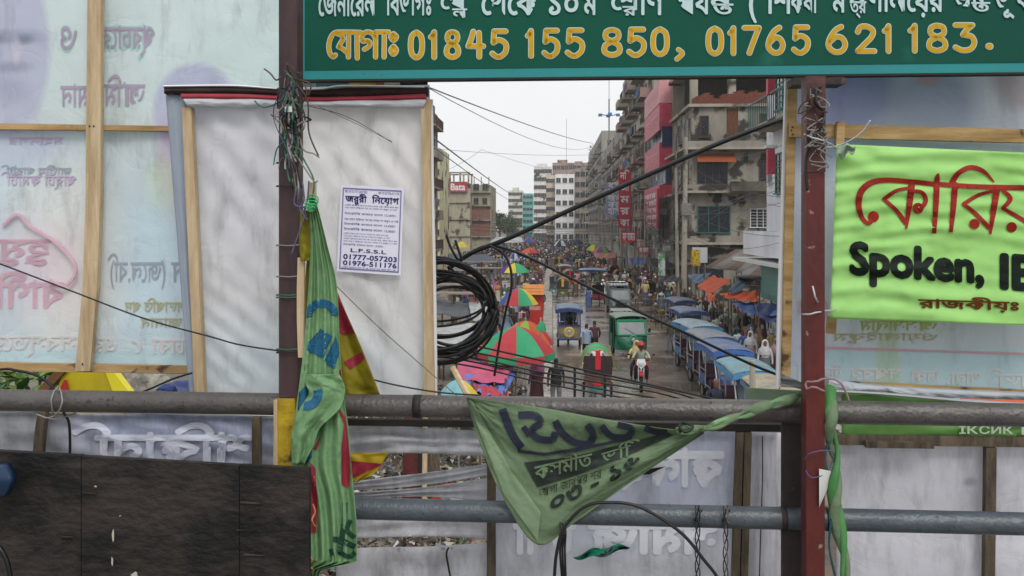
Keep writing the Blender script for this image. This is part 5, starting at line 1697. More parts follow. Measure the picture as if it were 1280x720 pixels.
def cng(label, loc, rz):
    o = thing('auto_rickshaw', label, 'auto rickshaw', loc, rz)
    g = mat('cng_green', '#0c6a4c', .35, .25, 3, '#0a5840')
    side = [(-1.15, .32), (.55, .32), (.62, .95), (.42, 1.62), (.2, 1.72), (-.9, 1.72), (-1.15, 1.6)]
    for s in (-1, 1):
        b = MB()
        x0, x1 = (s * .62, s * .66)
        b.prism([(-1.15, .32), (-.35, .32), (-.35, .9), (-1.15, .95)], x0, x1).prism([(-1.15, .95), (-.8, .95), (-.8, 1.62), (-1.15, 1.6)], x0, x1).prism([(.12, .35), (.55, .35), (.6, .92), (.4, .9)], x0, x1)
        b.prism([(.44, .92), (.6, .95), (.42, 1.6), (.3, 1.58)], x0, x1).prism([(-.12, .35), (-.05, .35), (-.05, 1.6), (-.12, 1.6)], x0, x1).prism([(-1.15, 1.56), (.42, 1.58), (.38, 1.66), (-1.15, 1.66)], x0, x1)
        b.build('side_panel', g, o)
    MB().grid(lambda u, v: (-.68 + 1.36 * u, -1.2 + 1.75 * v, 1.66 + .1 * math.sin(u * PI) ** .5 - .04 * abs(v - .5)), 10, 8, V(0, 0, .03)).build('roof', mat('canvas_roof', '#7f8f83', .7, .2, 4), o, smooth=True)
    MB().box(-.64, .64, -1.2, -1.15, .35, 1.62).build('rear_wall', g, o)
    nose = MB()
    nose.grid(lambda u, v: ((u - .5) * (1.26 - .5 * v * v), .62 + .34 * math.sin(v * PI / 2) * math.sin(u * PI) ** .7, .95 - .6 * v), 12, 8)
    nose.build('nose', g, o, smooth=True)
    MB().box(-.63, .63, .45, .55, .3, .9).build('front_bulkhead', g, o)
    MB().add([(-.56, .66, .98), (.56, .66, .98), (.54, .46, 1.52), (-.54, .46, 1.52)], [(0, 1, 2, 3)]).build('windscreen', mat('grey_screen', '#6d7678', .15, .2, 3, spec=.8), o)
    MB().bar((-.6, .68, .96), (.6, .68, .96), .05).bar((-.58, .47, 1.56), (.58, .47, 1.56), .09).bar((-.6, .67, .96), (-.58, .46, 1.56), .05).bar((.6, .67, .96), (.58, .46, 1.56), .05).build('screen_frame', mat('bright_green', '#1f9a6c', .4, .2, 6), o)
    MB().tube([(-.1, .67, 1.0), (.3, .6, 1.25)], .008, 4).build('wiper', tyre, o)
    MB().lathe([(.001, .04), (.09, .02), (.1, -.04)], 14, (0, .97, .78), axis='y').build('headlight', chrome, o)
    MB().lathe([(.16, .0), (.2, .02), (.16, .04)], 12, (0, .93, .8), axis='y').build('lamp_ring', mat('bright_green', '#1f9a6c', .4, .2, 6), o)
    MB().prism([(.72, .28), (1.15, .3), (1.18, .42), (.98, .55), (.76, .5)], -.12, .12).build('mudguard', g, o)
    for s in (-1, 1):
        wheel(o, s * .55, -.75, .22, .1)
        MB().tube([(s * .64, .55, 1.1), (s * .76, .6, 1.14)], .01, 4).box(s * .76 - .05, s * .76 + .05, .59, .62, 1.06, 1.22).build('mirror', tyre, o)
    wheel(o, 0, .92, .22, .1)
    MB().prism([(-.8, .4), (-.3, .4), (-.3, .62), (-.7, .66), (-.85, 1.1), (-.95, 1.1)], -.55, .55).build('seat', tyre, o)
    MB().box(-.6, .6, -1.0, .5, .3, .36).build('floor', tyre, o)
    return o
cng('green three wheeled auto rickshaw coming towards us with windscreen wiper up', W(pp(787, 37.6), 38.2), -ST + PI + .12)
person(pp(789, 38.3), 38.4, TO + .1, 'grey', 'black', 'sit', 'shirt', None, 'driver in grey shirt sitting inside the green auto rickshaw', z=.25)

def motorcycle(label, loc, rz):
    o = thing('motorcycle', label, 'motorcycle', loc, rz)
    r_ = mat('moto_red', '#a01722', .3, .2, 6)
    for y in (-.68, .68):
        wheel(o, 0, y, .3, .11, 10)
    MB().tube([(0, .68, .3), (-.0, .45, .95)], .03, 6).tube([(.09, .7, .3), (.09, .42, .98)], .022, 6).tube([(-.09, .7, .3), (-.09, .42, .98)], .022, 6).build('fork', chrome, o)
    MB().tube([(-.36, .28, 1.04), (-.15, .42, 1.0), (.15, .42, 1.0), (.36, .28, 1.04)], .014, 6).build('handlebar', tyre, o)
    MB().lathe([(.05, -.35), (.13, -.2), (.15, .02), (.11, .2), (.03, .28)], 12, (0, .12, .82), axis='y').build('fuel_tank', r_, o, smooth=True)
    MB().prism([(-.75, .78), (-.1, .74), (-.1, .82), (-.7, .88)], -.13, .13).build('saddle', tyre, o)
    MB().add([(-.12, .5, 1.08), (.12, .5, 1.08), (.16, .56, .9), (-.16, .56, .9), (0, .58, .74)], [(0, 1, 2, 3), (3, 2, 4)]).lathe([(.001, .05), (.08, .03), (.11, -.02)], 12, (0, .56, .92), axis='y').build('headlight', mat('lamp_white', '#c8cccf', .2, .1, 8), o)
    for s in (-1, 1):
        MB().prism([(.1, .62), (.4, .7), (.5, .9), (.25, .95)], s * .14, s * .2).build('tank_shroud', r_, o)
        MB().tube([(s * .33, .3, 1.05), (s * .4, .3, 1.18)], .008, 4).blob((s * .42, .3, 1.2), .06, 1, 0, (1, .3, .6)).build('mirror', tyre, o)
    MB().box(-.14, .14, -.25, .25, .32, .62).box(-.2, .2, -.1, .1, .35, .5).build('engine', mat('engine_metal', '#4a4c4e', .5, .3, 20, metal=.5), o)
    MB().prism([(.4, .58), (.68, .66), (.95, .55), (.95, .6), (.68, .7), (.4, .64)], -.07, .07).build('front_mudguard', r_, o)
    MB().tube([(.17, .15, .35), (.17, -.4, .33), (.19, -.85, .42)], .035, 7).build('exhaust', chrome, o)
    MB().box(-.08, .08, .62, .64, .62, .7).build('number_plate', white_f, o)
    return o
ml = W(pp(803, 29.9), 30.5)
motorcycle('red and white motorcycle coming towards us just above the rail', ml, -ST + PI - .1)
rd = person(pp(803, 29.9), 30.5, TO - .1, 'pale green', 'black', 'ride', 'shirt', None, 'rider in pale shirt and red helmet on the red motorcycle')
hm = MB().blob((0, .09, 1.49), .145, 2, 0, (1, 1.1, 1.05)).build('helmet', mat('helmet_red', '#a8333a', .25, .2, 6), rd, smooth=True)
MB().box(-.09, .09, .22, .255, 1.42, 1.5).build('visor', tyre, hm)
rd2 = person(pp(797, 30.5), 31.1, TO, 'yellow', 'navy', 'ride', 'sari', 'yellow', 'pillion passenger in yellow scarf behind the red helmeted rider')

def cycle_rick(label, loc, rz, hood, stripe, panel_, group='cycle rickshaws'):
    o = thing('cycle_rickshaw', label, 'cycle rickshaw', loc, rz, group)
    for s in (-1, 1):
        wheel(o, s * .45, -.7, .34, .05, 14)
    wheel(o, 0, 1.05, .34, .05, 14)
    fr = MB()
    fr.tube([(0, 1.05, .34), (0, .85, .95), (0, .2, .8), (0, .1, .35), (0, .85, .75)], .018, 6).tube([(0, .2, .8), (0, -.3, .4)], .018, 6).tube([(-.45, -.7, .34), (.45, -.7, .34)], .02, 6)
    for s in (-1, 1):
        fr.tube([(s * .3, .1, .35), (s * .38, -.3, .4), (s * .4, -1.05, .4)], .016, 6)
    fr.tube([(-.25, .75, 1.02), (0, .86, .98), (.25, .75, 1.02)], .014, 6)
    fr.build('frame', tyre, o)
    MB().prism([(.12, .84), (.32, .86), (.3, .9), (.1, .9)], -.08, .08).build('saddle', tyre, o)
    MB().prism([(-1.0, .42), (-.35, .42), (-.35, .7), (-.85, .74), (-1.0, .78)], -.42, .42).build('seat', mat('seat_red', '#7c2430', .5, .3, 6), o)
    hd = mat('hood_' + hood[1:], hood, .5, .25, 5)
    def hf(u, v):
        th = PI * u
        k = .5 + .5 * v
        return (-.52 * math.cos(th), -1.02 + .95 * v, .95 + (.62 + .1 * v) * math.sin(th) ** .8)
    h_ = MB().grid(hf, 16, 8, V(0, 0, .012)).build('hood', hd, o, smooth=True)
    MB().grid(lambda u, v: (-.08 + .16 * v, -1.06 + .01 * u, .9 + .66 * u), 6, 2, V(0, .01, 0)).build('hood_stripe', mat('stripe_' + stripe[1:], stripe, .5, .1, 6), h_)
    for k in range(3):
        MB().tube([V(hf(i / 16, k / 2)) + V(0, 0, .015) for i in range(17)], .014, 5).build('hood_rib', mat('rib_yellow', '#a99042', .5, .3, 9), o)
    MB().box(-.46, .46, -1.06, -1.02, .78, 1.38).build('hood_back', mat('dark_back', '#1b191b', .6, .4, 9, '#3c2226'), o)
    MB().box(-.09, .09, -1.085, -1.06, .95, 1.38).build('hood_stripe', mat('stripe_' + stripe[1:], stripe, .5, .1, 6), o)
    pn = MB().box(-.43, .43, -1.1, -1.06, .4, .78).build('back_panel', mat('painted_' + panel_[1:], dull(panel_, .8), .5, .5, 14, '#3a3a2c', lo=.42, hi=.55, spots=('#a8842e', 18, .62)), o)
    MB().add([(-.2, -1.107, .5), (0, -1.107, .42), (.2, -1.107, .5), (0, -1.107, .6)], [(0, 1, 2, 3)]).build('diamond', mat('stripe_' + stripe[1:], stripe, .5, .1, 6), pn)
    MB().box(-.28, .28, -1.13, -1.1, .28, .4).build('bumper_board', mat('teal_board', '#1f7a6c', .5, .3, 9), o)
    for s in (-1, 1):
        MB().prism([(-1.05, .55), (-.9, .72), (-.5, .72), (-.35, .55), (-.5, .68), (-.9, .68)], s * .4, s * .52).build('mudguard', mat('mud_tin', '#8d7f6a', .4, .3, 9), o)
    return o
cycle_rick('cycle rickshaw with a green hood and red stripe seen from behind above the rail', W(pp(746, 29.2), 29.6), -ST, '#1f9468', '#b8202c', '#6d2430')
person(pp(746, 30.4), 30.3, AW, 'white', 'grey', 'ride', 'shirt', 'cream', 'white capped puller pedalling the green hooded cycle rickshaw')
cycle_rick('cycle rickshaw with a dark red hood going away along the median', W(pp(694, 74), 74), -ST, '#6d2f38', '#2f6b8c', '#33505c')
cycle_rick('cycle rickshaw with folded grey hood in the road before the pale roofed rickshaw', W(pp(709, 80), 80), -ST + .2, '#59616b', '#b8202c', '#7a2f2a')
person(pp(694, 75), 75.2, AW, 'grey', 'brown', 'ride', 'shirt', None, 'puller in grey shirt on the dark red hooded cycle rickshaw')

cy0 = cycle_rick('brown hooded cycle rickshaw coming along the road beside the tempo', W(pp(748, 62), 62), -ST + PI, '#5a4436', '#b9902e', '#3f5a4a')
TREE = snap(cy0)
for (lab, px, s_r, hd_) in (('brown hooded cycle rickshaw just left of the orange dressed man', 704, 68, 0), ('brown hooded cycle rickshaw right behind the grey tempo', 781, 66, PI), ('brown hooded cycle rickshaw ahead of the pale roofed rickshaw', 700, 92, 0),
                            ('brown hooded cycle rickshaw below the blue hanging sign', 768, 90, PI), ('brown hooded cycle rickshaw right of the dark three wheeler', 775, 80, PI), ('far brown hooded cycle rickshaw in the middle of the crowd', 722, 100, 0),
                            ('far brown hooded cycle rickshaw beside the rainbow umbrella', 738, 108, PI), ('farthest brown hooded cycle rickshaw left in the crowd', 700, 112, 0), ('brown hooded cycle rickshaw parked by the narrow standing banner', 812, 64, PI)):
    dup(cy0, W(pp(px, s_r), s_r), -ST + hd_ + random.uniform(-.2, .2), lab, 'cycle rickshaws', None, TREE)
def tempo(label, loc, rz):
    o = thing('passenger_tempo', label, 'tempo', loc, rz)
    gb = mat('tempo_grey', '#5c6462', .45, .3, 4, '#3f4a48')
    MB().prism([(.9, .35), (1.35, .4), (1.4, .85), (1.1, 1.0), (.9, 1.6), (.2, 1.65), (.2, .35)], -.64, .64).build('cab', gb, o)
    MB().add([(-.56, 1.125, 1.0), (.56, 1.125, 1.0), (.5, .925, 1.55), (-.5, .925, 1.55)], [(0, 1, 2, 3)]).build('windscreen', mat('grey_screen', '#6d7678', .15, .2, 3, spec=.8), o)
    MB().box(-.66, .66, -1.7, .18, .5, .62).box(-.66, .66, -1.7, .3, 1.78, 1.84).box(-.66, -.62, -1.7, .18, .62, 1.05).box(.62, .66, -1.7, .18, .62, 1.05).build('rear_body', gb, o)
    b = MB()
    for x in (-.62, .62):
        for y in (-1.68, -1, -.3, .2):
            b.tube([(x, y, 1.0), (x, y, 1.8)], .02, 5)
    b.tube([(-.6, .3, 1.95), (.6, .3, 1.95), (.6, -1.6, 1.95), (-.6, -1.6, 1.95), (-.6, .3, 1.95)], .02, 5)
    b.build('roof_rack', chrome, o)
    for k in range(6):
        MB().box(-.55 + k * .19, -.42 + k * .19, .28, .34, 1.84, 1.97).build('roof_light', white_f, o)
    for s in (-1, 1):
        MB().lathe([(.001, .03), (.1, .02), (.11, -.03)], 12, (s * .45, 1.39, .72), axis='y').build('headlight', chrome, o)
        wheel(o, s * .55, .95, .25, .12)
        wheel(o, s * .55, -1.1, .25, .12)
        MB().tube([(s * .64, 1.0, 1.15), (s * .82, 1.05, 1.2)], .01, 4).box(s * .82 - .05, s * .82 + .05, 1.04, 1.07, 1.1, 1.3).build('mirror', tyre, o)
    MB().box(-.66, .66, 1.4, 1.48, .34, .5).build('bumper', white_f, o)
    MB().box(-.3, .3, 1.385, 1.41, .58, .82).build('grille', tyre, o)
    return o
tempo('grey passenger tempo with roof rack coming towards us behind the green auto rickshaw', W(pp(774, 55), 56), -ST + PI + .05)
person(pp(775, 57), 57.2, TO, 'navy', 'grey', 'stand', 'shirt', 'white', 'white capped man standing on the rear step of the grey tempo', z=.3)

# ------------------------------------------------------------------ umbrellas
UC = {k: mat('umb_' + k, v, .6, .12, 5, trans=.35) for k, v in dict(red='#c8484e', green='#3fae7c', yellow='#e0cf4a', orange='#cf6a30', blue='#3f63ac', purple='#6a4796', lime='#8fb84a', white='#cfd3d6', pink='#c45a86', cyan='#8fc6cf', navy='#26304f').items()}
def umbrella(label, px, s, yapex, yrim, wpx, cols, valance=None, n=8, tilt=0.0, lean=0.0, rot=0.0):
    za, zr = zp(yapex, s), zp(yrim, s)
    r = wpx / F * s / 2
    o = thing('market_umbrella', label, 'umbrella', W(pp(px, s), s, 0), rot, 'umbrellas over the market')
    MB().tube([(0, 0, 0.02), (lean, 0, za + .08)], .022, 6).build('pole', chrome, o)
    T = Matrix.Translation((lean, 0, zr)) @ Matrix.Rotation(tilt, 4, 'Y') @ Matrix.Rotation(tilt * .5, 4, 'X')
    h = za - zr
    for k in range(n):
        b = MB()
        b.X = T
        t0, t1 = 2 * PI * k / n, 2 * PI * (k + 1) / n
        def fn(u, v):
            th = t0 + (t1 - t0) * u
            sagk = 1 - .05 * math.sin(u * PI) * v
            rr = r * v * sagk * (1 / math.cos((u - .5) * (t1 - t0)) * math.cos((t1 - t0) / 2))
            return (rr * math.cos(th), rr * math.sin(th), h * (1 - v ** 1.9) - .03 * r * math.sin(u * PI) * v)
        b.grid(fn, 5, 7, V(0, 0, -.008))
        g = b.build('canopy_panel', UC[cols[k % len(cols)]], o, smooth=False)
        if valance:
            c = MB()
            c.X = T
            c.grid(lambda u, v: (lambda p: V(p[0] * (1.0 + .01 * math.sin(u * 20)), p[1], p[2] - .19 * v * r))(fn(u, 1)), 5, 2, V(.003, 0, 0))
            c.build('valance', UC[valance[k % len(valance)]], g)
    q = MB()
    q.X = T
    for k in range(n):
        th = 2 * PI * k / n
        q.tube([(0, 0, -.02), (r * .55 * math.cos(th), r * .55 * math.sin(th), h * .62)], .008, 4)
    q.build('struts', chrome, o)
    MB().tube([(lean, 0, za - .02), (lean, 0, za + .1)], .03, 6).build('finial', chrome, o)
    return o
umbrella('large red and green striped umbrella with green and red valance by the median', 645.5, 25.5, 408, 440, 96, ['red', 'green'], ['green', 'red'], 8, rot=.39 + PI / 8 * 1)
umbrella('orange, red and lime umbrella just behind the large red and green one', 657, 30, 401, 428, 74, ['orange', 'lime', 'orange', 'red'], None, 8, .05, rot=.2)
umbrella('red, green and yellow umbrella beside the red kiosk', 648, 40, 360, 380, 50, ['green', 'red', 'green', 'red', 'blue', 'red', 'green', 'yellow'], None, 8)
umbrella('yellow and green umbrella with purple edge in the left market', 643, 64, 329, 340, 40, ['yellow', 'green', 'green', 'purple'], None, 8, rot=.9)
umbrella('flat red umbrella over the turquoise crate', 662, 104, 310, 316, 25, ['red', 'orange', 'red', 'red'], None, 8)
umbrella('small white and blue umbrella left of the flat red one', 643, 88, 315, 323, 13, ['white', 'blue'], None, 8)
umbrella('small yellow umbrella far left over the stalls', 577, 118, 302, 309, 17, ['yellow', 'yellow'], None, 8)
umbrella('small pink and blue umbrella far off in the crowd', 661, 140, 296, 303, 15, ['pink', 'blue', 'blue', 'pink'], None, 8)
umbrella('green and yellow umbrella leaning at the end of the dark three wheeler', 742, 118, 305, 313, 19, ['lime', 'yellow', 'lime', 'green'], None, 8, .1)
umbrella('rainbow umbrella with pink and blue rim beside the orange stall', 752, 108, 307, 316, 22, ['pink', 'purple', 'lime', 'blue'], None, 8)
umbrella('pale yellow and sky blue umbrella just above the rail at the lower left', 573, 19.5, 475, 506, 66, ['yellow', 'cyan', 'cyan', 'cyan', 'yellow', 'yellow'], None, 8, rot=2.2)
umbrella('grey canvas umbrella far back in the market crowd', 701, 122, 300, 307, 18, ['white', 'navy', 'white', 'navy'], None, 8)
umbrella('navy umbrella far back near the grey block', 722, 128, 299, 305, 15, ['navy', 'navy'], None, 8)
umbrella('teal umbrella tucked under the orange umbrella', 676, 29, 401, 412, 14, ['green', 'green'], None, 8, .2)

# ------------------------------------------------------------------ tarpaulins and stalls
def tarp(name, label, cs, m, sag=.25, cat='tarpaulin', group=None, seed=0, n=18, poles=True, amp=.05):
    """corners (px, py, s)"""
    Q = [W(pp(a, s), s, zp(y, s)) for a, y, s in cs]
    c = sum((q for q in Q), V(0, 0, 0)) / 4
    o = thing(name, label, cat, (c.x, c.y, 0), 0, group)
    def fn(u, v):
        p = Q[0].lerp(Q[1], u).lerp(Q[3].lerp(Q[2], u), v)
        return p + V(0, 0, -sag * 4 * u * (1 - u) * v * (1.3 - v) * 1.2 + amp * fbm(u * 4 + seed, v * 5, seed) + .5 * amp * math.sin(u * 17 + v * 6 + seed))
    MB().grid(fn, n, n, V(0, 0, -.01)).build('cloth', m, o, smooth=True, world=True)
    if poles:
        for q in Q:
            if q.z > .3: MB().tube([(q.x, q.y, 0), (q.x, q.y, q.z + .1)], .025, 5).build('pole', wood_d, o, world=True)
    return o
tm = lambda nm, c, c2=None: mat('tarp_' + nm, c, .55, .25, 1.2, c2, .25, 9, trans=.15)
OR, BL_, GB, PK, WT, BK = tm('orange', '#d4541f'), tm('blue', '#3b5f9e', '#2c4a80'), tm('greyblue', '#5f7a94', '#4a6074'), tm('pink', '#c8587a', '#b0456a'), tm('white', '#b4b6b6', '#8c8e8c'), tm('black', '#24252a', '#17181b')
tarp('orange_tarp', 'orange tarpaulin sheet pitched like a tent over the right stalls', [(889, 344, 46), (911, 350, 46), (888, 366, 41), (868, 357, 42)], OR, .1, group='tarpaulins over the stalls')
tarp('orange_tarp', 'long low orange tarpaulin strip under the grey blue sheet', [(897, 366, 41), (943, 362, 41), (944, 375, 37), (902, 370, 38)], OR, .15, group='tarpaulins over the stalls', seed=3)
tarp('orange_tarp', 'small triangular orange tarpaulin flap at the end of the long strip', [(880, 366, 40), (893, 367, 40), (888, 376, 38), (884, 375, 38)], OR, .05, group='tarpaulins over the stalls', seed=5, poles=False)
tarp('grey_blue_tarp', 'grey blue tarpaulin sagging from the tin roof edge', [(924, 342, 44), (943, 347, 44), (920, 364, 40), (908, 362, 40)], GB, .2, group='tarpaulins over the stalls', seed=7)
tarp('grey_blue_tarp', 'flat grey blue tarpaulin behind the orange tent sheet', [(858, 343, 52), (889, 340, 52), (876, 353, 47), (862, 350, 47)], GB, .15, group='tarpaulins over the stalls', seed=9)
tarp('blue_tarp', 'bright blue tarpaulin low beside the white scarved women', [(912, 376, 38), (960, 378, 38), (972, 392, 33), (925, 388, 34)], BL_, .2, group='tarpaulins over the stalls', seed=11)
tarp('blue_tarp', 'dark blue tarpaulin hanging down at the pale frame edge', [(940, 380, 36), (985, 376, 36), (990, 402, 31), (945, 396, 32)], tm('navyblue', '#33497a', '#2a3552'), .3, group='tarpaulins over the stalls', seed=13)
tarp('dark_tarp', 'black plastic canopy by the lamp at the bare headed man', [(824, 345, 62), (850, 343, 62), (850, 350, 56), (822, 352, 56)], BK, .1, group='tarpaulins over the stalls', seed=15)
tarp('blue_tarp', 'small blue canopy below the two red shop signs', [(784, 322, 92), (808, 322, 92), (808, 329, 82), (790, 330, 82)], BL_, .2, group='tarpaulins over the stalls', seed=17)
tarp('dark_tarp', 'long black canopy over the far right stalls', [(810, 322, 88), (848, 324, 80), (850, 336, 68), (812, 332, 76)], BK, .2, group='tarpaulins over the stalls', seed=19)
tarp('pink_tarp', 'bright pink cloth canopy draped below the cable coil', [(572, 449, 25), (640, 457, 25.5), (632, 478, 22.5), (570, 472, 22.5)], PK, .15, group='cloth canopies by the umbrellas', seed=21)
tarp('blue_tarp', 'blue and lilac cloth canopy hanging under the pink one', [(570, 470, 23), (645, 466, 25), (630, 494, 21), (590, 487, 21)], tm('royal', '#3d6cc0', '#6a7fc0'), .2, group='cloth canopies by the umbrellas', seed=23)
tarp('red_tarp', 'crimson cloth canopy corner just above the rail', [(590, 480, 22), (618, 484, 22), (640, 504, 20), (600, 504, 20)], tm('crimson', '#b52a44', '#9c2138'), .1, group='cloth canopies by the umbrellas', seed=25)
tarp('red_tarp', 'salmon pink cloth canopy peak beside the crimson one', [(622, 487, 22), (632, 489, 22), (642, 506, 20.5), (612, 505, 20.5)], tm('salmon', '#d0506a'), .05, group='cloth canopies by the umbrellas', seed=27)
tarp('dark_tarp', 'dark grey plastic roof inside the ring of the cable coil', [(543, 372, 46), (592, 381, 44), (598, 398, 38), (543, 392, 38)], tm('slate', '#4c5058', '#35383e'), .1, group='tarpaulins over the stalls', seed=29)
tarp('white_tarp', 'white plastic roof low behind the cable coil', [(585, 378, 44), (612, 377, 44), (606, 398, 36), (590, 402, 36)], WT, .1, group='tarpaulins over the stalls', seed=31)
tarp('white_tarp', 'dirty white sheet roof under the cable coil', [(543, 408, 32), (598, 404, 33), (592, 432, 27), (543, 432, 27)], WT, .1, group='tarpaulins over the stalls', seed=33)
tarp('white_tarp', 'pale grey tin roof far left above the long benches', [(620, 296, 150), (652, 296, 150), (655, 303, 128), (612, 303, 128)], WT, .1, group='tarpaulins over the stalls', seed=35)
tarp('dark_tarp', 'navy sheet roof behind the cable ends at left', [(560, 318, 92), (610, 318, 90), (626, 330, 76), (560, 330, 76)], tm('indigo', '#2d3150', '#232640'), .1, group='tarpaulins over the stalls', seed=37)
tarp('orange_tarp', 'rusty orange cloth stall roof under the rainbow umbrella', [(742, 316, 106), (770, 316, 106), (770, 322, 98), (744, 322, 98)], tm('rust', '#9c5230'), .1, group='tarpaulins over the stalls', seed=39)

# corrugated tin roofs on the right: every sheet is a piece
def tin_roof(name, label, cs, n, m):
    Q = [W(pp(a, s), s, zp(y, s)) for a, y, s in cs]
    c = sum((q for q in Q), V(0, 0, 0)) / 4
    o = thing(name, label, 'tin roof', (c.x, c.y, 0))
    for k in range(n):
        a, b_ = k / n, (k + 1.06) / n
        dz = random.uniform(-.05, .05)
        def fn(u, v):
            uu = a + (b_ - a) * u
            p = Q[0].lerp(Q[1], uu).lerp(Q[3].lerp(Q[2], uu), v)
            return p + V(0, 0, .03 * math.sin(u * 2 * PI * 6) + dz * v + .012 * (k % 2))
        MB().grid(fn, 36, 3, V(0, 0, -.006)).build('tin_sheet', m[k % len(m)], o, smooth=True, world=True)
    for q in Q:
        MB().tube([(q.x, q.y, 0), (q.x, q.y, q.z)], .04, 5).build('pole', wood_d, o, world=True)
    for u in (.1, .9):
        MB().bar(Q[0].lerp(Q[3], u) + V(0, 0, -.06), Q[1].lerp(Q[2], u) + V(0, 0, -.06), .07).build('purlin', wood_d, o, world=True)
    return o
tin = [mat('rusty_tin', '#7a685c', .6, .3, 2, '#5a3f34', .1, 9, stretch=(1, 4, 1)), mat('grey_tin', '#8f938f', .5, .3, 2, '#6d625a', .1, 9, stretch=(1, 4, 1)), mat('brown_tin', '#6f5448', .7, .3, 2, '#8b857c', .1, 9, stretch=(1, 4, 1))]
random.seed(31)
tin_roof('tin_roof', 'large rusty corrugated roof over the stalls before the beige block', [(918, 311, 58), (968, 318, 56), (946, 342, 46), (878, 333, 49)], 7, tin)
tin_roof('tin_roof', 'lower grey tin roof at the right edge beside the teal shutter', [(935, 334, 47), (990, 328, 47), (985, 350, 41), (915, 346, 43)], 5, [tin[1], tin[0]])
tin_roof('tin_roof', 'low tin roof farther along the right side behind the leaning poles', [(845, 318, 74), (880, 318, 70), (872, 332, 62), (845, 330, 66)], 5, [tin[0], tin[2]])

# ------------------------------------------------------------------ stalls, baskets, benches
VEG = [mat('goods_' + k, c, .6, .35, 6) for k, c in dict(lime='#7c9a2f', yellow='#b99a26', green='#2f5a2a', red='#9c3022', orange='#b5642a', brown='#6b4c34', cream='#b0a68a', purple='#54304f', blue='#39629c', white='#b9b9b4').items()]
VN = ['lime green', 'yellow', 'dark green', 'red', 'orange', 'brown', 'cream', 'purple', 'blue', 'white']
random.seed(77)
def stall(t, s, where, i):
    o = thing('goods_stall', '', 'stall', W(t, s, .0), -ST + random.uniform(-.3, .3), 'goods stalls on the street')
    w, d, h = random.uniform(1.2, 1.9), random.uniform(.8, 1.1), random.uniform(.5, .8)
    MB().box(-w / 2, w / 2, -d / 2, d / 2, h, h + .05).build('table_top', wood_d, o)
    for x in (-w / 2 + .05, w / 2 - .05):
        for y in (-d / 2 + .05, d / 2 - .05):
            MB().box(x - .03, x + .03, y - .03, y + .03, 0, h - .001).build('leg', wood_d, o)
    names = []
    for k in range(3):
        v = random.randrange(10)
        names.append(VN[v])
        x = -w / 2 + w * (k + .5) / 3
        f = MB().lathe([(.12, h + .06), (.2, h + .22), (.21, h + .24), (.18, h + .22)], 9, (x, 0, 0)).build('basket', mat('basket_cane', '#8a7450', .8, .3, 20), o)
        g = MB()
        for q in range(9):
            g.blob((x + random.uniform(-.11, .11), random.uniform(-.11, .11), h + .24 + random.uniform(0, .08)), .065, 1, .2)
        g.build('produce', VEG[v], f, kind='stuff')
    o['label'] = 'stall table with %s, %s and %s goods %s' % (names[0], names[1], names[2], where)
    return o
n_s = 0
for (a, b_, c, d, n, wh) in ((6.2, 9.8, 33, 46, 12, 'near the parked rickshaws'), (6.2, 9.6, 46, 70, 14, 'below the beige block'), (6.3, 9.6, 70, 100, 12, 'below the pink signs'),
                             (-3.4, -1.3, 30, 48, 7, 'near the big umbrellas'), (-7, -1.2, 48, 80, 16, 'on the left side'), (-10, -1, 80, 120, 16, 'far on the left side')):
    for _ in range(n):
        for _ in range(25):
            t, s = random.uniform(a, b_), random.uniform(c, d)
            if free(t, s, 1.0):
                stall(t, s, wh, n_s)
                n_s += 1
                break
# long slatted benches left (behind the cable coil)
plank = mat('bench_plank', '#948d84', .8, .3, 3, '#6b6258', .3, 20, stretch=(1, 8, 8))
def bench(label, px0, px1, y, s, rows=3):
    o = thing('plank_bench', label, 'bench', W(pp((px0 + px1) / 2, s), s, 0), -ST, 'long plank benches on the left market')
    w = (px1 - px0) / F * s
    z = zp(y, s)
    for k in range(rows):
        MB().box(-w / 2, w / 2, k * .42, k * .42 + .3, z - .06 + .01 * (k % 2), z).build('plank', plank, o)
    n = max(2, int(w / 1.4))
    for k in range(n + 1):
        x = -w / 2 + .05 + (w - .1) * k / n
        for yy in (.06, rows * .42 - .2):
            MB().box(x - .04, x + .04, yy, yy + .08, 0, z - .062).build('leg', wood_d, o)
    return o
for k, (a, b_, y, s) in enumerate(((530, 606, 345, 56), (530, 602, 356, 48), (530, 598, 367, 43), (575, 626, 335, 66), (530, 590, 338, 62), (560, 622, 327, 76))):
    bench(['plank bench upper middle of the row seen through the cable ring', 'plank bench crossing the middle of the cable ring', 'lowest plank bench seen through the cable ring', 'pale plank bench right of the cable ring top', 'plank bench just under the cable ring top', 'farthest plank bench above the cable ring'][k], a, b_, y, s)

# red kiosk with orange awning
o = thing('red_kiosk', 'small red kiosk with striped orange awning behind the multicoloured umbrella', 'kiosk', W(pp(668, 50), 50, 0), -ST)
rk = mat('kiosk_red', '#b02c22', .5, .2, 4)
MB().box(-.5, .5, 0, .8, 0, 1.75).build('body', rk, o)
q = MB().add([(-.55, -.35, 1.7), (.55, -.35, 1.7), (.55, 0, 2.2), (-.55, 0, 2.2)], [(0, 1, 2, 3)]).box(-.55, .55, -.002, .82, 1.76, 2.2)
q.build('awning', mat('awning_orange', '#cf7a34', .6, .2, 4), o)
for k in range(3):
    MB().bar((-.56, -.36 + k * .12, 1.72 + k * .17), (.56, -.36 + k * .12, 1.72 + k * .17), .035).build('awning_stripe', mat('awning_cream', '#d3ae74', .6, .2, 4), o)
q = MB()

MB().box(-.35, .35, -.02, -.0, .8, 1.02).build('poster', mat('kiosk_poster', '#c98c86', .6, .3, 9), o)

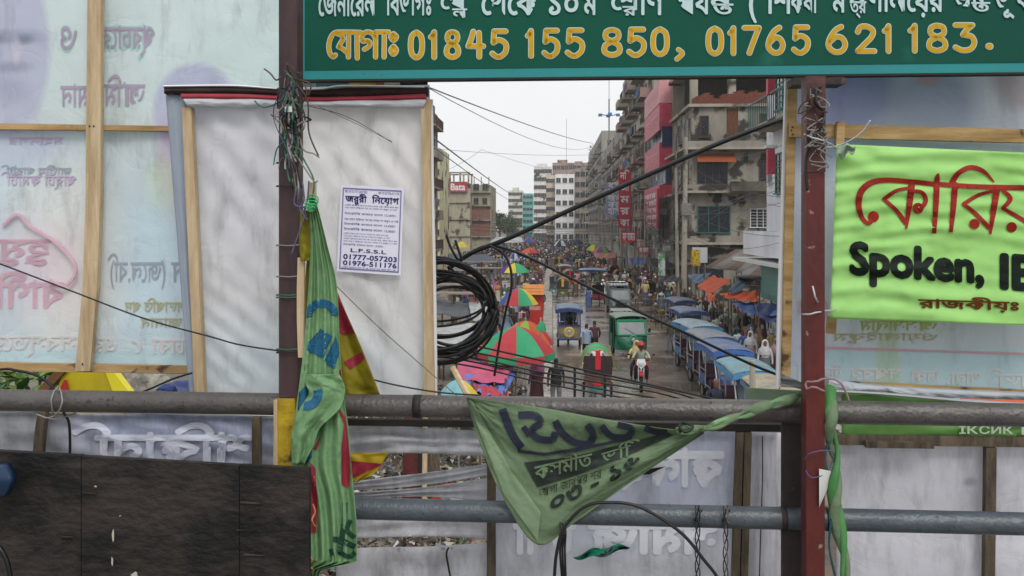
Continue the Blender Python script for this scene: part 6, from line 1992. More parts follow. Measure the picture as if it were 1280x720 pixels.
# colour boards and street signs on posts
def board(name, label, px, s, yt, yb, w, m, rot=0.0, texts=(), tw=.8):
    o = thing(name, label, 'sign', W(pp(px, s), s, 0), -ST + rot)
    z0, z1 = zp(yb, s), zp(yt, s)
    b = MB().box(-w / 2, w / 2, -.04, .02, z0, z1).build('board', m, o)
    for x in (-w * .35, w * .35):
        MB().tube([(x, .05, 0), (x, .05, z1)], .03, 5).build('post', grey_f, o)
    for i, t in enumerate(texts):
        q = MB()
        n = len(texts)
        zt = z1 - (z1 - z0) * (i + .8) / n
        letters(q, t, -w / 2 * tw, w / 2 * tw, 0, 1, lambda px_, py, l: V(px_, -.045 - l, zt + (z1 - z0) / n * .6 * py), .04)
        q.build('sign_lettering', signtx, b)
rs = mat('red_board', '#b22a2e', .5, .2, 4)
board('red_shop_sign', 'red shop sign with pale lettering and yellow foot over the right stalls', 785.5, 86, 289, 303, 1.5, rs, 0, ['\u09ac\u09a1\u09bc \u09ac\u09be\u099c\u09be\u09b0'])
board('red_shop_sign', 'smaller faded red sign right of the larger red one', 804, 78, 308, 317, 1.0, mat('faded_board', '#9c4a48', .6, .2, 4), .1, ['\u09a6\u09cb\u0995\u09be\u09a8'])
board('narrow_banner_sign', 'narrow white standing banner with green foot and coloured patches', 826, 63, 316, 344, .5, mat('banner_patchy', '#aeb5b2', .6, .4, 2.5, '#4f7d55', lo=.45, hi=.55), .2)
board('yellow_white_board', 'yellow and white advertising board leaning by the leaning poles', 873, 60, 309, 328, 1.0, mat('board_white', '#b9bcc0', .6, .1, 4), -.1)
board('yellow_board', 'yellow slanted board in front of the white one', 868, 58, 312, 332, .6, mat('board_yellow', '#b7a223', .6, .5, 6, '#8a3f2a', lo=.5, hi=.6), .3)

# ------------------------------------------------------------------ poles and street wires
def pole(label, px, s, ytop, r=.11, arms=True, lean=0.0, box_=False):
    o = thing('utility_pole', label, 'pole', W(pp(px, s), s, 0), -ST, 'utility poles along the right side')
    h = zp(ytop, s)
    MB().tube([(0, 0, 0), (lean * .5, 0, h / 2), (lean, 0, h)], [r, r * .85, r * .65], 8).build('shaft', concr, o)
    if arms:
        for k, z in enumerate((h - .5, h - 1.3)):
            f = MB().box(lean - 1.0, lean + 1.0, -.16, -.08, z, z + .09).build('crossarm', grey_f, o)
            for x in (-.9, -.3, .3, .9):
                MB().lathe([(.04, z + .09), (.06, z + .14), (.03, z + .2), (.05, z + .26), (.001, z + .28)], 6, (lean + x, -.12, 0)).build('insulator', mat('insulator', '#5c3a30', .3, .2, 9), f)
    if box_:
        MB().box(lean - .3, lean + .3, -.45, -.12, h * .55, h * .55 + .8).build('junction_box', grey_f, o)
    tg = MB()
    for k in range(16):                     # knots of wire round the shaft
        z = h * random.uniform(.35, .9)
        x = random.uniform(-.6, .6)
        tg.tube(catenary((0, -.1, z), (x, random.uniform(-.6, .2), z + random.uniform(-1.0, .3)), .3, 5, .08), .012, 3)
    tg.build('wire_tangle', cable_m, o, kind='stuff')
    return W(pp(px, s), s, h)
random.seed(15)
PT = [pole('thick leaning concrete pole wrapped in wires before the beige block', 853, 58, 172, .2, False, .15, True),
      pole('slim concrete pole close to the left of the thick wired one', 846, 60, 190, .13, False, -.15),
      pole('concrete pole with crossarms by the red vertical sign', 806, 84, 250, .12),
      pole('concrete pole with crossarms under the blue hanging sign', 776, 102, 228, .12),
      pole('concrete pole with crossarms before the grey block', 764, 120, 240, .12),
      pole('distant concrete pole by the old grey block', 748, 150, 245, .12),
      pole('most distant concrete pole beside the white far block', 729, 190, 250, .12)]
pole('short grey standing pipe beside the cream rickshaw roof', 937.5, 15.5, 449, .075, False)
wires = []
for i in range(2, 6):
    for dx in (-.9, -.3, .3, .9):
        for dz in (0, -.8):
            a, b_ = PT[i] + V(dx, 0, dz - .2), PT[i + 1] + V(dx, 0, dz - .2)
            wires.append((a, b_, random.uniform(.4, 1.0), .012))
for k in range(26):
    wires.append((W(pp(853, 58), 58, random.uniform(3.6, 9)), W(pp(806, 84), 84, random.uniform(3.6, 7.5)), random.uniform(.3, 1.2), .018))
for k in range(10):
    wires.append((W(pp(853, 58), 58, random.uniform(4.5, 10)), W(pp(1010, 30), 30, random.uniform(4.5, 9.5)), random.uniform(.2, .9), .012))
for k in range(8):
    wires.append((W(pp(806, 84), 84, random.uniform(4, 7)), W(-9, 90 + 4 * k, random.uniform(4, 6.4)), random.uniform(.2, .8), .014))
for k in range(5):
    wires.append((W(pp(776, 102), 102, random.uniform(4, 8)), W(-13, 150, random.uniform(4, 9)), random.uniform(.2, 1.2), .014))
for k in range(6):
    wires.append((W(10.4, 66 + k * 3, random.uniform(5, 11)), W(pp(853, 58), 58, random.uniform(6, 10)), random.uniform(.2, .6), .012))
b = MB()
for (a, c, sg_, r) in wires:
    b.tube(catenary(a, c, sg_, 10), r, 3, False)
b.build('street_wires', mat('faint_cable', '#2b2c2e', .6, .1, 9), None, 'many thin wires strung between the poles and buildings of the street', 'wires', kind='stuff')
gcab = mat('grey_wire', '#70747a', .6, .1, 9)
def wire(label, pts, r, m=gcab, name='overhead_wire', sag=0.3, sides=4):
    P = [V(q) for q in pts]
    S = []
    for i in range(len(P) - 1):
        S += catenary(P[i], P[i + 1], sag, 12)[(1 if i else 0):]
    return MB().tube(S, r, sides).build(name, m, None, label, 'wire', smooth=True)
def at(px, py, d): return V((px - 640) / F * d, d, H - (py - 282) / F * d)
wire('upper pale wire slanting down across the sky from the top left', [at(505, 97, 30), at(740, 179, 120)], .03)
wire('second pale sky wire just under the upper slanting one', [at(500, 90, 30), at(738, 184, 122)], .018, sag=1.2)
wire('level thin wire crossing the sky above the far houses', [at(520, 184, 60), at(745, 193, 110)], .02)
wire('steep wire running from the left edge down to the far houses', [at(500, 140, 40), at(645, 246, 220)], .05)
wire('short curved wire high over the far white block', [at(560, 212, 90), at(602, 187, 100), at(690, 213, 130)], .02, sag=.15)
wire('faint steep wire below the steep left one', [at(510, 160, 50), at(640, 252, 240)], .04)

# ------------------------------------------------------------------ ground litter, near fence and things seen through the slits
random.seed(41)
cols = [mat('scrap_' + k, c, .7, .3, 9) for k, c in dict(white='#b9b9b6', grey='#77756f', green='#476b46', red='#9c3f34', blue='#3f5f94', brown='#4b3d31', cream='#a59a80', black='#222220').items()]
b = MB()
for k in range(9000):
    t, s = random.uniform(-6.5, -.9), random.uniform(12, 30)
    c = W(t, s, random.uniform(.01, .16))
    r = random.uniform(.03, .13)
    b.mi(random.choices(range(8), (2, 5, 1.4, .35, .35, 8, 3, 7))[0])
    e = [c + V(random.uniform(-r, r), random.uniform(-r, r), random.uniform(-.04, .08)) for _ in range(4)]
    b.add(e, [(0, 1, 2), (0, 2, 3), (0, 3, 1)])
b.build('street_litter', cols, None, 'rubbish and scraps strewn over the ground, seen through the slits of the torn sheet', 'litter', kind='stuff')
for (lab, px, s, r, m_, yt) in (('red painted post standing in the rubbish seen through the slit', 512, 17, .15, steel_rd, 540), ('dark wooden post beside the red one in the rubbish', 524, 17.6, .12, steel_dk, 545),
                            ('pale bamboo post right of the dark one in the rubbish', 530, 16.8, .05, wood, 545), ('brown wooden post farthest right in the rubbish', 541, 18, .14, wood_d, 545)):
    p = V(G(px, 282, s).x, G(px, 282, s).y, 0)
    MB().tube([p, p + V(.03, 0, 2.2)], r, 7).build('ground_post', m_, None, lab, 'post')
o = thing('cloth_pile', 'heap of white, blue and orange cloth lying right of the posts', 'cloth pile', (G(585, 282, 17.8).x, 17.6, 0))
for k, (dx, dy, r, c) in enumerate(((-.35, 0, .3, '#b04a28'), (-.1, -.2, .34, '#b9bcc6'), (.15, .1, .3, '#c2c6cc'), (.3, -.15, .24, '#27356b'), (.45, 0, .22, '#8a9fc0'), (.62, -.2, .2, '#b3493a'), (.0, -.6, .3, '#9b9fa8'), (.8, .1, .2, '#93909a'))):
    MB().blob((dx, dy, r * .7), r, 2, .25, (1.2, 1, .8)).build('cloth_bundle', mat('bundle_' + c[1:], c, .8, .3, 9), o)

# left gap: leaves, yellow board, sacks, blue sheet
random.seed(6)
b = MB()
lfm = mat('leaf_green', '#3c6b24', .6, .5, 3, '#1e3d14')
for k in range(2600):
    c = V(random.uniform(-7.2, -3.9), random.uniform(7.6, 9.8), random.uniform(2.6, 4.6))
    a, tl = random.uniform(0, 2 * PI), random.uniform(-.9, .5)
    L, w = random.uniform(.16, .34), random.uniform(.03, .06)
    d = V(math.cos(a) * math.cos(tl), math.sin(a) * math.cos(tl), math.sin(tl))
    n_ = d.cross(V(0, 0, 1)).normalized() * w
    b.mi(k % 2).add([c, c + d * L * .5 + n_, c + d * L - V(0, 0, .05), c + d * L * .5 - n_], [(0, 1, 2), (0, 2, 3)])
tr_ = thing('leafy_tree', 'leafy green tree top showing in the gap under the left hoarding', 'tree', (-5.8, 9, 0))
b.build('crown', [lfm, mat('leaf_pale', '#6d9440', .6, .4, 3)], tr_, kind='stuff', world=True)
MB().tube([(0, 0, 0), (.05, 0, 1.5), (-.05, .1, 2.9)], [.12, .1, .05], 8).build('trunk', wood_d, tr_)
for (x, y_, z) in ((.9, .1, 3.3), (-.9, 0, 3.4), (.3, .3, 3.6)):
    MB().tube([(0, 0, 2.2), (x * .5, y_, 2.9), (x, y_, z)], [.06, .04, .02], 6).build('branch', wood_d, tr_)
yb_ = thing('yellow_board_sign', 'yellow painted sheet metal board with brown edge and red mark behind the left rail', 'board', G(100, 560, 5.2))
ym = mat('sheet_yellow', '#b5a514', .45, .2, 3, '#9c8b10')
solid([(42, 492), (84, 455), (128, 455), (172, 505), (172, 560), (42, 560)][:4] if 0 else [(40, 560), (172, 560), (128, 455), (84, 455)], 5.2, .05, ym, 'sheet', yb_)
solid([(150, 515), (180, 515), (136, 457), (128, 455)], 5.19, .06, mat('bright_yellow_edge', '#d6c928', .4, .15, 5), 'bright_edge', yb_)
solid([(38, 496), (52, 496), (90, 455), (76, 455)], 5.17, .05, mat('brown_stripe', '#6b4a2a', .6, .3, 9), 'brown_edge', yb_)
solid([(69, 496), (87, 496), (83, 475), (80, 475)], 5.18, .006, mat('red_mark', '#a32420', .5, .2, 9), 'red_mark', yb_)
for x in (60, 140):
    p = G(x, 282, 5.3)
    MB().tube([(p.x, p.y, 0), (p.x, p.y, 4.6)], .035, 6).build('post', steel_dk, yb_, world=True)
o = thing('sack_heap', 'crumpled white sacks in the gap left of the white panel', 'sacks', G(175, 560, 6))
for k, (px, py, r) in enumerate(((160, 470, .12), (178, 476, .16), (190, 490, .15), (163, 500, .16), (180, 512, .2), (200, 520, .2), (160, 530, .24), (190, 545, .26))):
    MB().blob(tuple(G(px, py, 6)), r, 3, .10, (1, .8, 1)).build('sack', mat('sack_white', '#a9a498', .8, .3, 14, '#6d6a62', .5, 22), o, world=True)
o = thing('blue_sheet_bundle', 'dark blue plastic sheet bundle beside the white sacks', 'bundle', G(222, 560, 5.6))
for (px, py, r) in ((214, 492, .08), (230, 490, .09), (222, 520, .22)):
    MB().blob(tuple(G(px, py, 5.6)), r, 2, .15, (1.2, .8, 1)).build('fold', mat('blue_sheet', '#1c3068', .4, .3, 9), o, world=True)
o = thing('roof_platform', 'dark market roof below the bridge carrying the sacks and the blue bundle', 'roof', G(190, 600, 6))
MB().hexa([G(150, 566, 5.2), G(262, 566, 5.2), G(262, 560, 5.2), G(150, 560, 5.2)], [G(150, 566, 6.6), G(262, 566, 6.6), G(262, 560, 6.6), G(150, 560, 6.6)]).build('roof_sheet', steel_dk, o, world=True)
for x in (155, 257):
    for d in (5.3, 6.5):
        p = G(x, 560, d)
        MB().tube([(p.x, p.y, 0), p - V(0, 0, .05)], .04, 6).build('post', wood_d, o, world=True)
cord('black_hose', 'black hose arching from the left edge down to the rail tie', [(-60, 474), (0, 462), (20, 463), (45, 469), (62, 480), (72, 494), (80, 516), (87, 535), (87, 600)], .0038, cable_m, 2.38, 'hose', 0, 8, 7)
cord('loose_cable', 'short black cable slanting behind the sacks to the panel edge', [(165, 495), (190, 485), (215, 474), (240, 466)], .003, cable_m, 2.46, 'cable', 0)
cord('wire_tie', 'grey wire tie looped round the left end of the top rail', [(66, 516, 2.27), (64, 500, 2.255), (70, 486, 2.28), (74, 484, 2.3), (78, 500, 2.255), (72, 516, 2.262), (60, 522, 2.28), (46, 518, 2.28), (70, 524, 2.3), (95, 516, 2.32)], .0022, mat('tie_wire', '#8d8c86', .4, .2, 30), None, 'wire')
# orange things right, behind the roll
tarp('orange_tarp', 'orange canopy showing as a sliver over the right part of the rail', [(1190, 490, 14), (1330, 492, 14), (1330, 520, 11), (1190, 516, 11)], OR, .1, group='tarpaulins over the stalls', seed=51)

# railing running down beyond the rail (stair of the footbridge)
o = thing('stair_railing', 'thin black stair railing sloping down beyond the top rail', 'railing', at(740, 520, 9))
A = [at(575, 428, 9.5), at(925, 506, 8.6)]
A2 = [at(575, 443, 9.5), at(925, 524, 8.6)]
for (p, q) in (A,):
    MB().tube([p, q], .011, 6).build('rail', cable_m, o, world=True)
for k in range(2):
    p = A[0].lerp(A[1], .434 + k * .108)
    MB().tube([p + V(0, 0, -.8), p], .014, 6).build('baluster', cable_m, o, world=True)
MB().hexa([at(575, 530, 9.6) , at(925, 608, 8.7), at(925, 595, 8.7), at(575, 517, 9.6)], [at(575, 530, 9.6) + V(0, .4, 0), at(925, 608, 8.7) + V(0, .4, 0), at(925, 595, 8.7) + V(0, .4, 0), at(575, 517, 9.6) + V(0, .4, 0)]).build('stringer', steel_dk, o, world=True)

# trees at the far end and left
def tree(label, px, s, ytop, r, seed, dark):
    random.seed(seed)
    h = zp(ytop, s)
    o = thing('street_tree', label, 'tree', W(pp(px, s), s, 0), 0, 'trees at the far left of the street')
    MB().tube([(0, 0, 0), (.2, 0, h * .35), (0, .2, h * .6)], [.35, .28, .15], 7).build('trunk', wood_d, o)
    for k in range(4):
        a = k * 1.6
        MB().tube([(0, 0, h * .35), (math.cos(a) * r * .4, math.sin(a) * r * .4, h * .6), (math.cos(a) * r * .6, math.sin(a) * r * .6, h * .75)], [.16, .1, .04], 5).build('limb', wood_d, o)
    b = MB()
    cl = [(random.uniform(-r, r) * .75, random.uniform(-r, r) * .75, h * random.uniform(.42, .88), random.uniform(.25, .45) * r) for _ in range(11)]
    for k in range(1500):
        x, y, z, q = random.choice(cl)
        d = V(random.gauss(0, 1), random.gauss(0, 1), random.gauss(0, 1)).normalized() * q * random.random() ** .4
        c = V(x, y, z) + d
        b.mi(random.random() < .35).add([c + V(random.uniform(-.45, .45), random.uniform(-.45, .45), random.uniform(-.35, .35)) for _ in range(3)], [(0, 1, 2)])
    b.build('crown', [mat('tree_leaf', '#3a5230', .7, .4, .5, '#22331c'), mat('tree_leaf_pale', '#5d7547', .7, .3, .5)], o, kind='stuff')
tree('dark green tree closest to the brick based grey block', 612, 205, 256, 4.5, 1, 0)
tree('pale green tree in the middle of the far left gap', 624, 235, 262, 5, 2, 0)
tree('small far green tree left of the cream far block', 634, 270, 268, 4.5, 3, 0)

# ------------------------------------------------------------------ foreground cables, coil, flags
cab = mat('thick_cable', '#1a1b1d', .42, .2, 30)
def cable(label, pts, D, r, name='black_cable', m=cab, n=10, sides=8):
    S = spline([G(p[0], p[1], p[2] if len(p) > 2 else D) for p in pts], n)
    return MB().tube(S, r, sides).build(name, m, None, label, 'cable', smooth=True)
cable('thick black cable rising to the upper right across the street view', [(560, 336), (590, 316), (640, 296), (720, 259), (800, 223), (880, 187), (940, 163), (984, 147), (1012, 138)], 3.1, .0085)
cable('black cable falling from the coil top to the pale frame at right', [(585, 317), (612, 307), (650, 317), (700, 341), (750, 366), (800, 390), (850, 413), (900, 437), (950, 460), (1010, 482)], 3.1, .005)
cable('thin black cable hanging in an arc right of the coil', [(612, 307), (628, 316), (638, 335), (639, 360), (632, 390), (624, 430), (618, 470)], 3.08, .0045)
cable('short black cable end sticking up left at the coil top', [(558, 294), (562, 306), (568, 318), (576, 330)], 3.05, .0045)
cable('short black cable end sticking up right at the coil top', [(569, 300), (573, 312), (578, 326)], 3.05, .0045)
cable('short black cable end dangling inside the coil', [(560, 333), (568, 340), (577, 352)], 3.05, .004)
co = thing('cable_coil', 'big coil of black cable hanging beside the white panel', 'cable coil', G(583, 446, 3.05))
random.seed(9)
for k in range(20):
    rx, ry = random.uniform(60, 76), random.uniform(56, 63)
    if k > 8: ry = random.uniform(30, 60)
    if k > 14: rx, ry = random.uniform(44, 60), random.uniform(34, 50)
    cx, cy = 621 - random.uniform(0, 12) * (1 if k < 9 else 1.6) - rx, 321 + random.uniform(0, 9) * (1 if k < 9 else 2.5) + ry + (random.uniform(0, 24) if k > 8 else 0)
    dd = random.uniform(2.95, 3.12)
    ph = random.uniform(0, 6)
    P = [G(cx + rx * math.cos(t) * (1 + .03 * math.sin(3 * t + ph)), cy + ry * math.sin(t) * (1 + .02 * math.sin(2 * t + ph)), dd + .03 * math.sin(t + ph)) for t in [2 * PI * q / 48 for q in range(49)]]
    MB().tube(P, .0042 + .0015 * (k % 2), 6).build('loop', cab, co, smooth=True, world=True)
for k, (y0, y1) in enumerate(((440, 487), (447, 493), (452, 500), (458, 505))):
    cable('%s of the four black cables sloping from the coil foot to the rail' % ['uppermost', 'second', 'third', 'lowest'][k], [(540, y0 - 8), (600, y0 + 2), (680, y0 + 18 + k), (760, y1 - 14 + k), (830, y1), (900, y1 + 22)], 3.0 + .05 * k, .0031, n=6)
cable('thin black wire falling from the far left hoarding to the brown post', [(-40, 318), (0, 330), (90, 364), (180, 398), (260, 420), (300, 431), (352, 439)], 2.3, .0022, 'thin_wire')
cable('thin black wire passing from the green flag across the panel foot', [(372, 440), (430, 462), (480, 478), (545, 490), (600, 494)], 2.34, .0022, 'thin_wire')
cable('thin brown string running from the wood lath down to the coil', [(392, 328), (425, 362), (480, 415), (545, 472), (575, 498)], 2.38, .0014, 'thin_string', mat('brown_string', '#7a6550', .7, .2, 30))
cable('thin slack wire crossing the top of the white panel', [(383, 132), (420, 141), (450, 154), (490, 178)], 2.42, .0009, 'thin_wire')
cable('black hose arching over the lower rail into the bottom edge', [(693, 720), (696, 690), (705, 660), (730, 634), (760, 628), (800, 634), (850, 665), (880, 700), (898, 725), (905, 760)], 2.2, .0042, 'black_hose')
stp = thing('black_strap', 'black rubber strap wound round the lower rail by the triangular cloth tip', 'strap', G(704, 720, 2.24))
for k in range(3):
    MB().tube(spline([G(700 + k * 3, 650 + 4 * k, 2.25), G(703 + k * 2, 668, 2.235), G(700 + k * 3, 690, 2.245), G(704 + 2 * k, 740, 2.25)], 6), .003, 5).build('strand', cab, stp, smooth=True, world=True)
for (lab, x) in (('knotted black rope hanging from the lower rail, left of the pair', 872), ('twisted brown and black rope hanging from the lower rail, right of the pair', 907)):
    r_ = thing('hanging_rope', lab, 'rope', G(x, 760, 2.26), 0, 'ropes on the lower rail')
    for k in range(3):
        P = [G(x + 3 * math.sin(t * 1.4 + k * 2.1), 632 + t * 12, 2.262 - .006 * math.cos(t * 1.2 + k * 2)) for t in range(12)]
        MB().tube(spline(P, 4), .0016, 5).build('strand', cab if (k or x < 900) else mat('brown_string', '#7a6550', .7, .2, 30), r_, smooth=True, world=True)
    MB().tube([G(x - 4, 637, 2.262), G(x + 5, 637, 2.262), G(x + 5, 641, 2.30), G(x - 4, 650, 2.264), G(x + 5, 654, 2.262)], .0022, 5).build('knot', cab, r_, world=True)
o = thing('snagged_scrap', 'torn scrap of turquoise plastic snagged on the middle lower sheet', 'scrap', G(750, 695, 2.47))
MB().grid(lambda u, v: G(716 + 72 * u, 697 - 14 * u + (v - .5) * 11 * math.sin(u * PI) ** .7 + 2 * math.sin(u * 14), 2.468 - .01 * math.sin(v * 5 + u * 9)), 20, 5, V(0, .001, 0)).build('plastic', mat('turquoise_scrap', '#1f8f74', .4, .5, 30, '#222a28', lo=.5, hi=.56), o, world=True)
o = thing('sheet_tear', 'dark tear with a curled white edge in the middle lower sheet', 'tear', G(812, 588, 2.485))
MB().add([G(797, 588, 2.485), G(832, 583, 2.485), G(812, 593, 2.485), G(785, 594, 2.485)], [(0, 1, 2, 3)]).build('opening', DKV, o, world=True)

# wire tangle at the brown post
tg = thing('post_wire_tangle', 'tangle of old wires and twigs knotted round the top of the brown post', 'wire tangle', G(362, 250, 2.2))
random.seed(23)
wc = [mat('wire_' + k, c, .5, .2, 30) for k, c in dict(dark='#1f1c1c', brown='#4a3a30', green='#2f6a52', grey='#8a8580', violet='#5a5578').items()]
for k in range(58):
    x = 362 + random.gauss(0, 5)
    y = random.choice((100, 118, 130, 140, 150)) + random.gauss(0, 8)
    P = [(x, y)]
    vx, vy = random.gauss(0, 5), random.uniform(-8, 16)
    for q in range(random.randint(3, 6)):
        P.append((P[-1][0] + vx, P[-1][1] + vy))
        vx, vy = vx * .5 + random.gauss(0, 4.5), vy * .7 + random.uniform(-4, 14)
        vx += (364 - P[-1][0]) * .35
    MB().tube(spline([G(a, b_, 2.19 + random.uniform(-.03, .03)) for a, b_ in P], 5), random.choice((.0012, .0017, .0024)), 4).build('strand', random.choice(wc), tg, world=True)
for P, c in (([(352, 96), (345, 100), (338, 92), (330, 86)], 1), ([(355, 88), (368, 98), (388, 105), (385, 120)], 1), ([(362, 110), (372, 150), (378, 185), (392, 192), (399, 197)], 3), ([(366, 100), (384, 125), (386, 165), (398, 195)], 1),
             ([(366, 140), (366, 170), (380, 200), (392, 225), (390, 250)], 2), ([(350, 150), (362, 180), (378, 206), (392, 226), (397, 226)], 3), ([(376, 140), (375, 180), (372, 210), (377, 235)], 0), ([(356, 108), (352, 125), (330, 134), (318, 126)], 2),
             ([(378, 228), (380, 250), (375, 262), (385, 275)], 4), ([(372, 232), (368, 255), (382, 262), (374, 290), (364, 318)], 4), ([(386, 226), (384, 250), (378, 270)], 4)):
    MB().tube(spline([G(a, b_, 2.185) for a, b_ in P], 6), .0022, 5).build('strand', wc[c], tg, smooth=True, world=True)
MB().grid(lambda u, v: G(356 + 9 * u, 133 + 7 * v, 2.16 + .005 * math.sin(u * 6)), 3, 3, V(0, .002, 0)).build('paper_scrap', white_f, tg, world=True)
for y, c in ((203, 0), (232, 0), (306, 3), (345, 3), (368, 2), (371, 2), (436, 2), (440, 0)):
    mb = MB()
    e = [(346, y, 2.228), (360, y + 1, 2.226), (374, y, 2.228), (375, y + 1, 2.29), (345, y + 1, 2.29), (346, y, 2.228)]
    mb.tube([G(*q) for q in e], .0016, 4)
    mb.build('wire_band', wc[c], tg, world=True)
tr2 = thing('red_post_wires', 'frayed wires and cords wound round the top of the red post', 'wire tangle', G(1022, 180, 2.17))
for k in range(26):
    x, y = 1020 + random.gauss(0, 5), random.choice((108, 115, 150, 165, 172)) + random.gauss(0, 4)
    P = [(x, y)]
    for q in range(4):
        P.append((1021 + random.gauss(0, 9), P[-1][1] + random.uniform(-8, 18)))
    MB().tube(spline([G(a, b_, 2.185 + random.uniform(-.008, .004)) for a, b_ in P], 5), random.choice((.0012, .0018)), 4).build('strand', wc[random.choice((0, 1, 3, 3))], tr2, world=True)
MB().tube(spline([G(1020, 112, 2.185), G(1021, 130, 2.18), G(1030, 140, 2.19), G(1028, 155, 2.18), G(1018, 170, 2.19), G(1009, 190, 2.2), G(1007, 215, 2.2), G(1009, 238, 2.2)], 6), .0035, 6).build('strand', cab, tr2, smooth=True, world=True)
MB().tube(spline([G(1006, 575, 2.2), G(1012, 567, 2.18), G(1030, 563, 2.18), G(1042, 567, 2.2), G(1034, 590, 2.2), G(1015, 597, 2.18), G(1007, 588, 2.19)], 6), .0014, 5).build('strand', wc[4], tr2, smooth=True, world=True)
# light wood lath beside the post and yellow wrap
la = thing('wood_lath', 'pale wood laths tied upright along the right side of the brown post', 'lath', G(382, 490, 2.21))
bent(la, [(372, 380, 322), (371, 380, 360), (371, 379.5, 400), (372.5, 380, 447)], 2.215, .012, wood, 'lath')
bent(la, [(378, 384, 448), (376, 382, 480), (374, 381, 486)], 2.222, .012, wood_d, 'lath')
bent(la, [(386, 394, 228), (385, 394, 250)], 2.2, .012, wood, 'lath')
bent(la, [(342, 346.5, 500), (342, 347, 584)], 2.232, .02, wood, 'lath')

# cloth hanging pieces: width and folds follow photo points
def drape(par, name, rows, D, m, folds=5, amp=.012, seed=0, nu=40, nv=70):
    """rows: (x_left, x_right, y)"""
    R = spline([(a, b_, y) for a, b_, y in rows], 8)
    N = len(R) - 1
    def fn(u, v, l=0.0):
        f_ = v * N
        i = min(N - 1, int(f_))
        r = R[i].lerp(R[i + 1], f_ - i)
        x = r.x + (r.y - r.x) * u
        d = amp * (math.sin(u * folds * 2 * PI + 2.5 * fbm(v * 2, seed) + seed) * (.35 + .65 * v) + .8 * fbm(u * 3 + seed, v * 6, seed))
        return G(x, r.z, D + d - l)
    MB().grid(fn, nu, nv, V(0, .0012, 0)).build(name, m, par, smooth=True, world=True)
    def fpx(px, py, l=0.0):
        best = min(range(N + 1), key=lambda i: abs(R[i].z - py))
        j = min(N, best + 1) if R[best].z < py else best
        i = max(0, j - 1)
        k = 0 if R[j].z == R[i].z else (py - R[i].z) / (R[j].z - R[i].z)
        r = R[i].lerp(R[j], k)
        u = (px - r.x) / max(1e-3, r.y - r.x)
        return fn(max(0.01, min(.99, u)), max(0.0, min(1, (i + k) / N)), .0028 + l)
    return fpx
def patch(par, pts, fpx, m, name='print', lift=0.0):
    """filled outline of photo points laid on a cloth"""
    bm = bmesh.new()
    f = bm.faces.new([bm.verts.new((x, y, 0)) for x, y in pts])
    bmesh.ops.triangulate(bm, faces=[f])
    for _ in range(5):
        e = [q for q in bm.edges if q.calc_length() > 5]
        if not e: break
        bmesh.ops.subdivide_edges(bm, edges=e, cuts=1)
        bmesh.ops.triangulate(bm, faces=bm.faces[:])
    bm.verts.index_update()
    vs = [fpx(q.co.x, q.co.y, lift) for q in bm.verts]
    fs = [[q.index for q in f.verts] for f in bm.faces]
    bm.free()
    return MB().add(vs, fs).build(name, m, par, smooth=True, world=True)
flg = mat('flag_green', '#8fb988', .65, .2, 2.5, '#6f9469', .35, 26, trans=.3, spec=.15, spots=('#54704f', 9, .6))
blp = mat('flag_blue', '#1d6488', .6, .15, 8, trans=.15)
crp = mat('flag_crimson', '#94283a', .6, .15, 8, trans=.15)
mus = mat('flag_mustard', '#968a1c', .65, .25, 5, '#7a6e14', trans=.3)
dgp = mat('flag_dark_green', '#224a3a', .65, .2, 8)
yf = thing('yellow_flag', 'mustard and red cloth flag hanging behind the green one against the white panel', 'flag', G(430, 600, 2.33))
y1 = drape(yf, 'cloth', [(384, 396, 258), (386, 410, 330), (388, 428, 380), (392, 450, 430), (396, 470, 480), (398, 476, 496)], 2.33, mus, 2, .01, 5)
patch(yf, [(402, 330), (410, 335), (428, 378), (440, 412), (430, 408), (412, 370)], y1, crp)
patch(yf, [(418, 388), (436, 392), (444, 416), (428, 418), (416, 405)], y1, crp)
patch(yf, [(430, 452), (452, 440), (456, 448), (438, 462)], y1, crp)
y2 = drape(yf, 'tail', [(430, 486, 566), (434, 482, 572), (436, 470, 590), (438, 452, 600), (438, 446, 603)], 2.35, mat('flag_yellow', '#c0a426', .65, .2, 6, trans=.3), 2, .008, 9, 20, 16)
patch(yf, [(438, 576), (480, 580), (462, 588), (440, 598)], y2, crp)
drape(yf, 'yellow_roll', [(376, 390, 262), (374, 388, 290), (374, 390, 310), (376, 386, 326)], 2.205, mus, 1, .006, 3, 10, 20)
ff = drape(yf, 'mid_fold', [(383, 392, 326), (380, 392, 380), (376, 390, 440)], 2.24, mus, 1, .006, 4, 10, 20)
gf = thing('green_flag', 'long green cloth flag with blue shapes and crimson marks tied to the brown post', 'flag', G(405, 720, 2.2))
g1 = drape(gf, 'cloth', [(386, 393, 246), (387, 400, 270), (388, 410, 310), (386, 420, 350), (383, 423, 390), (379, 425, 440), (372, 430, 495), (366, 436, 540), (365, 439, 580), (379, 443, 620), (383, 446, 660), (385, 446, 696), (383, 443, 703), (381, 412, 710), (380, 400, 716), (379, 397, 745)], 2.19, flg, 4.3, .012, 2, 50, 120)
def arc(cx, cy, r0, r1, a0, a1, n=14, ky=1.0):
    A_ = [a0 + (a1 - a0) * i / n for i in range(n + 1)]
    return [(cx + r1 * math.cos(a), cy + r1 * math.sin(a) * ky) for a in A_] + [(cx + r0 * math.cos(a), cy + r0 * math.sin(a) * ky) for a in A_[::-1]]
patch(gf, arc(402, 396, 12, 22, PI * .98, PI * 1.98), g1, blp)
patch(gf, [(401, 411), (415, 420), (404, 448), (384, 438), (384, 430), (393, 432)], g1, blp)
patch(gf, [(420, 420), (424, 440), (418, 462), (405, 452)], g1, blp)
patch(gf, [(385, 466), (400, 478), (420, 490), (405, 492), (388, 482)], g1, blp)
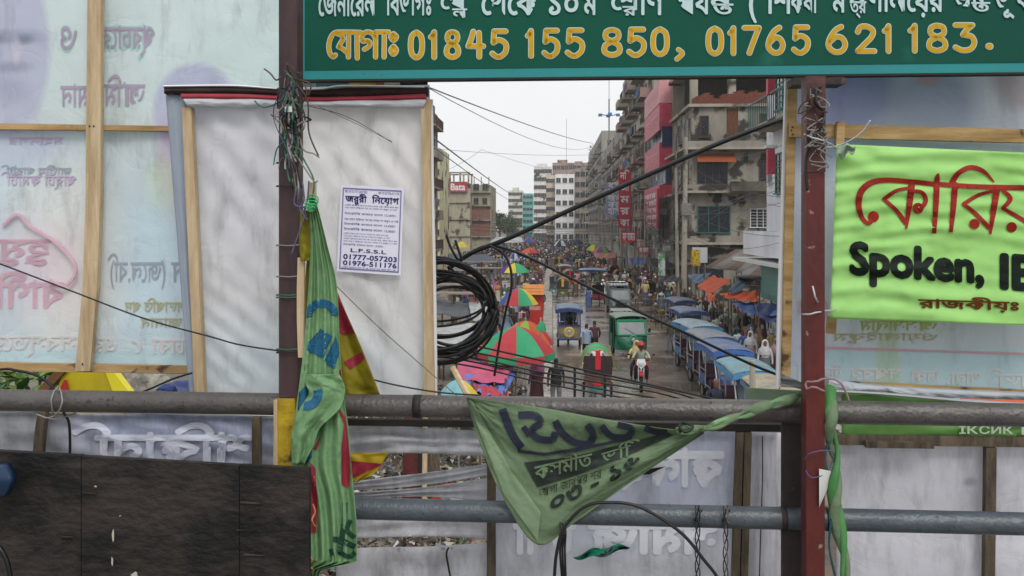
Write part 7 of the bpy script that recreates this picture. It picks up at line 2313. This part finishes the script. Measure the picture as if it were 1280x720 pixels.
patch(gf, [(374, 490), (382, 482), (398, 498), (392, 514), (374, 521), (372, 512), (386, 504)], g1, blp)
patch(gf, [(376, 566), (390, 540), (390, 572), (384, 578)], g1, blp)
patch(gf, [(391, 562), (400, 546), (400, 550), (396, 562)], g1, crp)
patch(gf, [(420, 504), (432, 522), (438, 580), (436, 610), (427, 606), (427, 560), (430, 530)], g1, crp)
patch(gf, [(388, 578), (394, 585), (397, 625), (395, 665), (387, 668), (387, 610)], g1, crp)
patch(gf, [(424, 462), (428, 462), (428, 476), (424, 474)], g1, crp)
def gbrush(pts, w, m_, lift=0.0):
    S = spline([(x, y, 0) for x, y in pts], 8)
    q = MB()
    for i in range(len(S) - 1):
        a, c_ = S[i], S[i + 1]
        d = c_ - a
        if d.length < 1e-4: continue
        nn = V(-d.y, d.x, 0).normalized() * w / 2
        q.add([g1(p.x, p.y, lift + .0001 * (i % 2)) for p in (a + nn, c_ + nn, c_ - nn, a - nn)], [(0, 1, 2, 3)])
    q.build('print', m_, gf, world=True)
gbrush([(431, 628), (430, 655), (424, 690)], 7, dgp)
gbrush([(416, 674), (428, 676), (444, 684)], 7, dgp, .0005)
gbrush([(438, 650), (434, 662), (443, 672)], 6, dgp, .0008)
gbrush([(413, 686), (416, 700), (410, 712)], 5, dgp)
gbrush([(424, 690), (436, 696), (444, 690)], 6, dgp, .0003)
lw2 = MB()
for q in ([(391, 630), (394, 640), (390, 650), (394, 658)], [(386, 692), (390, 700), (386, 706), (391, 712), (387, 720)]):
    S = spline([(a, b_, 0) for a, b_ in q], 5)
    lw2.tube([g1(p.x, p.y, .002) for p in S], .0022, 5)
lw2.build('print', mat('flag_peach', '#c98f6a', .6, .2, 8), gf, world=True, kind='stuff')
fo = drape(gf, 'upper_fold', [(382, 424, 468), (382, 430, 480), (386, 431, 492), (374, 424, 512), (366, 400, 535), (364, 392, 556), (366, 380, 580)], 2.165, flg, 1.3, .012, 8, 30, 40)
patch(gf, arc(382, 492, 10, 21, -PI * .1, PI * .55), fo, blp)
for k in range(5):
    cord('tie_string', ['topmost', 'second', 'third', 'fourth', 'lowest'][k] + ' green plastic string knotting the green flag to the lath', [(384 - k, 246 + 3 * k, 2.18), (392, 243 + 4 * k, 2.165), (398 - k, 250 + 3 * k, 2.175), (388, 256 + 2 * k, 2.165), (382, 250 + 3 * k, 2.18)], .0016, mat('green_string', '#3fae6a', .5, .2, 20), None, 'string')

# triangular green cloth
tc_ = thing('triangular_cloth', 'pale green printed cloth hanging as a triangle from the top rail with blue letters', 'cloth', G(680, 680, 2.2))
flg2 = mat('cloth_green_dull', '#859c7b', .65, .2, 2.5, '#647a5c', .35, 26, trans=.3, spec=.15, spots=('#55694e', 9, .6))
TT = spline([(583, 497, 0), (620, 502, 0), (680, 510, 0), (740, 521, 0), (800, 531, 0), (850, 537, 0), (880, 532, 0)], 8)
TB = spline([(583, 499, 0), (600, 555, 0), (630, 625, 0), (672, 681, 0), (720, 652, 0), (790, 602, 0), (880, 542, 0)], 8)
def tri(u, v, l=0.0):
    N = len(TT) - 1
    f_ = u * N
    i = min(N - 1, int(f_))
    p = TT[i].lerp(TT[i + 1], f_ - i)
    q = TB[i].lerp(TB[i + 1], f_ - i)
    r = p.lerp(q, v)
    d = .012 * math.sin(v * 10 + 7 * u + 1.5 * fbm(u * 2, v * 2, 2)) * (1 - .4 * v) * (.3 + u) + .01 * fbm(u * 5, v * 4, 5)
    return G(r.x, r.y, 2.215 + d + .04 * v - l)
MB().grid(tri, 90, 60, V(0, .0012, 0)).build('cloth', flg2, tc_, smooth=True, world=True)
def tripx(px, py, l=0.0):
    # invert the ruled map: march over u
    best = None
    N = len(TT) - 1
    for i in range(N * 3 + 1):
        f_ = i / 3
        k = min(N - 1, int(f_))
        p = TT[k].lerp(TT[k + 1], f_ - k)
        q = TB[k].lerp(TB[k + 1], f_ - k)
        d = q - p
        t = max(0, min(1, ((px - p.x) * d.x + (py - p.y) * d.y) / max(1e-6, d.length_squared)))
        e = (p.x + d.x * t - px) ** 2 + (p.y + d.y * t - py) ** 2
        if best is None or e < best[0]: best = (e, i / 3 / N, t)
    u, v = best[1], best[2]
    d = .012 * math.sin(v * 10 + 7 * u + 1.5 * fbm(u * 2, v * 2, 2)) * (1 - .4 * v) * (.3 + u) + .01 * fbm(u * 5, v * 4, 5)
    return G(px, py, 2.215 + d + .04 * v - .005 - l)
nb = mat('cloth_navy', '#1d5173', .6, .2, 8, trans=.1)
dk = mat('cloth_black_print', '#1d2723', .6, .2, 8)
def tribrush(pts, w, m_, name='print', lift=0.0):
    S = spline([(x, y, 0) for x, y in pts], 8)
    q = MB()
    for i in range(len(S) - 1):
        a, c_ = S[i], S[i + 1]
        d = (c_ - a)
        if d.length < 1e-4: continue
        nn = V(-d.y, d.x, 0).normalized() * w / 2
        q.add([tripx(p.x, p.y, lift) for p in (a + nn, c_ + nn, c_ - nn, a - nn)], [(0, 1, 2, 3)])
    return q.build(name, m_, tc_, world=True)
tribrush([(628, 511), (634, 528), (642, 546), (652, 560)], 10, nb)
tribrush([(648, 519), (668, 519), (676, 528), (664, 538), (672, 548), (690, 550), (694, 540)], 9, nb)
tribrush([(654, 533), (662, 545)], 7, nb, lift=.0004)
tribrush([(694, 526), (702, 540), (716, 552), (734, 555), (742, 545), (734, 531)], 9, nb)
tribrush([(752, 532), (764, 545), (784, 546), (790, 536), (772, 531)], 8, nb)
tribrush([(806, 535), (820, 540), (834, 541)], 8, nb)
patch(tc_, [(655, 578), (716, 571), (770, 557), (835, 541), (842, 544), (782, 570), (726, 592), (672, 609)], tripx, dk)
patch(tc_, [(646, 562), (680, 566), (720, 560), (790, 546), (790, 549), (722, 564), (680, 570), (648, 566)], tripx, nb)
for (t_, x0, x1, yb, yt, sl, m_, bo, mm) in (('\u0995\u09b8\u09ae\u09c0\u09a4', 668, 740, 600, 584, -.24, flg2, .02, .0012), ('\u09ad\u09bf\u09bf', 752, 800, 580, 567, -.3, flg2, .02, .0012),
                                    ('\u0986\u0997\u09be \u099c\u09be\u09b0\u09aa\u09b0 \u09b6\u09b0', 674, 752, 622, 612, -.32, dk, .0, 0), ('\u09e6\u09e9 - \u09e7\u09ec', 688, 800, 640, 622, -.5, dk, .04, 0)):
    q = MB()
    letters(q, t_, x0, x1, yb, yt, lambda px, py, l, mm=mm: tripx(px, py, mm + l), bo if len(t_) < 8 else 0, False, sl)
    q.build('lettering', m_, tc_, world=True)
patch(tc_, [(584, 499), (590, 500), (640, 590), (676, 640), (672, 676), (630, 618)], tripx, mat('cloth_green_hem', '#91a886', .65, .15, 3, trans=.3, spec=.2), 'hem')
tw = MB()
P = spline([G(845, 537, 2.22), G(880, 535, 2.23), (G(920, 521, 2.24)), G(955, 508, 2.22), G(985, 500, 2.26), G(1010, 492, 2.275), G(1036, 488, 2.27)], 8)
tw.tube(P, [.006 + .006 * abs(math.sin(i * .35)) + .003 * (i > 20) for i in range(len(P))], 7)
tw.build('twisted_end', flg2, tc_, smooth=True, world=True)
for off in (-1, 1):
    MB().tube([p + V(0, -.006, off * .007 * math.sin(i * .4)) for i, p in enumerate(P)], [.005 + .002 * math.sin(i * .7) for i in range(len(P))], 6).build('twisted_end', flg2 if off > 0 else flg, tc_, smooth=True, world=True)
MB().tube(spline([G(848, 531, 2.2), G(856, 540, 2.19), G(866, 533, 2.2), G(852, 528, 2.21), G(850, 541, 2.2)], 5), .004, 5).build('knot', dk, tc_, smooth=True, world=True)
MB().tube([G(566, 460, 2.5), G(578, 482, 2.44), G(589, 502, 2.38)], .009, 6).build('stick', wood, tc_, world=True)

# twisted green cloth right of the red post
tg2 = thing('twisted_green_cloth', 'twisted green cloth rope hanging down right of the red post', 'cloth', G(1050, 760, 2.22))
for k, m_ in enumerate((flg2, mat('cloth_deep_green', '#4f8a4a', .65, .25, 6, '#35663a'), mat('cloth_teal_dark', '#1f4d52', .6, .3, 9))):
    P = spline([G(1032 + k * 2, 486, 2.27), G(1038 + 3 * math.sin(k), 520, 2.2), G(1041 + k * 2 * (1 if k < 2 else -2), 560, 2.21), G(1045 - (8 if k == 2 else 0), 600, 2.2), G(1047 - (10 if k == 2 else 0), 650, 2.2), G(1054 - (12 if k == 2 else 0), 700, 2.2), G(1060 - (12 if k == 2 else 0), 760, 2.2)], 10)
    n = len(P)
    P = [p + V(.007 * math.sin(i * .28 + k * 2.1), .006 * math.cos(i * .28 + k * 2.1), 0) for i, p in enumerate(P)]
    MB().tube(P, [(.013, .014, .006)[k] * (.75 + .35 * math.sin(i * .19 + k)) for i in range(n)], 8).build('strand', m_, tg2, smooth=True, world=True)
MB().grid(lambda u, v: G(1024 + 20 * v * (1 - u), 586 + 44 * u + 4 * v, 2.19 + .01 * v), 6, 5, V(0, .001, 0)).build('paper_tag', white_f, tg2, world=True)
cord('cloth_tie', 'pinkish cloth strip tied round the red post above the rail', [(1030, 489, 2.17), (1018, 484, 2.165), (1009, 486, 2.18), (1008, 478, 2.19), (1020, 477, 2.17), (1034, 473, 2.18), (1050, 478, 2.17), (1058, 492, 2.17), (1061, 501, 2.17)], .0028, mat('pink_grey_cloth', '#8f7378', .7, .2, 20), None, 'tie')
tarp_p = thing('clear_plastic_sheet', 'crumpled clear plastic film between the pale frame edge and the red post', 'plastic sheet', G(990, 490, 2.4))
MB().grid(lambda u, v: G(976 + 34 * u, 467 + 14 * u + 12 * v * (1 - u * .3), 2.36 - .12 * u + .01 * math.sin(v * 9 + u * 7)), 14, 10, V(0, .001, 0)).build('film', mat('film_grey', '#97a09e', .3, .2, 9, trans=.5), tarp_p, smooth=True, world=True)
gp_ = thing('frosted_panel', 'low frosted green grey sheet standing behind the rail beside the dark column', 'panel', G(965, 545, 2.7))
solid([(934, 545), (1010, 545), (1010, 489), (934, 485)], 2.7, .01, mat('frosted_green', '#9aa79c', .4, .35, 3, '#7fa070', trans=.4), 'sheet', gp_)

# ------------------------------------------------------------------ haze over the street
hz = MB().box(-300, 300, -40, 600, -1.0, 48)
hm_ = bpy.data.materials.new('haze_air')
hm_.use_nodes = True
hn = hm_.node_tree.nodes
hn.clear()
pv = hn.new('ShaderNodeVolumePrincipled')
pv.inputs['Color'].default_value = (.92, .94, .96, 1)
pv.inputs['Density'].default_value = .00042
pv.inputs['Anisotropy'].default_value = .3
ho = hn.new('ShaderNodeOutputMaterial')
hm_.node_tree.links.new(pv.outputs[0], ho.inputs['Volume'])
hz.build('haze', hm_, kind='stuff', origin=False)
